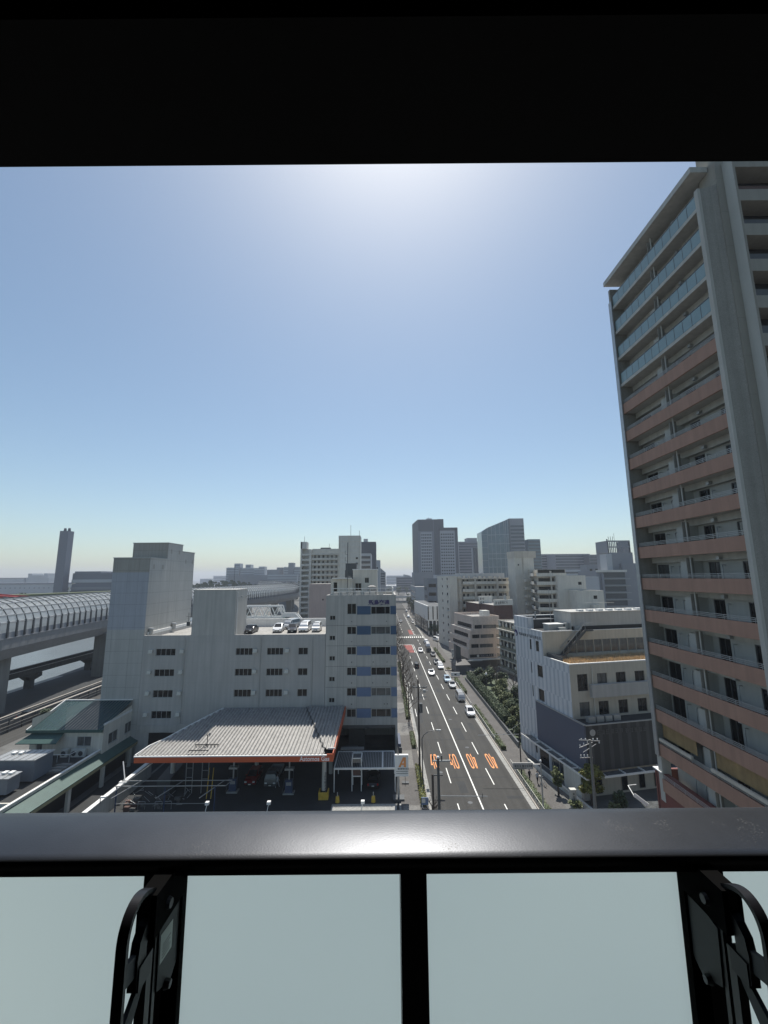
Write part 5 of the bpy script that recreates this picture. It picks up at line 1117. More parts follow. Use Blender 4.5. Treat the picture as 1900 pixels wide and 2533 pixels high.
b = MB()

# far towers -------------------------------------------------------------
def grid_tower(t, x0, x1, y0, d_, z0, z1, cols, rowsn, m='haz2', wm='pane', sz=.45):
    MB().box(x0, x1, y0, y0+d_, 0, z1+2).build('wall', m, t)
    dx = (x1-x0-2)/cols; dz = (z1-z0)/rowsn; n = 0; b = MB()
    for r in range(rowsn):
        for c in range(cols):
            a = x0+1+dx*c+dx*(1-sz)/2; z = z0+dz*r+dz*.3; q = MB() if n < 96 else b; q.box(a, a+dx*sz, y0-.25, y0-.01, z, z+dz*.5)
            if n < 96: q.build('window', wm, t)
            n += 1
    if n > 96: o = b.build('upper_windows', wm, t); o['kind'] = 'stuff'
ft = thing('office_tower', 'dark grey twin-slab office tower with small square windows above the street end', 'building', (0, 0, 0))
M['twr'] = mat('tower_cladding', (.17, .18, .21), .6, 0, .06, .05); M['twrl'] = mat('tower_light_cladding', (.34, .35, .38), .6, 0, .05, .05); M['twrd'] = mat('tower_dark_cladding', (.08, .085, .1), .5, 0, .06, .05)
MB().box(43, 63.4, 515.4, 545, 0, 101.5).build('wall', 'twr', ft); MB().box(46.3, 60.8, 515, 515.4, 22, 85).build('window_wall', 'twrl', ft)
MB().box(43.6, 62.8, 515.1, 515.4, 86.5, 100.5).build('top_band', 'twrd', ft)
b = MB(); b.add([(43, 515.4, 0), (36.8, 530, 0), (36.8, 530, 97), (43, 515.4, 101.5)], [(0, 3, 2, 1)]); b.build('side_wall', 'twrd', ft)
b = MB(); b.box(63.4, 68.5, 517, 545, 0, 101.8); b.box(68.5, 76.4, 518, 545, 88, 102.2); b.build('core', 'twrd', ft)
MB().box(68.5, 93.6, 516.5, 545, 0, 91).build('wall', 'twr', ft); MB().box(71.0, 90, 516, 516.4, 30, 87).build('window_wall', 'twrl', ft); b = MB(); b.box(90, 93.7, 515.6, 516.5, 20, 89); b.box(69, 71, 515.6, 516.5, 20, 89); b.box(69, 93.7, 515.6, 516.5, 87, 90.9); b.build('pilasters', 'twrd', ft)
n = 0; over = MB()
for r in range(17):
    for (xa, dxx, yy, base) in ((47.2, 2.25, 514.95, 82.5), (72.2, 2.85, 515.95, 83.2)):
        for c in range(6):
            z = base-3.82*r; q = MB() if n < 98 else over; q.box(xa+dxx*c, xa+dxx*c+dxx*.62, yy-.1, yy, z-1.7, z)
            if n < 98: q.build('window', 'twrd' if False else 'pane', ft)
            n += 1
o = over.build('lower_windows', 'pane', ft); o['kind'] = 'stuff'
b = MB(); b.box(55, 62, 520, 530, 101.5, 103.5); b.tube([(56, 522, 103), (58, 522, 105)], .3); b.build('roof_plant', 'haz1', ft)
def banded(name, label, x0, x1, y0, d_, z1, n, m1, m2, cat='building', rz=0, left=None):
    t = thing(name, label, cat, (x0, y0, 0)); t.rotation_euler = (0, 0, R(rz)); w_ = x1-x0
    MB().box(0, w_, 0, d_, 0, z1).build('wall', m1, t); hz = z1/(n+.5)
    for i in range(n): MB().box(.4, w_-.4, -.35, -.02, hz*(i+.45), hz*(i+.95)).build('window_band', m2, t)
    return t
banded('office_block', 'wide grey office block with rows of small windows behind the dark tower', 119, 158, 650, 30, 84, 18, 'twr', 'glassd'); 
t = thing('roof_house', 'flat plant room on top of the wide grey office block', 'building', (133, 652, 84)); MB().box(0, 16, 0, 20, -.5, 5.5).build('wall', 'haz2', t); MB().box(-.3, 16.3, -.3, 20.3, 5.5, 6).build('coping', 'haz1', t)
t = thing('curved_office', 'dark rounded office with vertical fins between the two tall towers', 'building', (131, 566, 0)); b = MB(); b.cyl((0, 0, 0), (0, 0, 68), 8, 8, 24); b.build('wall', 'glassd', t); b = MB()
for k in range(16): a = PI+k*PI/15; b.box(8.1*math.cos(a)-.15, 8.1*math.cos(a)+.15, 8.1*math.sin(a)-.15, 8.1*math.sin(a)+.15, 0, 68)
b.build('fins', 'twr', t); MB().cyl((-9, -2, 30), (-9, -2, 68), 1.3, 1.3, 10).build('shaft', 'haz1', t)
gt = thing('glass_tower', 'blue glass tower with a sloping top and a striped right face', 'building', (0, 0, 0))
b = MB(); b.prism([(121.5, 505), (127, 498), (152, 490), (152, 530), (121.5, 530)], 0, [84, 88, 98, 98, 84]); b.build('glass_wall', 'glass', gt)
b = MB(); b.box(152, 169.5, 489.6, 530, 0, 98.3); b.build('striped_wall', 'haz2', gt)
for i in range(20): MB().box(153, 169.0, 489.2, 489.58, 4+4.4*i, 6.2+4.4*i).build('window_band', 'glassd', gt)
b = MB()
def gf(u): return (127+25*u, 498-8*u)
for u in (0, .18, .36, .55, .75, .82, .92, 1): x, y = gf(u); b.box(x-.2, x+.2, y-.5, y, 0, 88+10*u)
for z in (40, 50, 56, 68, 79): b.bar((127, 497.6, z), (152, 489.6, z), .5, .5)
for z in range(8, 84, 8): b.bar((121.3, 504.8, z), (126.8, 497.8, z), .4, .3)
b.build('mullions', 'haz1', gt); MB().box(151.4, 152.2, 489.0, 490, 0, 98).build('dark_joint', 'twrd', gt)
t = banded('glass_annex', 'lower blue glass annex right of the striped glass tower', 184, 199.8, 520, 20, 75.5, 17, 'glass', 'glassd')
banded('low_office_range', 'low dark banded office range on the right skyline, right part', 247, 298, 590, 30, 60, 14, 'twr', 'glassd', rz=2); banded('low_office_range', 'low grey office range on the right skyline next to the glass annex', 238, 258, 620, 30, 61.6, 15, 'haz2', 'glassd')
t = banded('sloped_office', 'grey sloping office at the right end of the skyline behind the cream terrace', 288, 306, 575, 18, 58, 13, 'twrd', 'glassd')
t = banded('low_office_range', 'long pale low roof below the skyline range right of the stair tower', 190, 262, 500, 30, 36, 8, 'haz1', 'glassd')
# street-end buildings on the right side
t = thing('white_pillared_building', 'white two storey hall on pillars with a black striped facade by the far street', 'building', (21.9, 213, 0)); t.rotation_euler = (0, 0, R(4))
MB().box(0, 9, 0, 48, 7.0, 14.4).build('upper_wall', 'white', t); MB().box(.6, 8.4, .5, 47, 14.4, 14.5).build('roof', 'steeld', t); b = MB()
for x in (.05, 2.5, 4.7, 6.7): b.box(x, x+.5, -.12, -.02, 7.6, 14.2)
b.build('dark_strips', 'black', t); b = MB()
for x in (.2, 2.2, 4.2, 6.2, 8.4): b.box(x, x+.5, .2, .7, 0, 7)
b.build('pillar', 'white', t); MB().box(.3, 9, 2.5, 48, 0, 6.9).build('lower_wall', 'glassd', t)
t = thing('blue_grey_office', 'blue grey office with angled dark windows behind the cream end wall', 'building', (25.6, 245, 0)); body(t, 0, 9, 0, 22, 0, 28.2, 'slatel2' if 'slatel2' in M else 'slatel', left=[(2+6*k, 6+6*k, z, z+2, 'plain') for k in range(3) for z in (6, 11, 16, 21)], front=[(.6, 5, z, z+2.0, 'plain') for z in (8, 13, 18, 23)], fm='framed', parapet=.5)
t = thing('pale_office', 'pale low office on the right of the street with shaded window bands', 'building', (22.6, 300, 0)); body(t, 0, 10, 0, 60, 0, 22, 'haz1', left=[(5, 50, z, z+1.3, 'six') for z in (5, 9, 13, 17)], fm='framed', parapet=.5)
t = thing('pale_flat_block', 'blank pale grey block stepping up behind the street-side offices', 'building', (25, 345, 0)); body(t, 0, 16, 0, 30, 0, 33, 'haz2', parapet=.5)
t = thing('pale_flat_block', 'wide pale block with a light roof edge below the dark tower', 'building', (38, 300, 0)); body(t, 0, 22, 0, 20, 0, 30.5, 'haz1', front=[(1+3*k, 2.6+3*k, 27, 28.5, 'plain') for k in range(7)], fm='framed', parapet=.5)
# far street end
t = thing('domed_hall', 'white low domed roof at the far end of the street', 'building', (38, 900, 0)); MB().box(-12, 12, 0, 40, 0, 9).build('wall', 'haz2', t); b = MB()
for k in range(14): a0, a1 = PI*k/14, PI*(k+1)/14; b.quad((-15*math.cos(a0), -2, 9+5*math.sin(a0)), (-15*math.cos(a1), -2, 9+5*math.sin(a1)), (-15*math.cos(a1), 42, 9+5*math.sin(a1)), (-15*math.cos(a0), 42, 9+5*math.sin(a0)))
b.build('roof', 'white', t)
t = thing('long_white_roof', 'long flat white roof across the far end of the street', 'building', (-45, 880, 0)); MB().box(0, 70, 0, 30, 0, 9).build('wall', 'haz2', t); MB().box(-1, 71, -1, 31, 9, 11).build('roof', 'white', t)
t = banded('far_grey_building', 'grey building with a slanted roof panel beyond the street end', 23, 56, 800, 20, 29, 6, 'twr', 'glassd'); MB().prism([(14, -.5), (28, -.5), (28, 8), (14, 8)], 29, [34, 31, 31, 34]).build('roof_panel', 'haz1', t)
for (y, x0, x1, lb) in ((382, 5, 30, 'nearest road bridge crossing the far street'), (472, 3, 34, 'further road bridge crossing the far street')):
    t = thing('road_overpass', lb, 'bridge', (x0, y, 0)); MB().box(-20, x1-x0, 0, 7, 5.2, 6.6).build('deck', 'offw', t); MB().box(-20, x1-x0, -.3, 0, 6.6, 7.5).build('parapet', 'haz1', t); MB().box(2, 3.2, 2, 5, 0, 5.2).build('pier', 'haz1', t)

# ================================================================ LEFT: MIDDLE AND FAR DISTANCE
lt = thing('gallery_apartments', 'white gallery apartment block with an open stair shaft at its left end', 'building', (-40.0, 225, 0))
fh = []
for i in range(14):
    z = 2.2+2.86*i
    for x in (1.0, 3.2, 5.6, 8.0, 10.4, 12.8): fh.append((x, x+1.1, z+.2, z+2.0, 'plain', 'pane' if int(x) % 2 else 'paneg'))
body(lt, 0, 15.2, 1.5, 13, 0, 45, 'offw', front=fh, fm='framed', parapet=.2)
for i in range(15): z = 1.7+2.86*i; MB().box(0, 15.2, 0, 1.5, z-.1, z+.1).build('gallery_slab', 'offw', lt); MB().box(0, 15.2, -.08, 0, z-.15, z+1.0).build('gallery_parapet', 'offw', lt)
b = MB(); b.box(-6.2, -5.4, -.5, 6, 0, 48.8); b.box(-6.2, -3, -.5, 6, 45, 48.8); b.box(-1.4, -.2, -.6, 6, 0, 44.6); b.box(-5.4, -1.4, 3.5, 6, 0, 45); b.build('stair_shaft_wall', 'offw', lt)
for i in range(15): z = 1.2+2.86*i; MB().box(-5.4, -1.4, -.5, -.3, z, z+1.0).build('stair_landing', 'offw', lt); MB().prism([(-5.2, .2), (-1.6, .2), (-1.6, 1.2), (-5.2, 1.2)], [z, z+1.4, z+1.4, z], [z+.3, z+1.7, z+1.7, z+.3]).build('stair_flight', 'haz1', lt)
b = MB(); b.tube([(-4.6, 2, 48), (-4.6, 2, 52)], .1); b.tube([(9, 4, 45), (9, 4, 48)], .1); b.box(4, 9.5, 5, 8, 45, 45.9); b.build('roof_rods', 'steeld', lt)
lc = thing('lift_core', 'tall pale lift core with horizontal ribs right of the gallery apartments', 'building', (-23.9, 214, 0)); MB().box(0, 11.2, 0, 12, 0, 51).build('wall', 'offw', lc)
b = MB()
for x in (-.1, 5.2, 11): b.box(x, x+.4, -.3, 0, 20, 51)
for i in range(10): b.box(0, 11.2, -.2, 0, 22+2.86*i, 22.3+2.86*i)
b.build('ribs', 'creaml', lc)
for i in range(6): MB().box(9.0, 10.0, -.25, -.21, 24.3+2.86*i, 25.3+2.86*i).build('window', 'pane', lc)
b = MB(); b.tube([(6, 3, 51), (6, 3, 57)], .1); b.tube([(10.6, 3, 51), (10.6, 3, 54)], .1); b.build('rod', 'steeld', lc)
t = thing('pink_building', 'blank pale pink building in front of the gallery apartments', 'building', (-36.3, 199, 0)); body(t, 0, 11, 0, 14, 0, 26.2, 'pinkb', front=[(6.3, 7.0, 18.3, 19.2, 'plain')], fm='pinkb')
t = thing('dark_block', 'dark slate apartment tower just behind the lift core', 'building', (-17.4, 300, 0)); body(t, 0, 11.2, 0, 20, 0, 55, 'twrd', right=[(3*k+1, 3*k+2.5, z, z+1.5, 'plain') for k in range(5) for z in (34, 37.5, 41, 44.5, 48, 51.5)], fm='haz2'); MB().box(2, 5, 3, 9, 55, 57.5).build('roof_box', 'haz1', t)
t = banded('balcony_block', 'pale block with dark balcony bands right of the lift core', -14.6, -8.2, 250, 20, 43.6, 14, 'haz1', 'framed')
t = thing('white_corner_block', 'white block with two windows stepping down to the street', 'building', (-11.5, 350, 0)); body(t, 0, 7.9, 0, 26, 0, 43.5, 'haz1', front=[(.5, 3, 38, 39.6, 'plain'), (.5, 3, 41, 42.6, 'plain'), (4, 6, 36, 37.5, 'plain')], right=[(3*k+1, 3*k+2.5, z, z+1.5, 'plain') for k in range(7) for z in (26, 30, 34, 38)], fm='haz2')
t = thing('grey_corner_block', 'last grey gabled block on the left side of the street', 'building', (-5.6, 405, 0)); MB().prism([(0, 0), (6.8, 0), (6.8, 30), (0, 30)], 0, [39.5, 33.5, 33.5, 39.5]).build('wall', 'haz2', t)
for i in range(5): MB().box(.8, 5.8, -.2, -.01, 22+2.4*i, 23.2+2.4*i).build('window_band', 'glassd', t)
t = thing('low_street_block', 'low grey block between the office roof and the street trees', 'building', (-6.5, 150, 0)); body(t, 0, 8, 0, 60, 0, 9, 'haz2', right=[(4+6*k, 6.5+6*k, z, z+1.4, 'slide2') for k in range(9) for z in (2, 5.5)], parapet=.4)
# skyline between tower and gallery block
rs = random.Random(4)
specs = [(-270, 700, 22, 47, 'grey'), (-258, 704, 10, 54, 'tall'), (-246, 700, 30, 46, 'pale'), (-238, 702, 9, 52, 'slim'), (-222, 698, 18, 44, 'white'), (-216, 704, 10, 48.5, 'narrow'), (-262, 690, 70, 34, 'long low'), (-186, 650, 20, 42, 'pale stepped'), (-172, 655, 8, 45.5, 'thin'), (-160, 652, 14, 46, 'dark'), (-152, 648, 8, 52.5, 'highest'), (-146, 652, 14, 46, 'mid grey'), (-182, 640, 46, 34, 'long pale')]
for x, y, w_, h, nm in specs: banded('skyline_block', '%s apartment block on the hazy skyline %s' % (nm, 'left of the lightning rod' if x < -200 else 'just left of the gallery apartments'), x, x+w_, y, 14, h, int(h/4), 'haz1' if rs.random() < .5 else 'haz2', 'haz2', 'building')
ORDH = ['first', 'second', 'third']+['%dth' % q for q in range(4, 21)]+['21st', '22nd']
for k in range(22):
    x = -900+k*75+rs.uniform(-15, 15)
    if -120 < x < 330 and False: continue
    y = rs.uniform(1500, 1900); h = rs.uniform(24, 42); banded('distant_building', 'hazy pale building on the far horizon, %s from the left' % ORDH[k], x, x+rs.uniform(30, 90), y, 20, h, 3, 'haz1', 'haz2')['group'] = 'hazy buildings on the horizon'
wv = thing('wooded_shore', 'dark line of distant trees behind the sound tunnel', 'trees', (0, 0, 0))
b = MB(); rw = random.Random(2)
for k in range(2600):
    x = rw.uniform(-420, -60); y = 560+rw.uniform(-30, 30); z = rw.uniform(0, 22+4*math.sin(x*.05)); s_ = rw.uniform(.8, 2.2); a = rw.uniform(0, 3)
    b.add([(x-s_, y, z-s_*.6), (x+s_, y+a, z-s_*.4), (x+s_*.6, y, z+s_), (x-s_*.7, y-a, z+s_*.8)], [(0, 1, 2, 3)])
b.build('crown', 'leafd', wv)
# chimney and plant, far left
t = thing('twin_flue_chimney', 'tall grey chimney with two flue tips by the industrial building', 'chimney', (-259, 330, .6)); b = MB(); b.prism([(-3.5, -3), (3.5, -3), (3.5, 3), (-3.5, 3)], -1, 67.5); b.build('stack', 'twr', t)
for x in (-1.7, 1.7): MB().cyl((x, 0, 67.5), (x, 0, 70), 1.1, .8, 14).build('flue', 'twrd', t)
t = thing('industrial_plant', 'long grey banded industrial building right of the chimney', 'building', (-252, 332, .6)); MB().box(0, 75, 0, 40, -1, 33.5).build('wall', 'twr', t); MB().box(0, 75, -.5, 0, 20.5, 22.5).build('band', 'haz2', t); MB().box(0, 75, -.6, 0, 26, 28.5).build('band', 'haz1', t); MB().box(0, 75, -.4, 0, 17.8, 19.4).build('band', 'twrd', t); MB().box(0, 21, 2, 30, 33.5, 35).build('roof_step', 'haz2', t)
t = thing('white_warehouse', 'long pale warehouse on the far bank at the left edge', 'building', (-640, 600, .6)); MB().box(0, 170, 0, 30, -1, 22).build('wall', 'haz1', t); MB().box(-1, 171, -1, 31, 22, 24).build('roof', 'twr', t); b = MB()
for k in range(24): b.box(4+k*7, 6+k*7, -.3, 0, 16, 17.5)
b.build('window_row', 'twr', t)
t = thing('castle_like_building', 'pale blocky building with two raised ends on the left horizon', 'building', (-785, 900, .6)); MB().box(0, 50, 0, 30, -1, 33).build('wall', 'haz1', t); MB().box(4, 12, 0, 30, 33, 42).build('turret', 'haz1', t); MB().box(38, 47, 0, 30, 33, 42).build('turret', 'haz1', t); MB().box(12, 38, 0, 30, 33, 38).build('roof_house', 'haz1', t)
t = thing('pale_horizon_shed', 'hazy pale shed left of the two-ended building on the horizon', 'building', (-860, 900, .6)); MB().box(0, 72, 0, 30, -1, 32).build('wall', 'haz1', t); MB().box(-1, 73, -1, 31, 32, 33).build('roof', 'haz2', t)
t = thing('red_bridge', 'red steel beam bridge at the left edge behind the sound tunnel', 'bridge', (-168, 180, 0)); MB().bar((-12, 0, 23.1), (16.5, 0, 20.9), 1.2, 1.0).build('beam', 'redsteel', t); MB().bar((-12, 3, 23.7), (16.5, 3, 21.4), .3, .6).build('rail', 'redsteel', t); MB().box(3, 5, -1, 2, -1, 22).build('pier', 'haz2', t)
for (x, y, s_, lb) in ((-300, 280, 9, 'dark tree at the left edge beside the red bridge'), (-282, 322, 4, 'small dark tree at the foot of the chimney'), (-250, 318, 4.5, 'round dark tree right of the chimney foot')):
    t = thing('tree', lb, 'tree', (x, y, .6)); MB().cyl((0, 0, 0), (0, 0, 14), .5, .3, 6).build('trunk', 'wood', t); b = MB()
    for k in range(500):
        v = Vector((rw.gauss(0, 1), rw.gauss(0, 1), rw.gauss(0, 1))).normalized()*rw.uniform(.5, 1)*s_; c = v+Vector((0, 0, 15)); q = .5+rw.random()*.6
        b.add([c+Vector((rw.uniform(-q, q), rw.uniform(-q, q), rw.uniform(-q, q))) for _ in range(3)], [(0, 1, 2)])
    b.build('crown', 'leafd', t)
t = thing('elevated_green_bank', 'long grey green roadway deck behind the sound tunnel at left', 'road deck', (-250, 250, 0)); MB().bar((0, -60, 19.5), (140, 110, 22.0), 10, 1.5).build('deck', 'leafo', t)
for k in range(5): MB().cyl((10+k*30, -48+k*36, 0), (10+k*30, -48+k*36, 19), 1, 1, 8).build('pier', 'haz2', t)
# footbridge behind the rooftop car park
t = thing('truss_footbridge', 'white steel truss footbridge with a stair behind the rooftop car park', 'bridge', (-36.9, 112, 0)); b = MB()
for y in (0, 3): 
    b.bar((-8, y, 21.7), (8.8, y, 21.7), .35, .35); b.bar((-8, y, 18.8), (9.6, y, 18.8), .35, .35); x = -8
    k = 0
    while x < 8.4: b.bar((x, y, 18.8 if k % 2 else 21.7), (x+1.35, y, 21.7 if k % 2 else 18.8), .18, .18); x += 1.35; k += 1
    b.bar((8.8, y, 21.7), (9.6, y, 18.8), .25, .25)
b.build('truss', 'white', t); b = MB(); b.box(-8, 10, 0, 3, 18.5, 18.75); b.build('deck', 'green', t); b = MB()
b.bar((9.6, 0, 19.4), (12.8, 0, 19.4), .2, 1.0); b.bar((12.8, 0, 19.3), (15.5, -1, 16.5), .2, 1.1); b.bar((12.8, 2, 19.3), (15.5, 1, 16.5), .2, 1.1); b.bar((9.6, 2, 19.4), (12.8, 2, 19.4), .2, 1.0); b.bar((2.5, 0, 18.3), (6, -4, 18.0), .2, .6); b.build('stair', 'white', t); b = MB(); b.box(9.3, 9.9, .5, 1.5, 0, 18.5); b.box(-6, -5.4, .5, 1.5, 0, 18.5); b.build('column', 'offw', t)

# ================================================================ VEHICLES
_cars = {}
def car(kind, paint, x, y, z, heading, label, group=None, name=None, cat=None):
    "heading: degrees the nose points, 0 = away from the viewer (+Y), 180 = towards"
    key = (kind, paint)
    if key in _cars:
        return copy_tree(_cars[key], None, (x, y, z), heading, label, None, group)
    dim = {'sedan': (4.4, 1.72, 1.45), 'hatch': (3.9, 1.68, 1.52), 'kei': (3.4, 1.48, 1.7), 'van': (4.5, 1.72, 1.95), 'mini': (4.7, 1.75, 1.85), 'truck': (4.8, 1.75, 2.1)}[kind]
    L_, W_, H_ = dim; t = thing(name or {'sedan': 'sedan_car', 'hatch': 'hatchback_car', 'kei': 'small_box_car', 'van': 'delivery_van', 'mini': 'minivan', 'truck': 'flatbed_truck'}[kind], label, cat or {'van': 'van', 'mini': 'minivan', 'truck': 'truck'}.get(kind, 'car'), (x, y, z), heading, group)
    h = W_/2; f, r = L_/2, -L_/2
    belt = {'sedan': .92, 'hatch': .95, 'kei': .98, 'van': 1.08, 'mini': 1.02, 'truck': 1.15}[kind]
    # side outline sections along y from the rear: (y, deck z, roof z or None, width factor)
    prof = {'sedan': [(r, .62, .62), (r+.12, .88, .88), (r+.7, .93, .95), (r+1.25, .94, 1.38), (.35, .95, 1.44), (f-1.65, .93, 1.2), (f-1.15, .9, .92), (f-.35, .78, .78), (f, .55, .55)],
            'hatch': [(r, .6, .8), (r+.12, .92, 1.2), (r+.5, .95, 1.48), (.1, .96, 1.52), (f-1.5, .95, 1.3), (f-1.0, .92, .94), (f-.3, .8, .8), (f, .55, .55)],
            'kei': [(r, .6, 1.2), (r+.1, .98, 1.6), (r+.4, .98, 1.7), (f-1.2, .98, 1.68), (f-.75, .98, 1.3), (f-.55, .95, .98), (f-.1, .82, .82), (f, .55, .55)],
            'van': [(r, .6, 1.3), (r+.06, 1.08, 1.85), (r+.3, 1.08, 1.95), (f-1.0, 1.08, 1.95), (f-.55, 1.08, 1.6), (f-.2, 1.0, 1.05), (f-.05, .8, .8), (f, .5, .5)],
            'mini': [(r, .6, 1.2), (r+.1, 1.0, 1.7), (r+.4, 1.02, 1.85), (f-1.5, 1.02, 1.82), (f-.9, 1.0, 1.35), (f-.7, .98, 1.0), (f-.2, .82, .82), (f, .5, .5)],
            'truck': [(f-1.65, .8, 1.9), (f-1.55, 1.1, 2.05), (f-.7, 1.15, 2.05), (f-.25, 1.1, 1.7), (f-.08, 1.05, 1.1), (f, .55, .6)]}[kind]
    b = MB(); ring = []
    for (yy, dz, rz) in prof:
        e = min(1, (1-abs(yy)/(L_/2))*8+.88); hw = h*min(1, e); tw_ = hw-(rz-dz)*.28-.02
        lo = .22 if abs(yy) < L_/2-.05 else .35
        ring.append([(-hw*.96, yy, lo), (-hw, yy, .5), (-hw*.98, yy, dz), (-tw_, yy, rz-.04 if rz > dz+.1 else rz), (-tw_+.12, yy, rz), (tw_-.12, yy, rz), (tw_, yy, rz-.04 if rz > dz+.1 else rz), (hw*.98, yy, dz), (hw, yy, .5), (hw*.96, yy, lo)])
    n = 10; vs = [p for rg_ in ring for p in rg_]; fs = []
    for i in range(len(ring)-1):
        for j in range(n): fs.append((i*n+j, (i+1)*n+j, (i+1)*n+(j+1) % n, i*n+(j+1) % n))
    fs += [tuple(range(n)), tuple((len(ring)-1)*n+j for j in range(n-1, -1, -1))]
    b.add(vs, fs)
    bo = b.build('body', paint, t)
    # glass: side, front and rear, set 1 cm proud of the cabin
    def pt(i, j, o=.012):
        p = Vector(ring[i][j]); c = Vector((0, p.y, p.z)); return p+(p-c).normalized()*o if abs(p.x) > 1e-3 else p
    for s_, (ja, jb) in ((-1, (2, 3)), (1, (7, 6))):
        g_ = MB()
        for i in range(len(ring)-1):
            if prof[i][2]-prof[i][1] > .2 or prof[i+1][2]-prof[i+1][1] > .2:
                A0, B0, A1, B1 = pt(i, ja), pt(i, jb), pt(i+1, ja), pt(i+1, jb)
                l0 = [A0.lerp(B0, .12), A1.lerp(B1, .12), A1.lerp(B1, .88), A0.lerp(B0, .88)]
                c = sum(l0, Vector())/4; g_.add([c+(q-c)*.94 for q in l0], [(0, 1, 2, 3)])
        g_.build('side_window', 'carglass', t)
    def cross(i, k, name):
        a, c = ring[i], ring[k]; e = .012 if name == 'windscreen' else -.012
        q = [Vector(a[4]), Vector(a[5]), Vector(c[5]), Vector(c[4])]
        q = [Vector((a[3][0]*.92, a[4][1]+e, a[4][2]+.02)), Vector((a[6][0]*.92, a[5][1]+e, a[5][2]+.02)), Vector((c[6][0]*.9, c[5][1]+e, c[5][2]+.02)), Vector((c[3][0]*.9, c[4][1]+e, c[4][2]+.02))]
        m_ = sum(q, Vector())/4; MB().add([m_+(p-m_)*.93 for p in q], [(0, 1, 2, 3)]).build(name, 'carglass', t)
    roof_i = [i for i, p in enumerate(prof) if p[2] > H_-.35]
    i1 = roof_i[-1]; 
    if kind == 'sedan': cross(4, 6, 'windscreen'); cross(2, 3, 'rear_window')
    elif kind == 'hatch': cross(3, 5, 'windscreen'); cross(0, 2, 'rear_window')
    elif kind == 'truck': cross(2, 4, 'windscreen')
    else: cross(3, 5, 'windscreen'); cross(0, 1, 'rear_window')
    for sx in (-1, 1):
        MB().box(sx*h*.88, sx*h*.5, f-.14, f+.012, .58, .74).build('headlight', 'lampglass', t)
        MB().box(sx*h*.9, sx*h*.66, r-.012, r+.1, .62, .84).build('tail_light', 'tail', t) if kind != 'truck' else None
        for yy in (f-.8, r+.8):
            wl_ = MB().cyl((sx*(h-.2), yy, .3), (sx*(h+.01), yy, .3), .3, .3, 16).build('wheel', 'tyre', t); MB().cyl((sx*(h+.005), yy, .3), (sx*(h+.02), yy, .3), .19, .17, 12).build('rim', 'rim', wl_)
        MB().box(sx*h, sx*(h+.16), f-1.45, f-1.33, belt, belt+.14).build('mirror', paint, t)
    MB().box(-h*.5, h*.5, f-.01, f+.014, .36, .52).build('grille', 'black', t); MB().box(-.17, .17, f+.014, f+.024, .3, .42).build('number_plate', 'plate', t); MB().box(-.17, .17, r-.024, r-.012, .5, .62).build('number_plate', 'plate', t)
    if kind == 'truck':
        MB().box(-h, h, r, f-1.75, .75, .85).build('load_bed', paint, t); q = MB(); q.box(-h, -h+.05, r, f-1.75, .85, 1.2); q.box(h-.05, h, r, f-1.75, .85, 1.2); q.box(-h, h, r, r+.05, .85, 1.2); q.build('side_board', 'steel', t)
    _cars[key] = t; return t
G1, G2, G3 = 'cars parked along the right kerb', 'cars driving on the street', 'cars on the warehouse roof'
car('hatch', 'pwhite', 18.1, 92.8, .004, 180, 'white hatchback facing the viewer, nearest of the cars parked along the right kerb', G1)
car('van', 'psilver', 18.0, 103.6, .004, 180, 'silver boxy van parked at the right kerb just behind the nearest white hatchback', G1)
car('sedan', 'psilver', 17.9, 115.2, .004, 180, 'silver sedan parked at the right kerb behind the boxy van', G1)
car('hatch', 'pblue', 17.5, 121.0, .004, 180, 'pale blue car tucked behind the silver sedan at the right kerb', G1)
car('mini', 'pwhite', 17.8, 137.6, .004, 180, 'large white car parked beside the driveway of the small planted island', G1)
car('sedan', 'pgrey', 17.4, 144.8, .004, 180, 'grey car half hidden behind the white one by the planted island', G1)
car('sedan', 'pdark', 17.9, 158.8, .004, 180, 'dark grey sedan parked in front of the black van at the right kerb', G1)
car('van', 'pblack', 17.2, 167.2, .004, 180, 'tall black van parked at the right kerb behind a dark sedan', G1)
car('van', 'pwhite', 18.0, 178.5, .004, 180, 'white van behind the tall black van at the right kerb', G1)
car('truck', 'pwhite', 18.1, 187.5, .004, 180, 'white flatbed truck parked near the crosswalk at the right kerb', G1)
car('van', 'pwhite', 23.6, 193.5, .13, 200, 'white van standing in the yard beside the pillared hall', 'vans in the yard by the pillared hall')
car('van', 'pwhite', 26.2, 199.5, .13, 200, 'second white van further back in the yard by the pillared hall', 'vans in the yard by the pillared hall')
car('sedan', 'pwhite', 13.9, 129.2, .004, 180, 'white sedan driving towards the viewer in the middle of the street', G2)
car('hatch', 'pwhite', 13.9, 166.3, .004, 180, 'white car driving towards the viewer beside the parked black van', G2)
car('kei', 'pblack', 10.2, 139.0, .004, 0, 'small black box car driving away in the left lane', G2)
car('sedan', 'psilver', 10.4, 273.0, .004, 0, 'silver car driving away beyond the crosswalk in the left lane', G2)
car('van', 'pwhite', 17.0, 303.0, .004, 180, 'white van coming towards the crosswalk on the far street', G2)
car('van', 'psilver', 18.2, 350.0, .004, 180, 'furthest silver van on the street before the road bridge', G2)
car('sedan', 'pdark', 17.9, 267.5, .004, 180, 'dark car near the far kerb beyond the crosswalk', G2)
RZ = H1-.6+.004
car('hatch', 'pwhite', -20.1, 79.3, RZ, 185, 'white hatchback on the roof car park, left of the row', G3)
car('hatch', 'pdark', -17.4, 79.0, RZ, 190, 'dark hatchback on the roof car park between two white cars', G3)
car('mini', 'pwhite', -15.2, 80.0, RZ, 180, 'white minivan on the roof car park, third of the front row', G3)
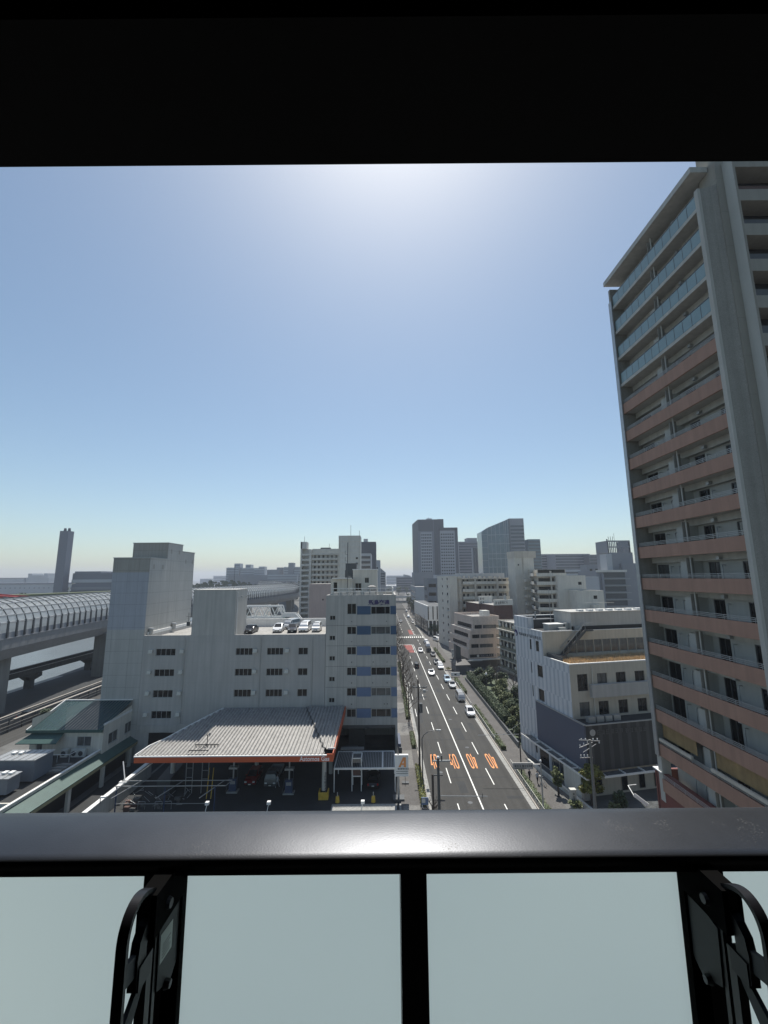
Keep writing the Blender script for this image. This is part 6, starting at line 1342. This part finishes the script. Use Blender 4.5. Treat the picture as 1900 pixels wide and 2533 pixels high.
car('kei', 'pwhite', -12.9, 79.6, RZ, 180, 'white box car at the right end of the roof car park row', G3)
car('mini', 'psilver', -18.9, 84.6, RZ, 160, 'silver minivan parked askew at the back of the roof car park', G3)
car('sedan', 'pblack', -25.0, 78.2, RZ, 180, 'black sedan low behind the parapet at the foot of the white stair tower', G3)
car('sedan', 'pblack', -1.85, 64.0, .02, 0, 'black sedan under the ribbed carport', None)
car('hatch', 'pred', -19.4, 64.9, .02, 180, 'red car in the shade under the station canopy', None)
car('truck', 'pgrey', -16.4, 65.0, .02, 180, 'grey truck in the shade under the canopy behind the person', None)
car('sedan', 'pblack', -77.0, 93.5, .01, -8, 'black car on the service road left of the teal roof', None)
t = thing('motor_scooter', 'dark delivery scooter parked in the shade by the white boundary wall', 'scooter', (-36.8, 62.0, .02))
MB().cyl((-.06, -.6, .25), (.06, -.6, .25), .25, .25, 14).build('wheel', 'tyre', t); MB().cyl((-.06, .6, .25), (.06, .6, .25), .25, .25, 14).build('wheel', 'tyre', t)
b = MB(); b.box(-.15, .15, -.7, .1, .4, .75); b.bar((0, .1, .35), (0, .5, .4), .3, .08); b.bar((0, .6, .3), (0, .4, 1.05), .25, .1); b.build('body', 'pdark', t); MB().bar((-.33, .4, 1.05), (.33, .4, 1.05), .04, .04).build('handlebar', 'steel', t); MB().box(-.2, .2, -.85, -.4, .78, 1.1).build('top_box', 'steel', t)

# ================================================================ PEOPLE
def person(x, y, z, rz, label, top, legs, pose='stand', hair='black'):
    t = thing('person', label, 'person', (x, y, z), rz)
    J = {'pelvis': (0, 0, .95), 'chest': (0, .02, 1.25), 'neck': (0, .02, 1.45), 'head': (0, 0.03, 1.55), 'crown': (0, .03, 1.68)}
    st_ = .12 if pose == 'stand' else .26
    P_ = [(0, 0, .93, .15), (0, .01, 1.12, .125), (0, .02, 1.32, .15), (0, .02, 1.45, .06), (0, .0, 1.53, .085), (0, .0, 1.64, .09)]
    E_ = [(0, 1), (1, 2), (2, 3), (3, 4), (4, 5)]
    def ch(a, pts):
        k = a
        for p in pts: P_.append(p); E_.append((k, len(P_)-1)); k = len(P_)-1
    for s_ in (-1, 1):
        ch(2, [(s_*.19, .02, 1.38, .06), (s_*.25, -.02 if s_ < 0 else .06, 1.12, .045), (s_*.24, -.14, .9 if pose == 'stand' else 1.0, .035), (s_*.24, -.2, .83, .03)])
        ch(0, [(s_*.1, s_*st_*.1, .85, .1), (s_*.11, s_*st_*.5-.03, .48, .065), (s_*.11, s_*st_, .08, .045), (s_*.12, s_*st_-.14, .04, .04)])
    me = bpy.data.meshes.new('body'); me.from_pydata([p[:3] for p in P_], E_, []); o = bpy.data.objects.new('body', me); COL.objects.link(o)
    m_ = o.modifiers.new('s', 'SKIN'); 
    for i, p in enumerate(P_): me.skin_vertices[0].data[i].radius = (p[3], p[3]*.8)
    me.skin_vertices[0].data[0].use_root = True; o.modifiers.new('b', 'SUBSURF').levels = 1
    dg = bpy.context.evaluated_depsgraph_get(); m2 = bpy.data.meshes.new_from_object(o.evaluated_get(dg)); bpy.data.objects.remove(o)
    m2.materials.clear(); 
    for q in ('skin', top, legs): m2.materials.append(M[q])
    for p in m2.polygons:
        c = p.center; p.material_index = 0 if c.z > 1.46 or (abs(c.x) > .2 and c.z < .93 and c.z > .6) else (1 if c.z > .92 else 2); p.use_smooth = True
    bo = bpy.data.objects.new('body', m2); COL.objects.link(bo); bo.parent = t
    q = MB(); q.cyl((0, .015, 1.60), (0, .015, 1.735), .098, .05, 10); q.build('hair', 'black', t)
    return t
person(-15.4, 62.8, .02, 150, 'person in pale clothes walking under the station canopy in front of the truck', 'clothl', 'clothl', 'walk')
person(20.6, 63.6, .13, 20, 'person in dark clothes walking on the right pavement ahead of the cyclist', 'clothd', 'clothd', 'walk')
person(21.5, 63.0, .13, 10, 'person in dark trousers and a pale top wheeling the bicycle', 'clothl', 'clothd', 'walk')
person(21.9, 127.2, .13, 0, 'person in dark clothes standing by the driveway at the garden corner', 'clothd', 'clothd')
t = thing('bicycle', 'pale bicycle pushed along the right pavement', 'bicycle', (22.1, 62.6, .13), 12)
def wheel(y):
    b = MB(); n = 20
    for i in range(n): a0, a1 = 2*PI*i/n, 2*PI*(i+1)/n; b.cyl((0, y+.33*math.cos(a0), .34+.33*math.sin(a0)), (0, y+.33*math.cos(a1), .34+.33*math.sin(a1)), .02, .02, 5, False)
    w_ = b.build('wheel', 'tyre', t); s_ = MB()
    for i in range(10): a0 = 2*PI*i/10; s_.cyl((0, y, .34), (0, y+.32*math.cos(a0), .34+.32*math.sin(a0)), .005, .005, 3)
    s_.build('spokes', 'steel', w_)
wheel(-.52); wheel(.52)
b = MB(); b.tube([(0, -.52, .34), (0, -.15, .36), (0, -.22, .8), (0, .36, .78), (0, -.15, .36)], .022); b.tube([(0, .52, .34), (0, .38, .95)], .022); b.tube([(0, -.52, .34), (0, -.2, .72)], .015); b.build('frame', 'white', t)
MB().tube([(-.27, .28, 1.0), (0, .38, .97), (.27, .28, 1.0)], .016).build('handlebar', 'steel', t); MB().box(-.07, .07, -.36, -.1, .86, .92).build('saddle', 'black', t); MB().box(-.16, .16, .45, .75, .75, 1.0).build('basket', 'steel', t)

# ================================================================ STREET FURNITURE
G = 'overhead wire poles'
t = thing('utility_pole', 'tall dark utility pole with cross arms and a grey transformer on the left pavement', 'utility pole', (5.15, 67.4, 0))
MB().cyl((0, 0, 0), (0, 0, 13.2), .17, .11, 12).build('shaft', 'wood', t)
b = MB(); b.box(-.9, 1.35, -.06, .06, 12.05, 12.17); b.box(-.3, 1.3, -.05, .05, 10.65, 10.75); b.bar((0, 0, 11.2), (.9, 0, 12.05), .04, .04); b.build('cross_arm', 'steeld', t)
b = MB()
for x in (-.8, -.3, .5, .9, 1.3): b.cyl((x, 0, 12.17), (x, 0, 12.4), .06, .04, 8)
b.build('insulator', 'steel', t); MB().box(.75, 1.15, -.25, .25, 11.35, 11.75).build('switch_box', 'steel', t); MB().box(.15, .6, -.28, .28, 8.4, 9.75).build('transformer', 'steeld', t)
t = thing('utility_pole', 'dark pole with a white-tipped cross arm in front of the speed markings', 'utility pole', (5.0, 42.3, 0)); MB().cyl((0, 0, 0), (0, 0, 12.1), .16, .12, 12).build('shaft', 'steeld', t); b = MB(); b.box(-.6, 1.3, -.05, .05, 11.75, 11.87); b.build('cross_arm', 'steel', t); b = MB()
for x in (-.55, .35, 1.25): b.cyl((x, 0, 11.85), (x, 0, 12.3), .06, .07, 8)
b.build('insulator', 'steeld', t); MB().cyl((0, 0, 12.1), (0, 0, 12.22), .16, .1, 10).build('cap', 'white', t)
MB().tube([(.15, 0, 8.75), (4.6, 0, 8.68)], .035).build('bracket_arm', 'steel', t); MB().box(4.1, 4.15, -.03, .03, 8.5, 8.95).build('arm_end', 'steeld', t)
t = thing('utility_pole', 'shorter knobbly dark pole left of the white-tipped one at the bottom of the street', 'utility pole', (5.0, 47.6, 0)); MB().cyl((0, 0, 0), (0, 0, 8.3), .13, .12, 8).build('shaft', 'wood', t); MB().box(-.1, 1.1, -.04, .04, 8.15, 8.25).build('cross_arm', 'steeld', t); b = MB(); b.box(-.3, -.1, -.2, .2, 3.4, 4.6); b.build('box', 'steeld', t)
t = thing('utility_pole', 'thin black pole with a long pale arm over the road beside the clinic', 'utility pole', (19.9, 65.0, 0)); MB().cyl((0, 0, 0), (0, 0, 7.9), .1, .07, 10).build('shaft', 'black', t); MB().tube([(0, 0, 6.0), (-6.2, 0, 5.9)], .04).build('arm', 'steel', t); MB().tube([(0, 0, 7.4), (-2.4, 0, 6.0)], .02, 4).build('stay', 'steel', t)
t = thing('utility_pole', 'stout grey utility pole with white insulators in front of the charcoal clinic wall', 'utility pole', (24.25, 52, 0)); MB().cyl((0, 0, 0), (0, 0, 10.0), .2, .14, 12).build('shaft', 'pier', t); b = MB()
b.bar((-1.3, 0, 8.0), (.2, 0, 8.05), .07, .07); b.bar((-1.3, 0, 9.1), (.3, 0, 9.7), .07, .07); b.bar((-1.2, .2, 9.9), (1.1, -.2, 9.9), .07, .07); b.bar((-.9, 0, 8.6), (.7, 0, 9.5), .05, .05); b.build('cross_arm', 'steel', t); b = MB()
for p in ((-1.2, 9.25), (-.75, 9.45), (-.3, 9.65), (-1.2, 8.15), (-.8, 8.15), (-.4, 8.15), (-1.0, 9.95), (-.5, 9.95), (.4, 9.95), (.9, 9.95), (1.1, 9.6)): b.cyl((p[0], 0, p[1]), (p[0], 0, p[1]+.2), .07, .05, 8)
b.build('insulator', 'white', t)
def wires(name, label, pts, sag=.6, r=.014):
    b = MB()
    for p, q in pts:
        n = 12; L_ = [Vector(p).lerp(Vector(q), i/n)-Vector((0, 0, sag*4*(i/n)*(1-i/n))) for i in range(n+1)]; b.tube([tuple(v) for v in L_], r, 4)
    return b.build(name, 'black', None, label, 'wire')
wires('overhead_wires', 'thin black overhead wires between the poles over the left kerb', [((5.2+x, 67.4, 12.3), (5.0+x*.8, 42.3, 12.2)) for x in (-.5, .4, 1.2)]+[((5.2+x, 67.4, 12.3), (4.9+x*.8, 112, 11.6)) for x in (-.3, 1.0)]+[((5.15, 67.4, 9.0), (5.0, 42.3, 8.9))])
def lamp(x, y, h, reach, label, side=1):
    t = thing('street_lamp', label, 'street lamp', (x, y, .13), 0, 'curved-arm street lamps')
    b = MB(); b.cyl((0, 0, 0), (0, 0, h*.85), .1, .07, 10); b.tube([(0, 0, h*.85), (side*reach*.12, 0, h*.92), (side*reach*.35, 0, h*.975), (side*reach*.7, 0, h), (side*reach*.85, 0, h)], .055, 8); b.build('pole', 'steeld', t)
    MB().box(side*reach*.78, side*reach*1.02, -.14, .14, h-.1, h+.06).build('lamp_head', 'steel', t); return t
lamp(5.2, 62.8, 7.3, 2.7, 'curved grey street lamp arching over the left lane beside the dark utility pole'); lamp(5.1, 121, 8.5, 3.6, 'curved street lamp arching over the red road surface further up the left kerb'); lamp(20.1, 233, 8, 2.5, 'far street lamp on the right pavement near the pillared hall', -1)
t = thing('direction_sign', 'dark grey direction board with an arrow on a pale pole over the right kerb', 'sign', (19.7, 56.2, .13)); MB().cyl((0, 0, 0), (0, 0, 5.8), .1, .09, 12).build('pole', 'steel', t)
MB().box(-3.5, -1.0, -.06, .06, 4.9, 5.65).build('panel', 'greyw', t); MB().cyl((0, 0, 5.8), (0, 0, 5.95), .14, .1, 10).build('cap', 'white', t); MB().box(-1.0, 0, -.04, .04, 5.4, 5.48).build('arm', 'white', t)
marks(4, .26, 'steeld', t, (-3.35, -.065, 5.15), 0, 'lettering', 51); marks(5, .22, 'steeld', t, (-2.3, -.065, 5.17), 0, 'lettering', 52); marks(14, .09, 'steeld', t, (-3.3, -.065, 4.98), 0, 'lettering', 53)
b = MB(); b.add([(-1.3, -.066, 5.26), (-1.18, -.066, 5.26), (-1.18, -.066, 5.2), (-1.07, -.066, 5.28), (-1.18, -.066, 5.36), (-1.18, -.066, 5.3), (-1.3, -.066, 5.3)], [(0, 1, 2, 3, 4, 5, 6)]); b.build('arrow', 'black', t)
t = thing('stone_sign_pillar', 'upright grey stone pillar with vertical writing in the clinic forecourt', 'sign', (23.6, 57, 0)); MB().box(0, .72, 0, .5, 0, 2.1).build('stone', 'greyw2', t); MB().box(-.03, .75, -.03, .53, 2.1, 2.2).build('cap', 'offw', t); marks(1, .2, 'steeld', t, (.26, -.01, 1.6), 0, 'emblem', 61); marks(7, .15, 'steeld', t, (.3, -.01, 1.3), 0, 'lettering', 62, True)
t = thing('entrance_canopy', 'small pale steel awning on a low blue panel wall at the foot of the tower', 'canopy', (28.2, 50.8, 0)); b = MB(); b.bar((0, 0, 4.5), (.3, 1.6, 4.8), .07, .07); b.bar((0, 0, 4.6), (1.0, -.8, 3.9), .06, .4); b.bar((.3, 1.6, 4.8), (1.4, 1.8, 4.8), .06, .06); b.build('frame', 'white', t); MB().box(.9, 3.6, -1.2, -.9, 0, 3.3).build('panel_wall', 'blue2', t); MB().prism([(.9, -1.2), (3.6, -1.6), (3.6, 1), (1.2, 1)], 3.3, 3.4).build('roof_sheet', 'paneg', t)
t = thing('billboard', 'pale board with red and dark graphics beside the garden corner building', 'billboard', (22.0, 140, .1)); MB().box(0, 1.9, -.1, .1, 2.8, 5.4).build('panel', 'offw', t); MB().box(.8, 1.0, -.08, .08, 0, 2.8).build('post', 'steeld', t); marks(3, .5, 'steeld', t, (.15, -.11, 4.6), 0, 'graphic', 71); marks(3, .5, 'haz2', t, (.15, -.11, 3.4), 0, 'graphic', 72)
t = thing('black_roofed_building', 'low black-roofed corner building with a tall ridge at the driveway', 'building', (21.6, 129.5, 0)); t.rotation_euler = (0, 0, R(8)); MB().box(0, 4.2, 0, 5, 0, 2.6).build('wall', 'twrd', t); b = MB(); b.add([(-.3, -.4, 2.6), (4.5, -.4, 2.6), (4.5, 5.4, 2.6), (-.3, 5.4, 2.6), (.8, 2, 3.9), (3.6, 2, 3.9)], [(0, 1, 5, 4), (1, 2, 5), (2, 3, 4, 5), (3, 0, 4)]); b.build('roof', 'black', t)
b = MB(); b.prism([(1.0, 3), (2.6, 3), (2.6, 5), (1.0, 5)], 3.2, [8.2, 7.2, 7.2, 8.2]); b.build('ridge_tower', 'steeld', t); MB().box(4.4, 9.5, 3, 3.2, 2.9, 3.2).build('pipe_beam', 'greyw', t)
t = thing('driveway_sign', 'white board sign with a black mark on the pale driveway', 'sign', (20.6, 125.5, .14)); MB().box(-1.3, 1.3, -.1, .1, .2, 1.3).build('panel', 'white', t); MB().box(-.3, .3, -.12, -.1, .5, .9).build('mark', 'black', t)
t = thing('garden_lamp', 'white headed lamp in the garden beside the hedge', 'street lamp', (25.0, 105.8, 0)); MB().cyl((0, 0, 0), (0, 0, 5.2), .07, .05, 8).build('pole', 'steeld', t); MB().cyl((0, 0, 5.2), (0, 0, 5.6), .28, .22, 10).build('lamp_head', 'white', t)
t = thing('garden_lamp', 'white headed lamp on the right pavement by the planted island', 'street lamp', (19.9, 160, .13)); MB().cyl((0, 0, 0), (0, 0, 5.6), .07, .05, 8).build('pole', 'steeld', t); MB().cyl((0, 0, 5.6), (0, 0, 6.1), .35, .25, 10).build('lamp_head', 'white', t)
t = thing('planted_island', 'round green shrub bed with a dark kerb in the driveway mouth', 'planter', (19.9, 134.5, .13)); MB().cyl((0, 0, 0), (0, 0, .25), 1.1, 1.1, 20).build('kerb', 'kerb', t); b = MB(); rd = random.Random(21)
for k in range(500):
    a = rd.uniform(0, 6.3); q = rd.uniform(0, .95); c = Vector((q*math.cos(a), q*math.sin(a), .25+rd.uniform(0, .6)*(1-q*.6))); b.add([c+Vector((rd.uniform(-.12, .12), rd.uniform(-.12, .12), rd.uniform(-.1, .1))) for _ in range(3)], [(0, 1, 2)])
b.build('foliage', 'leafy', t)
# guard rails
gr = thing('guard_rail', 'white pipe guard rail along the right kerb in front of the parked cars', 'guard rail', (19.5, 0, .13), 0, 'guard rails along the right kerb')
b = MB()
for a, e in ((20, 69), (78, 96), (98, 118)):
    b.tube([(0, a, .75), (0, e, .75)], .035); b.tube([(0, a, .4), (0, e, .4)], .03); y = a
    while y <= e: b.tube([(0, y, 0), (0, y, .78)], .035, 5); y += 2.0
b.build('rail', 'offw', gr)
gr = thing('guard_rail', 'low pale kerb rail along the left hedge', 'guard rail', (5.38, 0, .13)); b = MB()
for a, e in ((56, 68), (74.5, 82)): 
    b.tube([(0, a, .5), (0, e, .5)], .045)
    y = a
    while y <= e: b.tube([(0, y, 0), (0, y, .5)], .04, 5); y += 2.0
b.build('rail', 'kerb', gr)
gr = thing('garden_wall', 'low dark garden wall with a pale coping beside the right pavement', 'wall', (22.75, 70, 0)); MB().box(0, .25, 5.5, 52, 0, .9).build('wall', 'pier', gr); MB().box(-.03, .28, 5.5, 52, .9, .97).build('coping', 'steeld', gr)

# ================================================================ PLANTS
def leaves(b, rd, c, r, n, s_, squash=1.0):
    for k in range(n):
        v = Vector((rd.gauss(0, 1), rd.gauss(0, 1), rd.gauss(0, 1))).normalized()*(rd.random()**.4)
        p = Vector(c)+Vector((v.x*r, v.y*r, v.z*r*squash)); q = s_*rd.uniform(.6, 1.4)
        a = Vector((rd.uniform(-1, 1), rd.uniform(-1, 1), rd.uniform(-.6, .6))).normalized()*q; e = Vector((rd.uniform(-1, 1), rd.uniform(-1, 1), rd.uniform(-.6, .6))).normalized()*q*.7
        b.add([p-a, p+e, p+a, p-e], [(0, 1, 2, 3)])
def leaf_tree(x, y, h, r, m, label, seed, dens=1.0, cat='tree', name='tree', group=None):
    rd = random.Random(seed); t = thing(name, label, cat, (x, y, .0), 0, group); b = MB(); b.cyl((0, 0, 0), (0, 0, h*.5), .09*r+.06, .07, 7)
    tips = []
    for k in range(6):
        a = k*1.05+rd.uniform(0, .5); p = (math.cos(a)*r*.6, math.sin(a)*r*.6, h*rd.uniform(.55, .85)); b.cyl((0, 0, h*.32), p, .06, .02, 5); tips.append(p)
    b.build('trunk', 'wood', t); c = MB()
    for k in range(int(16*dens)):
        a = rd.uniform(0, 6.3); q = rd.uniform(0, .8)*r; zc = rd.uniform(.4, 1.0)*h; f_ = 1-abs(zc/h-.65)*1.1
        leaves(c, rd, (math.cos(a)*q*f_, math.sin(a)*q*f_, zc), r*rd.uniform(.25, .48), int(150*dens), .11+.03*r, .8)
    c.build('crown', m, t); return t
def bare_tree(x, y, h, label, seed, lean=0, group='bare street trees'):
    rd = random.Random(seed); t = thing('bare_tree', label, 'tree', (x, y, .13), 0, group); dep0 = 3 if group == 'bare street trees' else 2; tr = MB(); cr = MB()
    tr.cyl((0, 0, 0), (lean*.5, 0, h*.55), .15, .1, 8)
    def br(p, d_, L_, r, dep):
        n = 2; q = p
        for i in range(n):
            d2 = (d_+Vector((rd.uniform(-.25, .25), rd.uniform(-.25, .25), rd.uniform(-.05, .25)))).normalized(); e = q+d2*L_/n; cr.cyl(q, e, r, r*.75, 5, False); q = e; r *= .75; d_ = d2
        if dep > 0:
            for k in range(3): br(q, (d_+Vector((rd.uniform(-.9, .9), rd.uniform(-.9, .9), rd.uniform(-.1, .6)))).normalized(), L_*.62, r*.8, dep-1)
        else: cr.cyl(q, q+d_*.25, r, .012, 4, False)
    for k in range(11):
        z = h*(.28+.06*k); a = k*2.4; st_ = Vector((lean*.5*min(1, z/(h*.55)), 0, z)); br(st_, Vector((math.cos(a), math.sin(a), .75)), h*.17, .08, dep0)
    tr.cyl((lean*.5, 0, h*.55), (lean*.6, 0, h*.95), .1, .03, 7); tr.build('trunk', 'wood', t); cr.build('branches', 'wood', t); return t
ORD = ['first', 'second', 'third', 'fourth', 'fifth', 'sixth', 'seventh', 'eighth', 'ninth', 'tenth']+['%dth' % k for k in range(11, 30)]; i = 0
desc = ['bare pruned tree nearest the viewer on the left pavement', 'bare tree just behind the nearest one on the left pavement']
for y, h in ((88.5, 8.0), (98.5, 8.5), (108.5, 8.6), (119, 8.2), (130, 9), (142, 8.6), (155, 9), (168, 9), (182, 9), (197, 9.5)):
    bare_tree(4.75, y, h, desc[i] if i < 2 else 'bare twiggy tree in the row along the left pavement, %s from the viewer' % ORD[i], 100+i); i += 1
bare_tree(5.1, 51.5, 3.6, 'small bare tree at the bottom of the view beside the blue notice board', 131, .6, None)
for i, y in enumerate((222, 236, 250, 266, 285, 305, 330, 360)): bare_tree(20.6, y, 8, 'bare tree in the far row along the right pavement, %s from the crosswalk' % ORD[i], 140+i, 0, 'bare trees of the far right pavement')
def hedge(name, label, x0, x1, y0, y1, h, m, seed, s_=.09, dens=60, cat='hedge', group=None):
    rd = random.Random(seed); t = thing(name, label, cat, ((x0+x1)/2, y0, .1), 0, group); w_ = (x1-x0)/2; L_ = y1-y0
    MB().box(-w_*.7, w_*.7, .1, L_-.1, 0, h*.75).build('stems', 'leafd', t); b = MB(); n = int(dens*(L_*(x1-x0)+2*L_*h+2*h*(x1-x0)))
    for k in range(n):
        f_ = rd.random(); yv = rd.uniform(0, L_); xv = rd.uniform(-w_, w_); zv = rd.uniform(0, h)
        if f_ < .45: zv = h+rd.gauss(0, .07)+.08*math.sin(yv*1.7)
        elif f_ < .75: xv = (-w_ if rd.random() < .6 else w_)+rd.gauss(0, .05)
        else: yv = (0 if rd.random() < .7 else L_)+rd.gauss(0, .05)
        p = Vector((xv, yv, zv)); q = s_*rd.uniform(.6, 1.4); a = Vector((rd.uniform(-1, 1), rd.uniform(-1, 1), rd.uniform(-.7, .7))).normalized()*q; e = Vector((rd.uniform(-1, 1), rd.uniform(-1, 1), rd.uniform(-.7, .7))).normalized()*q*.7
        b.add([p-a, p+e, p+a, p-e], [(0, 1, 2, 3)])
    b.build('foliage', m, t); return t
hedge('hedge', 'yellow green low hedge at the near end of the left kerb', 4.5, 5.2, 57.6, 68, .75, 'leafy', 1)
hedge('hedge', 'short olive hedge section by the left driveway, second from the viewer', 4.5, 5.2, 75.5, 81.5, .7, 'leafo', 2)
hedge('hedge', 'long narrow green hedge at the foot of the bare trees along the left kerb', 4.3, 5.1, 90, 145, .6, 'leafo', 3, .14, 26)
hedge('hedge', 'low olive hedge between the right kerb and pavement beside the parked cars', 19.6, 20.4, 74.5, 97, .7, 'leafo', 4)
hedge('hedge', 'low green hedge on the right kerb at the bottom of the view', 19.7, 20.6, 50, 67, .5, 'leafo', 5)
hedge('hedge', 'green hedge behind the parked silver sedan on the right kerb', 19.7, 20.5, 108, 122, .8, 'leafo', 6)
hedge('hedge', 'narrow hedge on the right kerb beside the black van', 19.7, 20.6, 146, 172, .7, 'leafo', 7, .14, 26)
for k, y in enumerate((121.5, 115.4, 109.3, 103.2, 97.1, 91.0)):
    hedge('clipped_hedge', 'tall dark clipped hedge block behind the garden wall, '+['furthest', 'second furthest', 'third furthest', 'third nearest', 'second nearest', 'nearest'][k], 23.05, 24.6, y-5.4, y, 2.3+.15*(k % 2), 'leafd', 20+k, .12, 45, 'hedge', 'clipped hedge blocks behind the garden wall')
rd = random.Random(77)
shr = [(25.6, 96.5, 3.4, 2.0, 'leafo'), (24.6, 91.5, 3.0, 1.7, 'leafo'), (26.8, 90.5, 3.6, 2.0, 'leafd'), (25.0, 87.2, 3.1, 1.8, 'leafo'), (27.2, 85.5, 3.0, 1.7, 'leafo'), (24.4, 83.0, 2.4, 1.4, 'leafo'), (26.0, 80.6, 2.4, 1.5, 'leafd'), (24.2, 79.2, 1.9, 1.1, 'leafd'), (27.5, 103.5, 3.2, 2.1, 'leafo'), (26.3, 112.5, 3.6, 2.0, 'leafd'), (29.0, 117.5, 4.0, 2.3, 'leafd'), (26.6, 120.5, 3.4, 1.9, 'leafd'), (29.5, 98.5, 4.0, 2.1, 'leafd'), (29.3, 107.0, 3.6, 2.0, 'leafo'), (30.5, 112, 4, 2, 'leafd')]
names = ['loose olive shrub in the middle of the garden', 'olive shrub beside the wall in the garden', 'dark shrub against the white clinic wall', 'large rounded olive shrub nearest the clinic corner', 'olive shrub touching the clinic wall', 'low olive shrub by the pavement wall', 'dark round shrub at the near end of the garden', 'small dark shrub at the near tip of the garden', 'spreading green shrub below the garden lamp', 'dark garden tree behind the clipped hedges', 'dark tree in front of the old apartment block', 'dark shrub at the far corner of the garden', 'tall dark shrub between the clinic and the old apartments', 'olive shrub beside the old apartment block', 'dark tree at the foot of the old apartments']
for k, (x, y, h, r, m) in enumerate(shr): leaf_tree(x+(1.2 if x < 26 and y > 84 else 0), y, h, r, m, names[k], 200+k, 1.2, 'shrub' if h < 3.5 else 'tree', 'garden_shrub' if h < 3.5 else 'garden_tree', 'shrubs and trees of the garden')
for k, (x, y) in enumerate(((29.5, 92), (30.2, 101), (28.6, 110))): bare_tree(x, y, 6.5, ['bare brown tree against the white clinic wall', 'bare brown tree in front of the old apartment balconies', 'bare tree in the far part of the garden'][k], 160+k, 0, 'bare garden trees')
MB().box(23, 32, 77, 126, -.02, .06).build('garden_soil', 'leafd', None, None, None, None, 'structure')
leaf_tree(26.6, 57.8, 4.4, 1.75, 'leafy', 'round yellow green tree in front of the clinic entrance beside the stout pole', 301, 1.6, name='forecourt_tree'); leaf_tree(23.2, 60.0, 3.4, .95, 'leafo', 'slim olive shrub tree by the clinic porch', 302, 1.0, name='forecourt_tree')
leaf_tree(24.0, 56.6, 1.0, .9, 'leafo', 'low shrubs behind the stone sign pillar', 303, .7, 'shrub', 'forecourt_shrub'); leaf_tree(29.5, 56.5, 1.9, 1.3, 'leafd', 'dark leafy shrub in the clinic forecourt at right', 304, 1, 'shrub', 'forecourt_shrub'); leaf_tree(27.9, 55.0, 1.3, 1.2, 'leafo', 'sprawling grey green shrub in front of the clinic wall', 305, .8, 'shrub', 'forecourt_shrub')
for i, (x, y) in enumerate(((21.6, 275), (21.8, 300), (22, 326), (22.3, 352), (22.6, 380), (23, 410), (25.0, 213))): leaf_tree(x, y, 12 if i < 6 else 5, 3.2, 'leafd', 'dark round tree by the pillared hall' if i == 6 else 'dark street tree on the far right side before the bridges, %s from the viewer' % ORD[i], 320+i, 1.0, name='street_tree', group='dark far street trees' if i < 6 else None)
for i, (x, y) in enumerate(((3.5, 215), (4.0, 240), (4.0, 270), (4.2, 300), (4.5, 340), (5.5, 400), (9, 460))): leaf_tree(x, y, 7, 2.4, 'leafo', 'olive street tree on the far left pavement beyond the crosswalk, %s from the viewer' % ORD[i], 340+i, .8, name='street_tree', group='olive far street trees')
for i, x in enumerate((-6, 8, 22, 36, 50, 64)): leaf_tree(x, 640+i*13, 13, 8, 'leafd', 'dark tree mass across the far street end, %s from the left' % ORD[i], 360+i, .8, name='far_tree', group='trees across the far street end')
leaf_tree(-71.3, 91, 2.0, 1.6, 'leafd', 'dark shrub beside the black car on the service road', 380, 1, 'shrub', 'roadside_shrub')

# ================================================================ HAZE
hz = bpy.data.materials.new('haze'); hz.use_nodes = True; n = hz.node_tree.nodes; n.clear()
o = n.new('ShaderNodeOutputMaterial'); pv = n.new('ShaderNodeVolumePrincipled'); pv.inputs['Color'].default_value = (.8, .87, 1, 1); pv.inputs['Density'].default_value = .00024; pv.inputs['Anisotropy'].default_value = .2
hz.node_tree.links.new(pv.outputs[0], o.inputs['Volume'])
HAZE = True
if HAZE:
    MB().box(-3600, 3600, -70, 6600, -4, 118).build('haze', hz, None, None, None, None, 'stuff')
print('OBJECTS', len(bpy.data.objects))
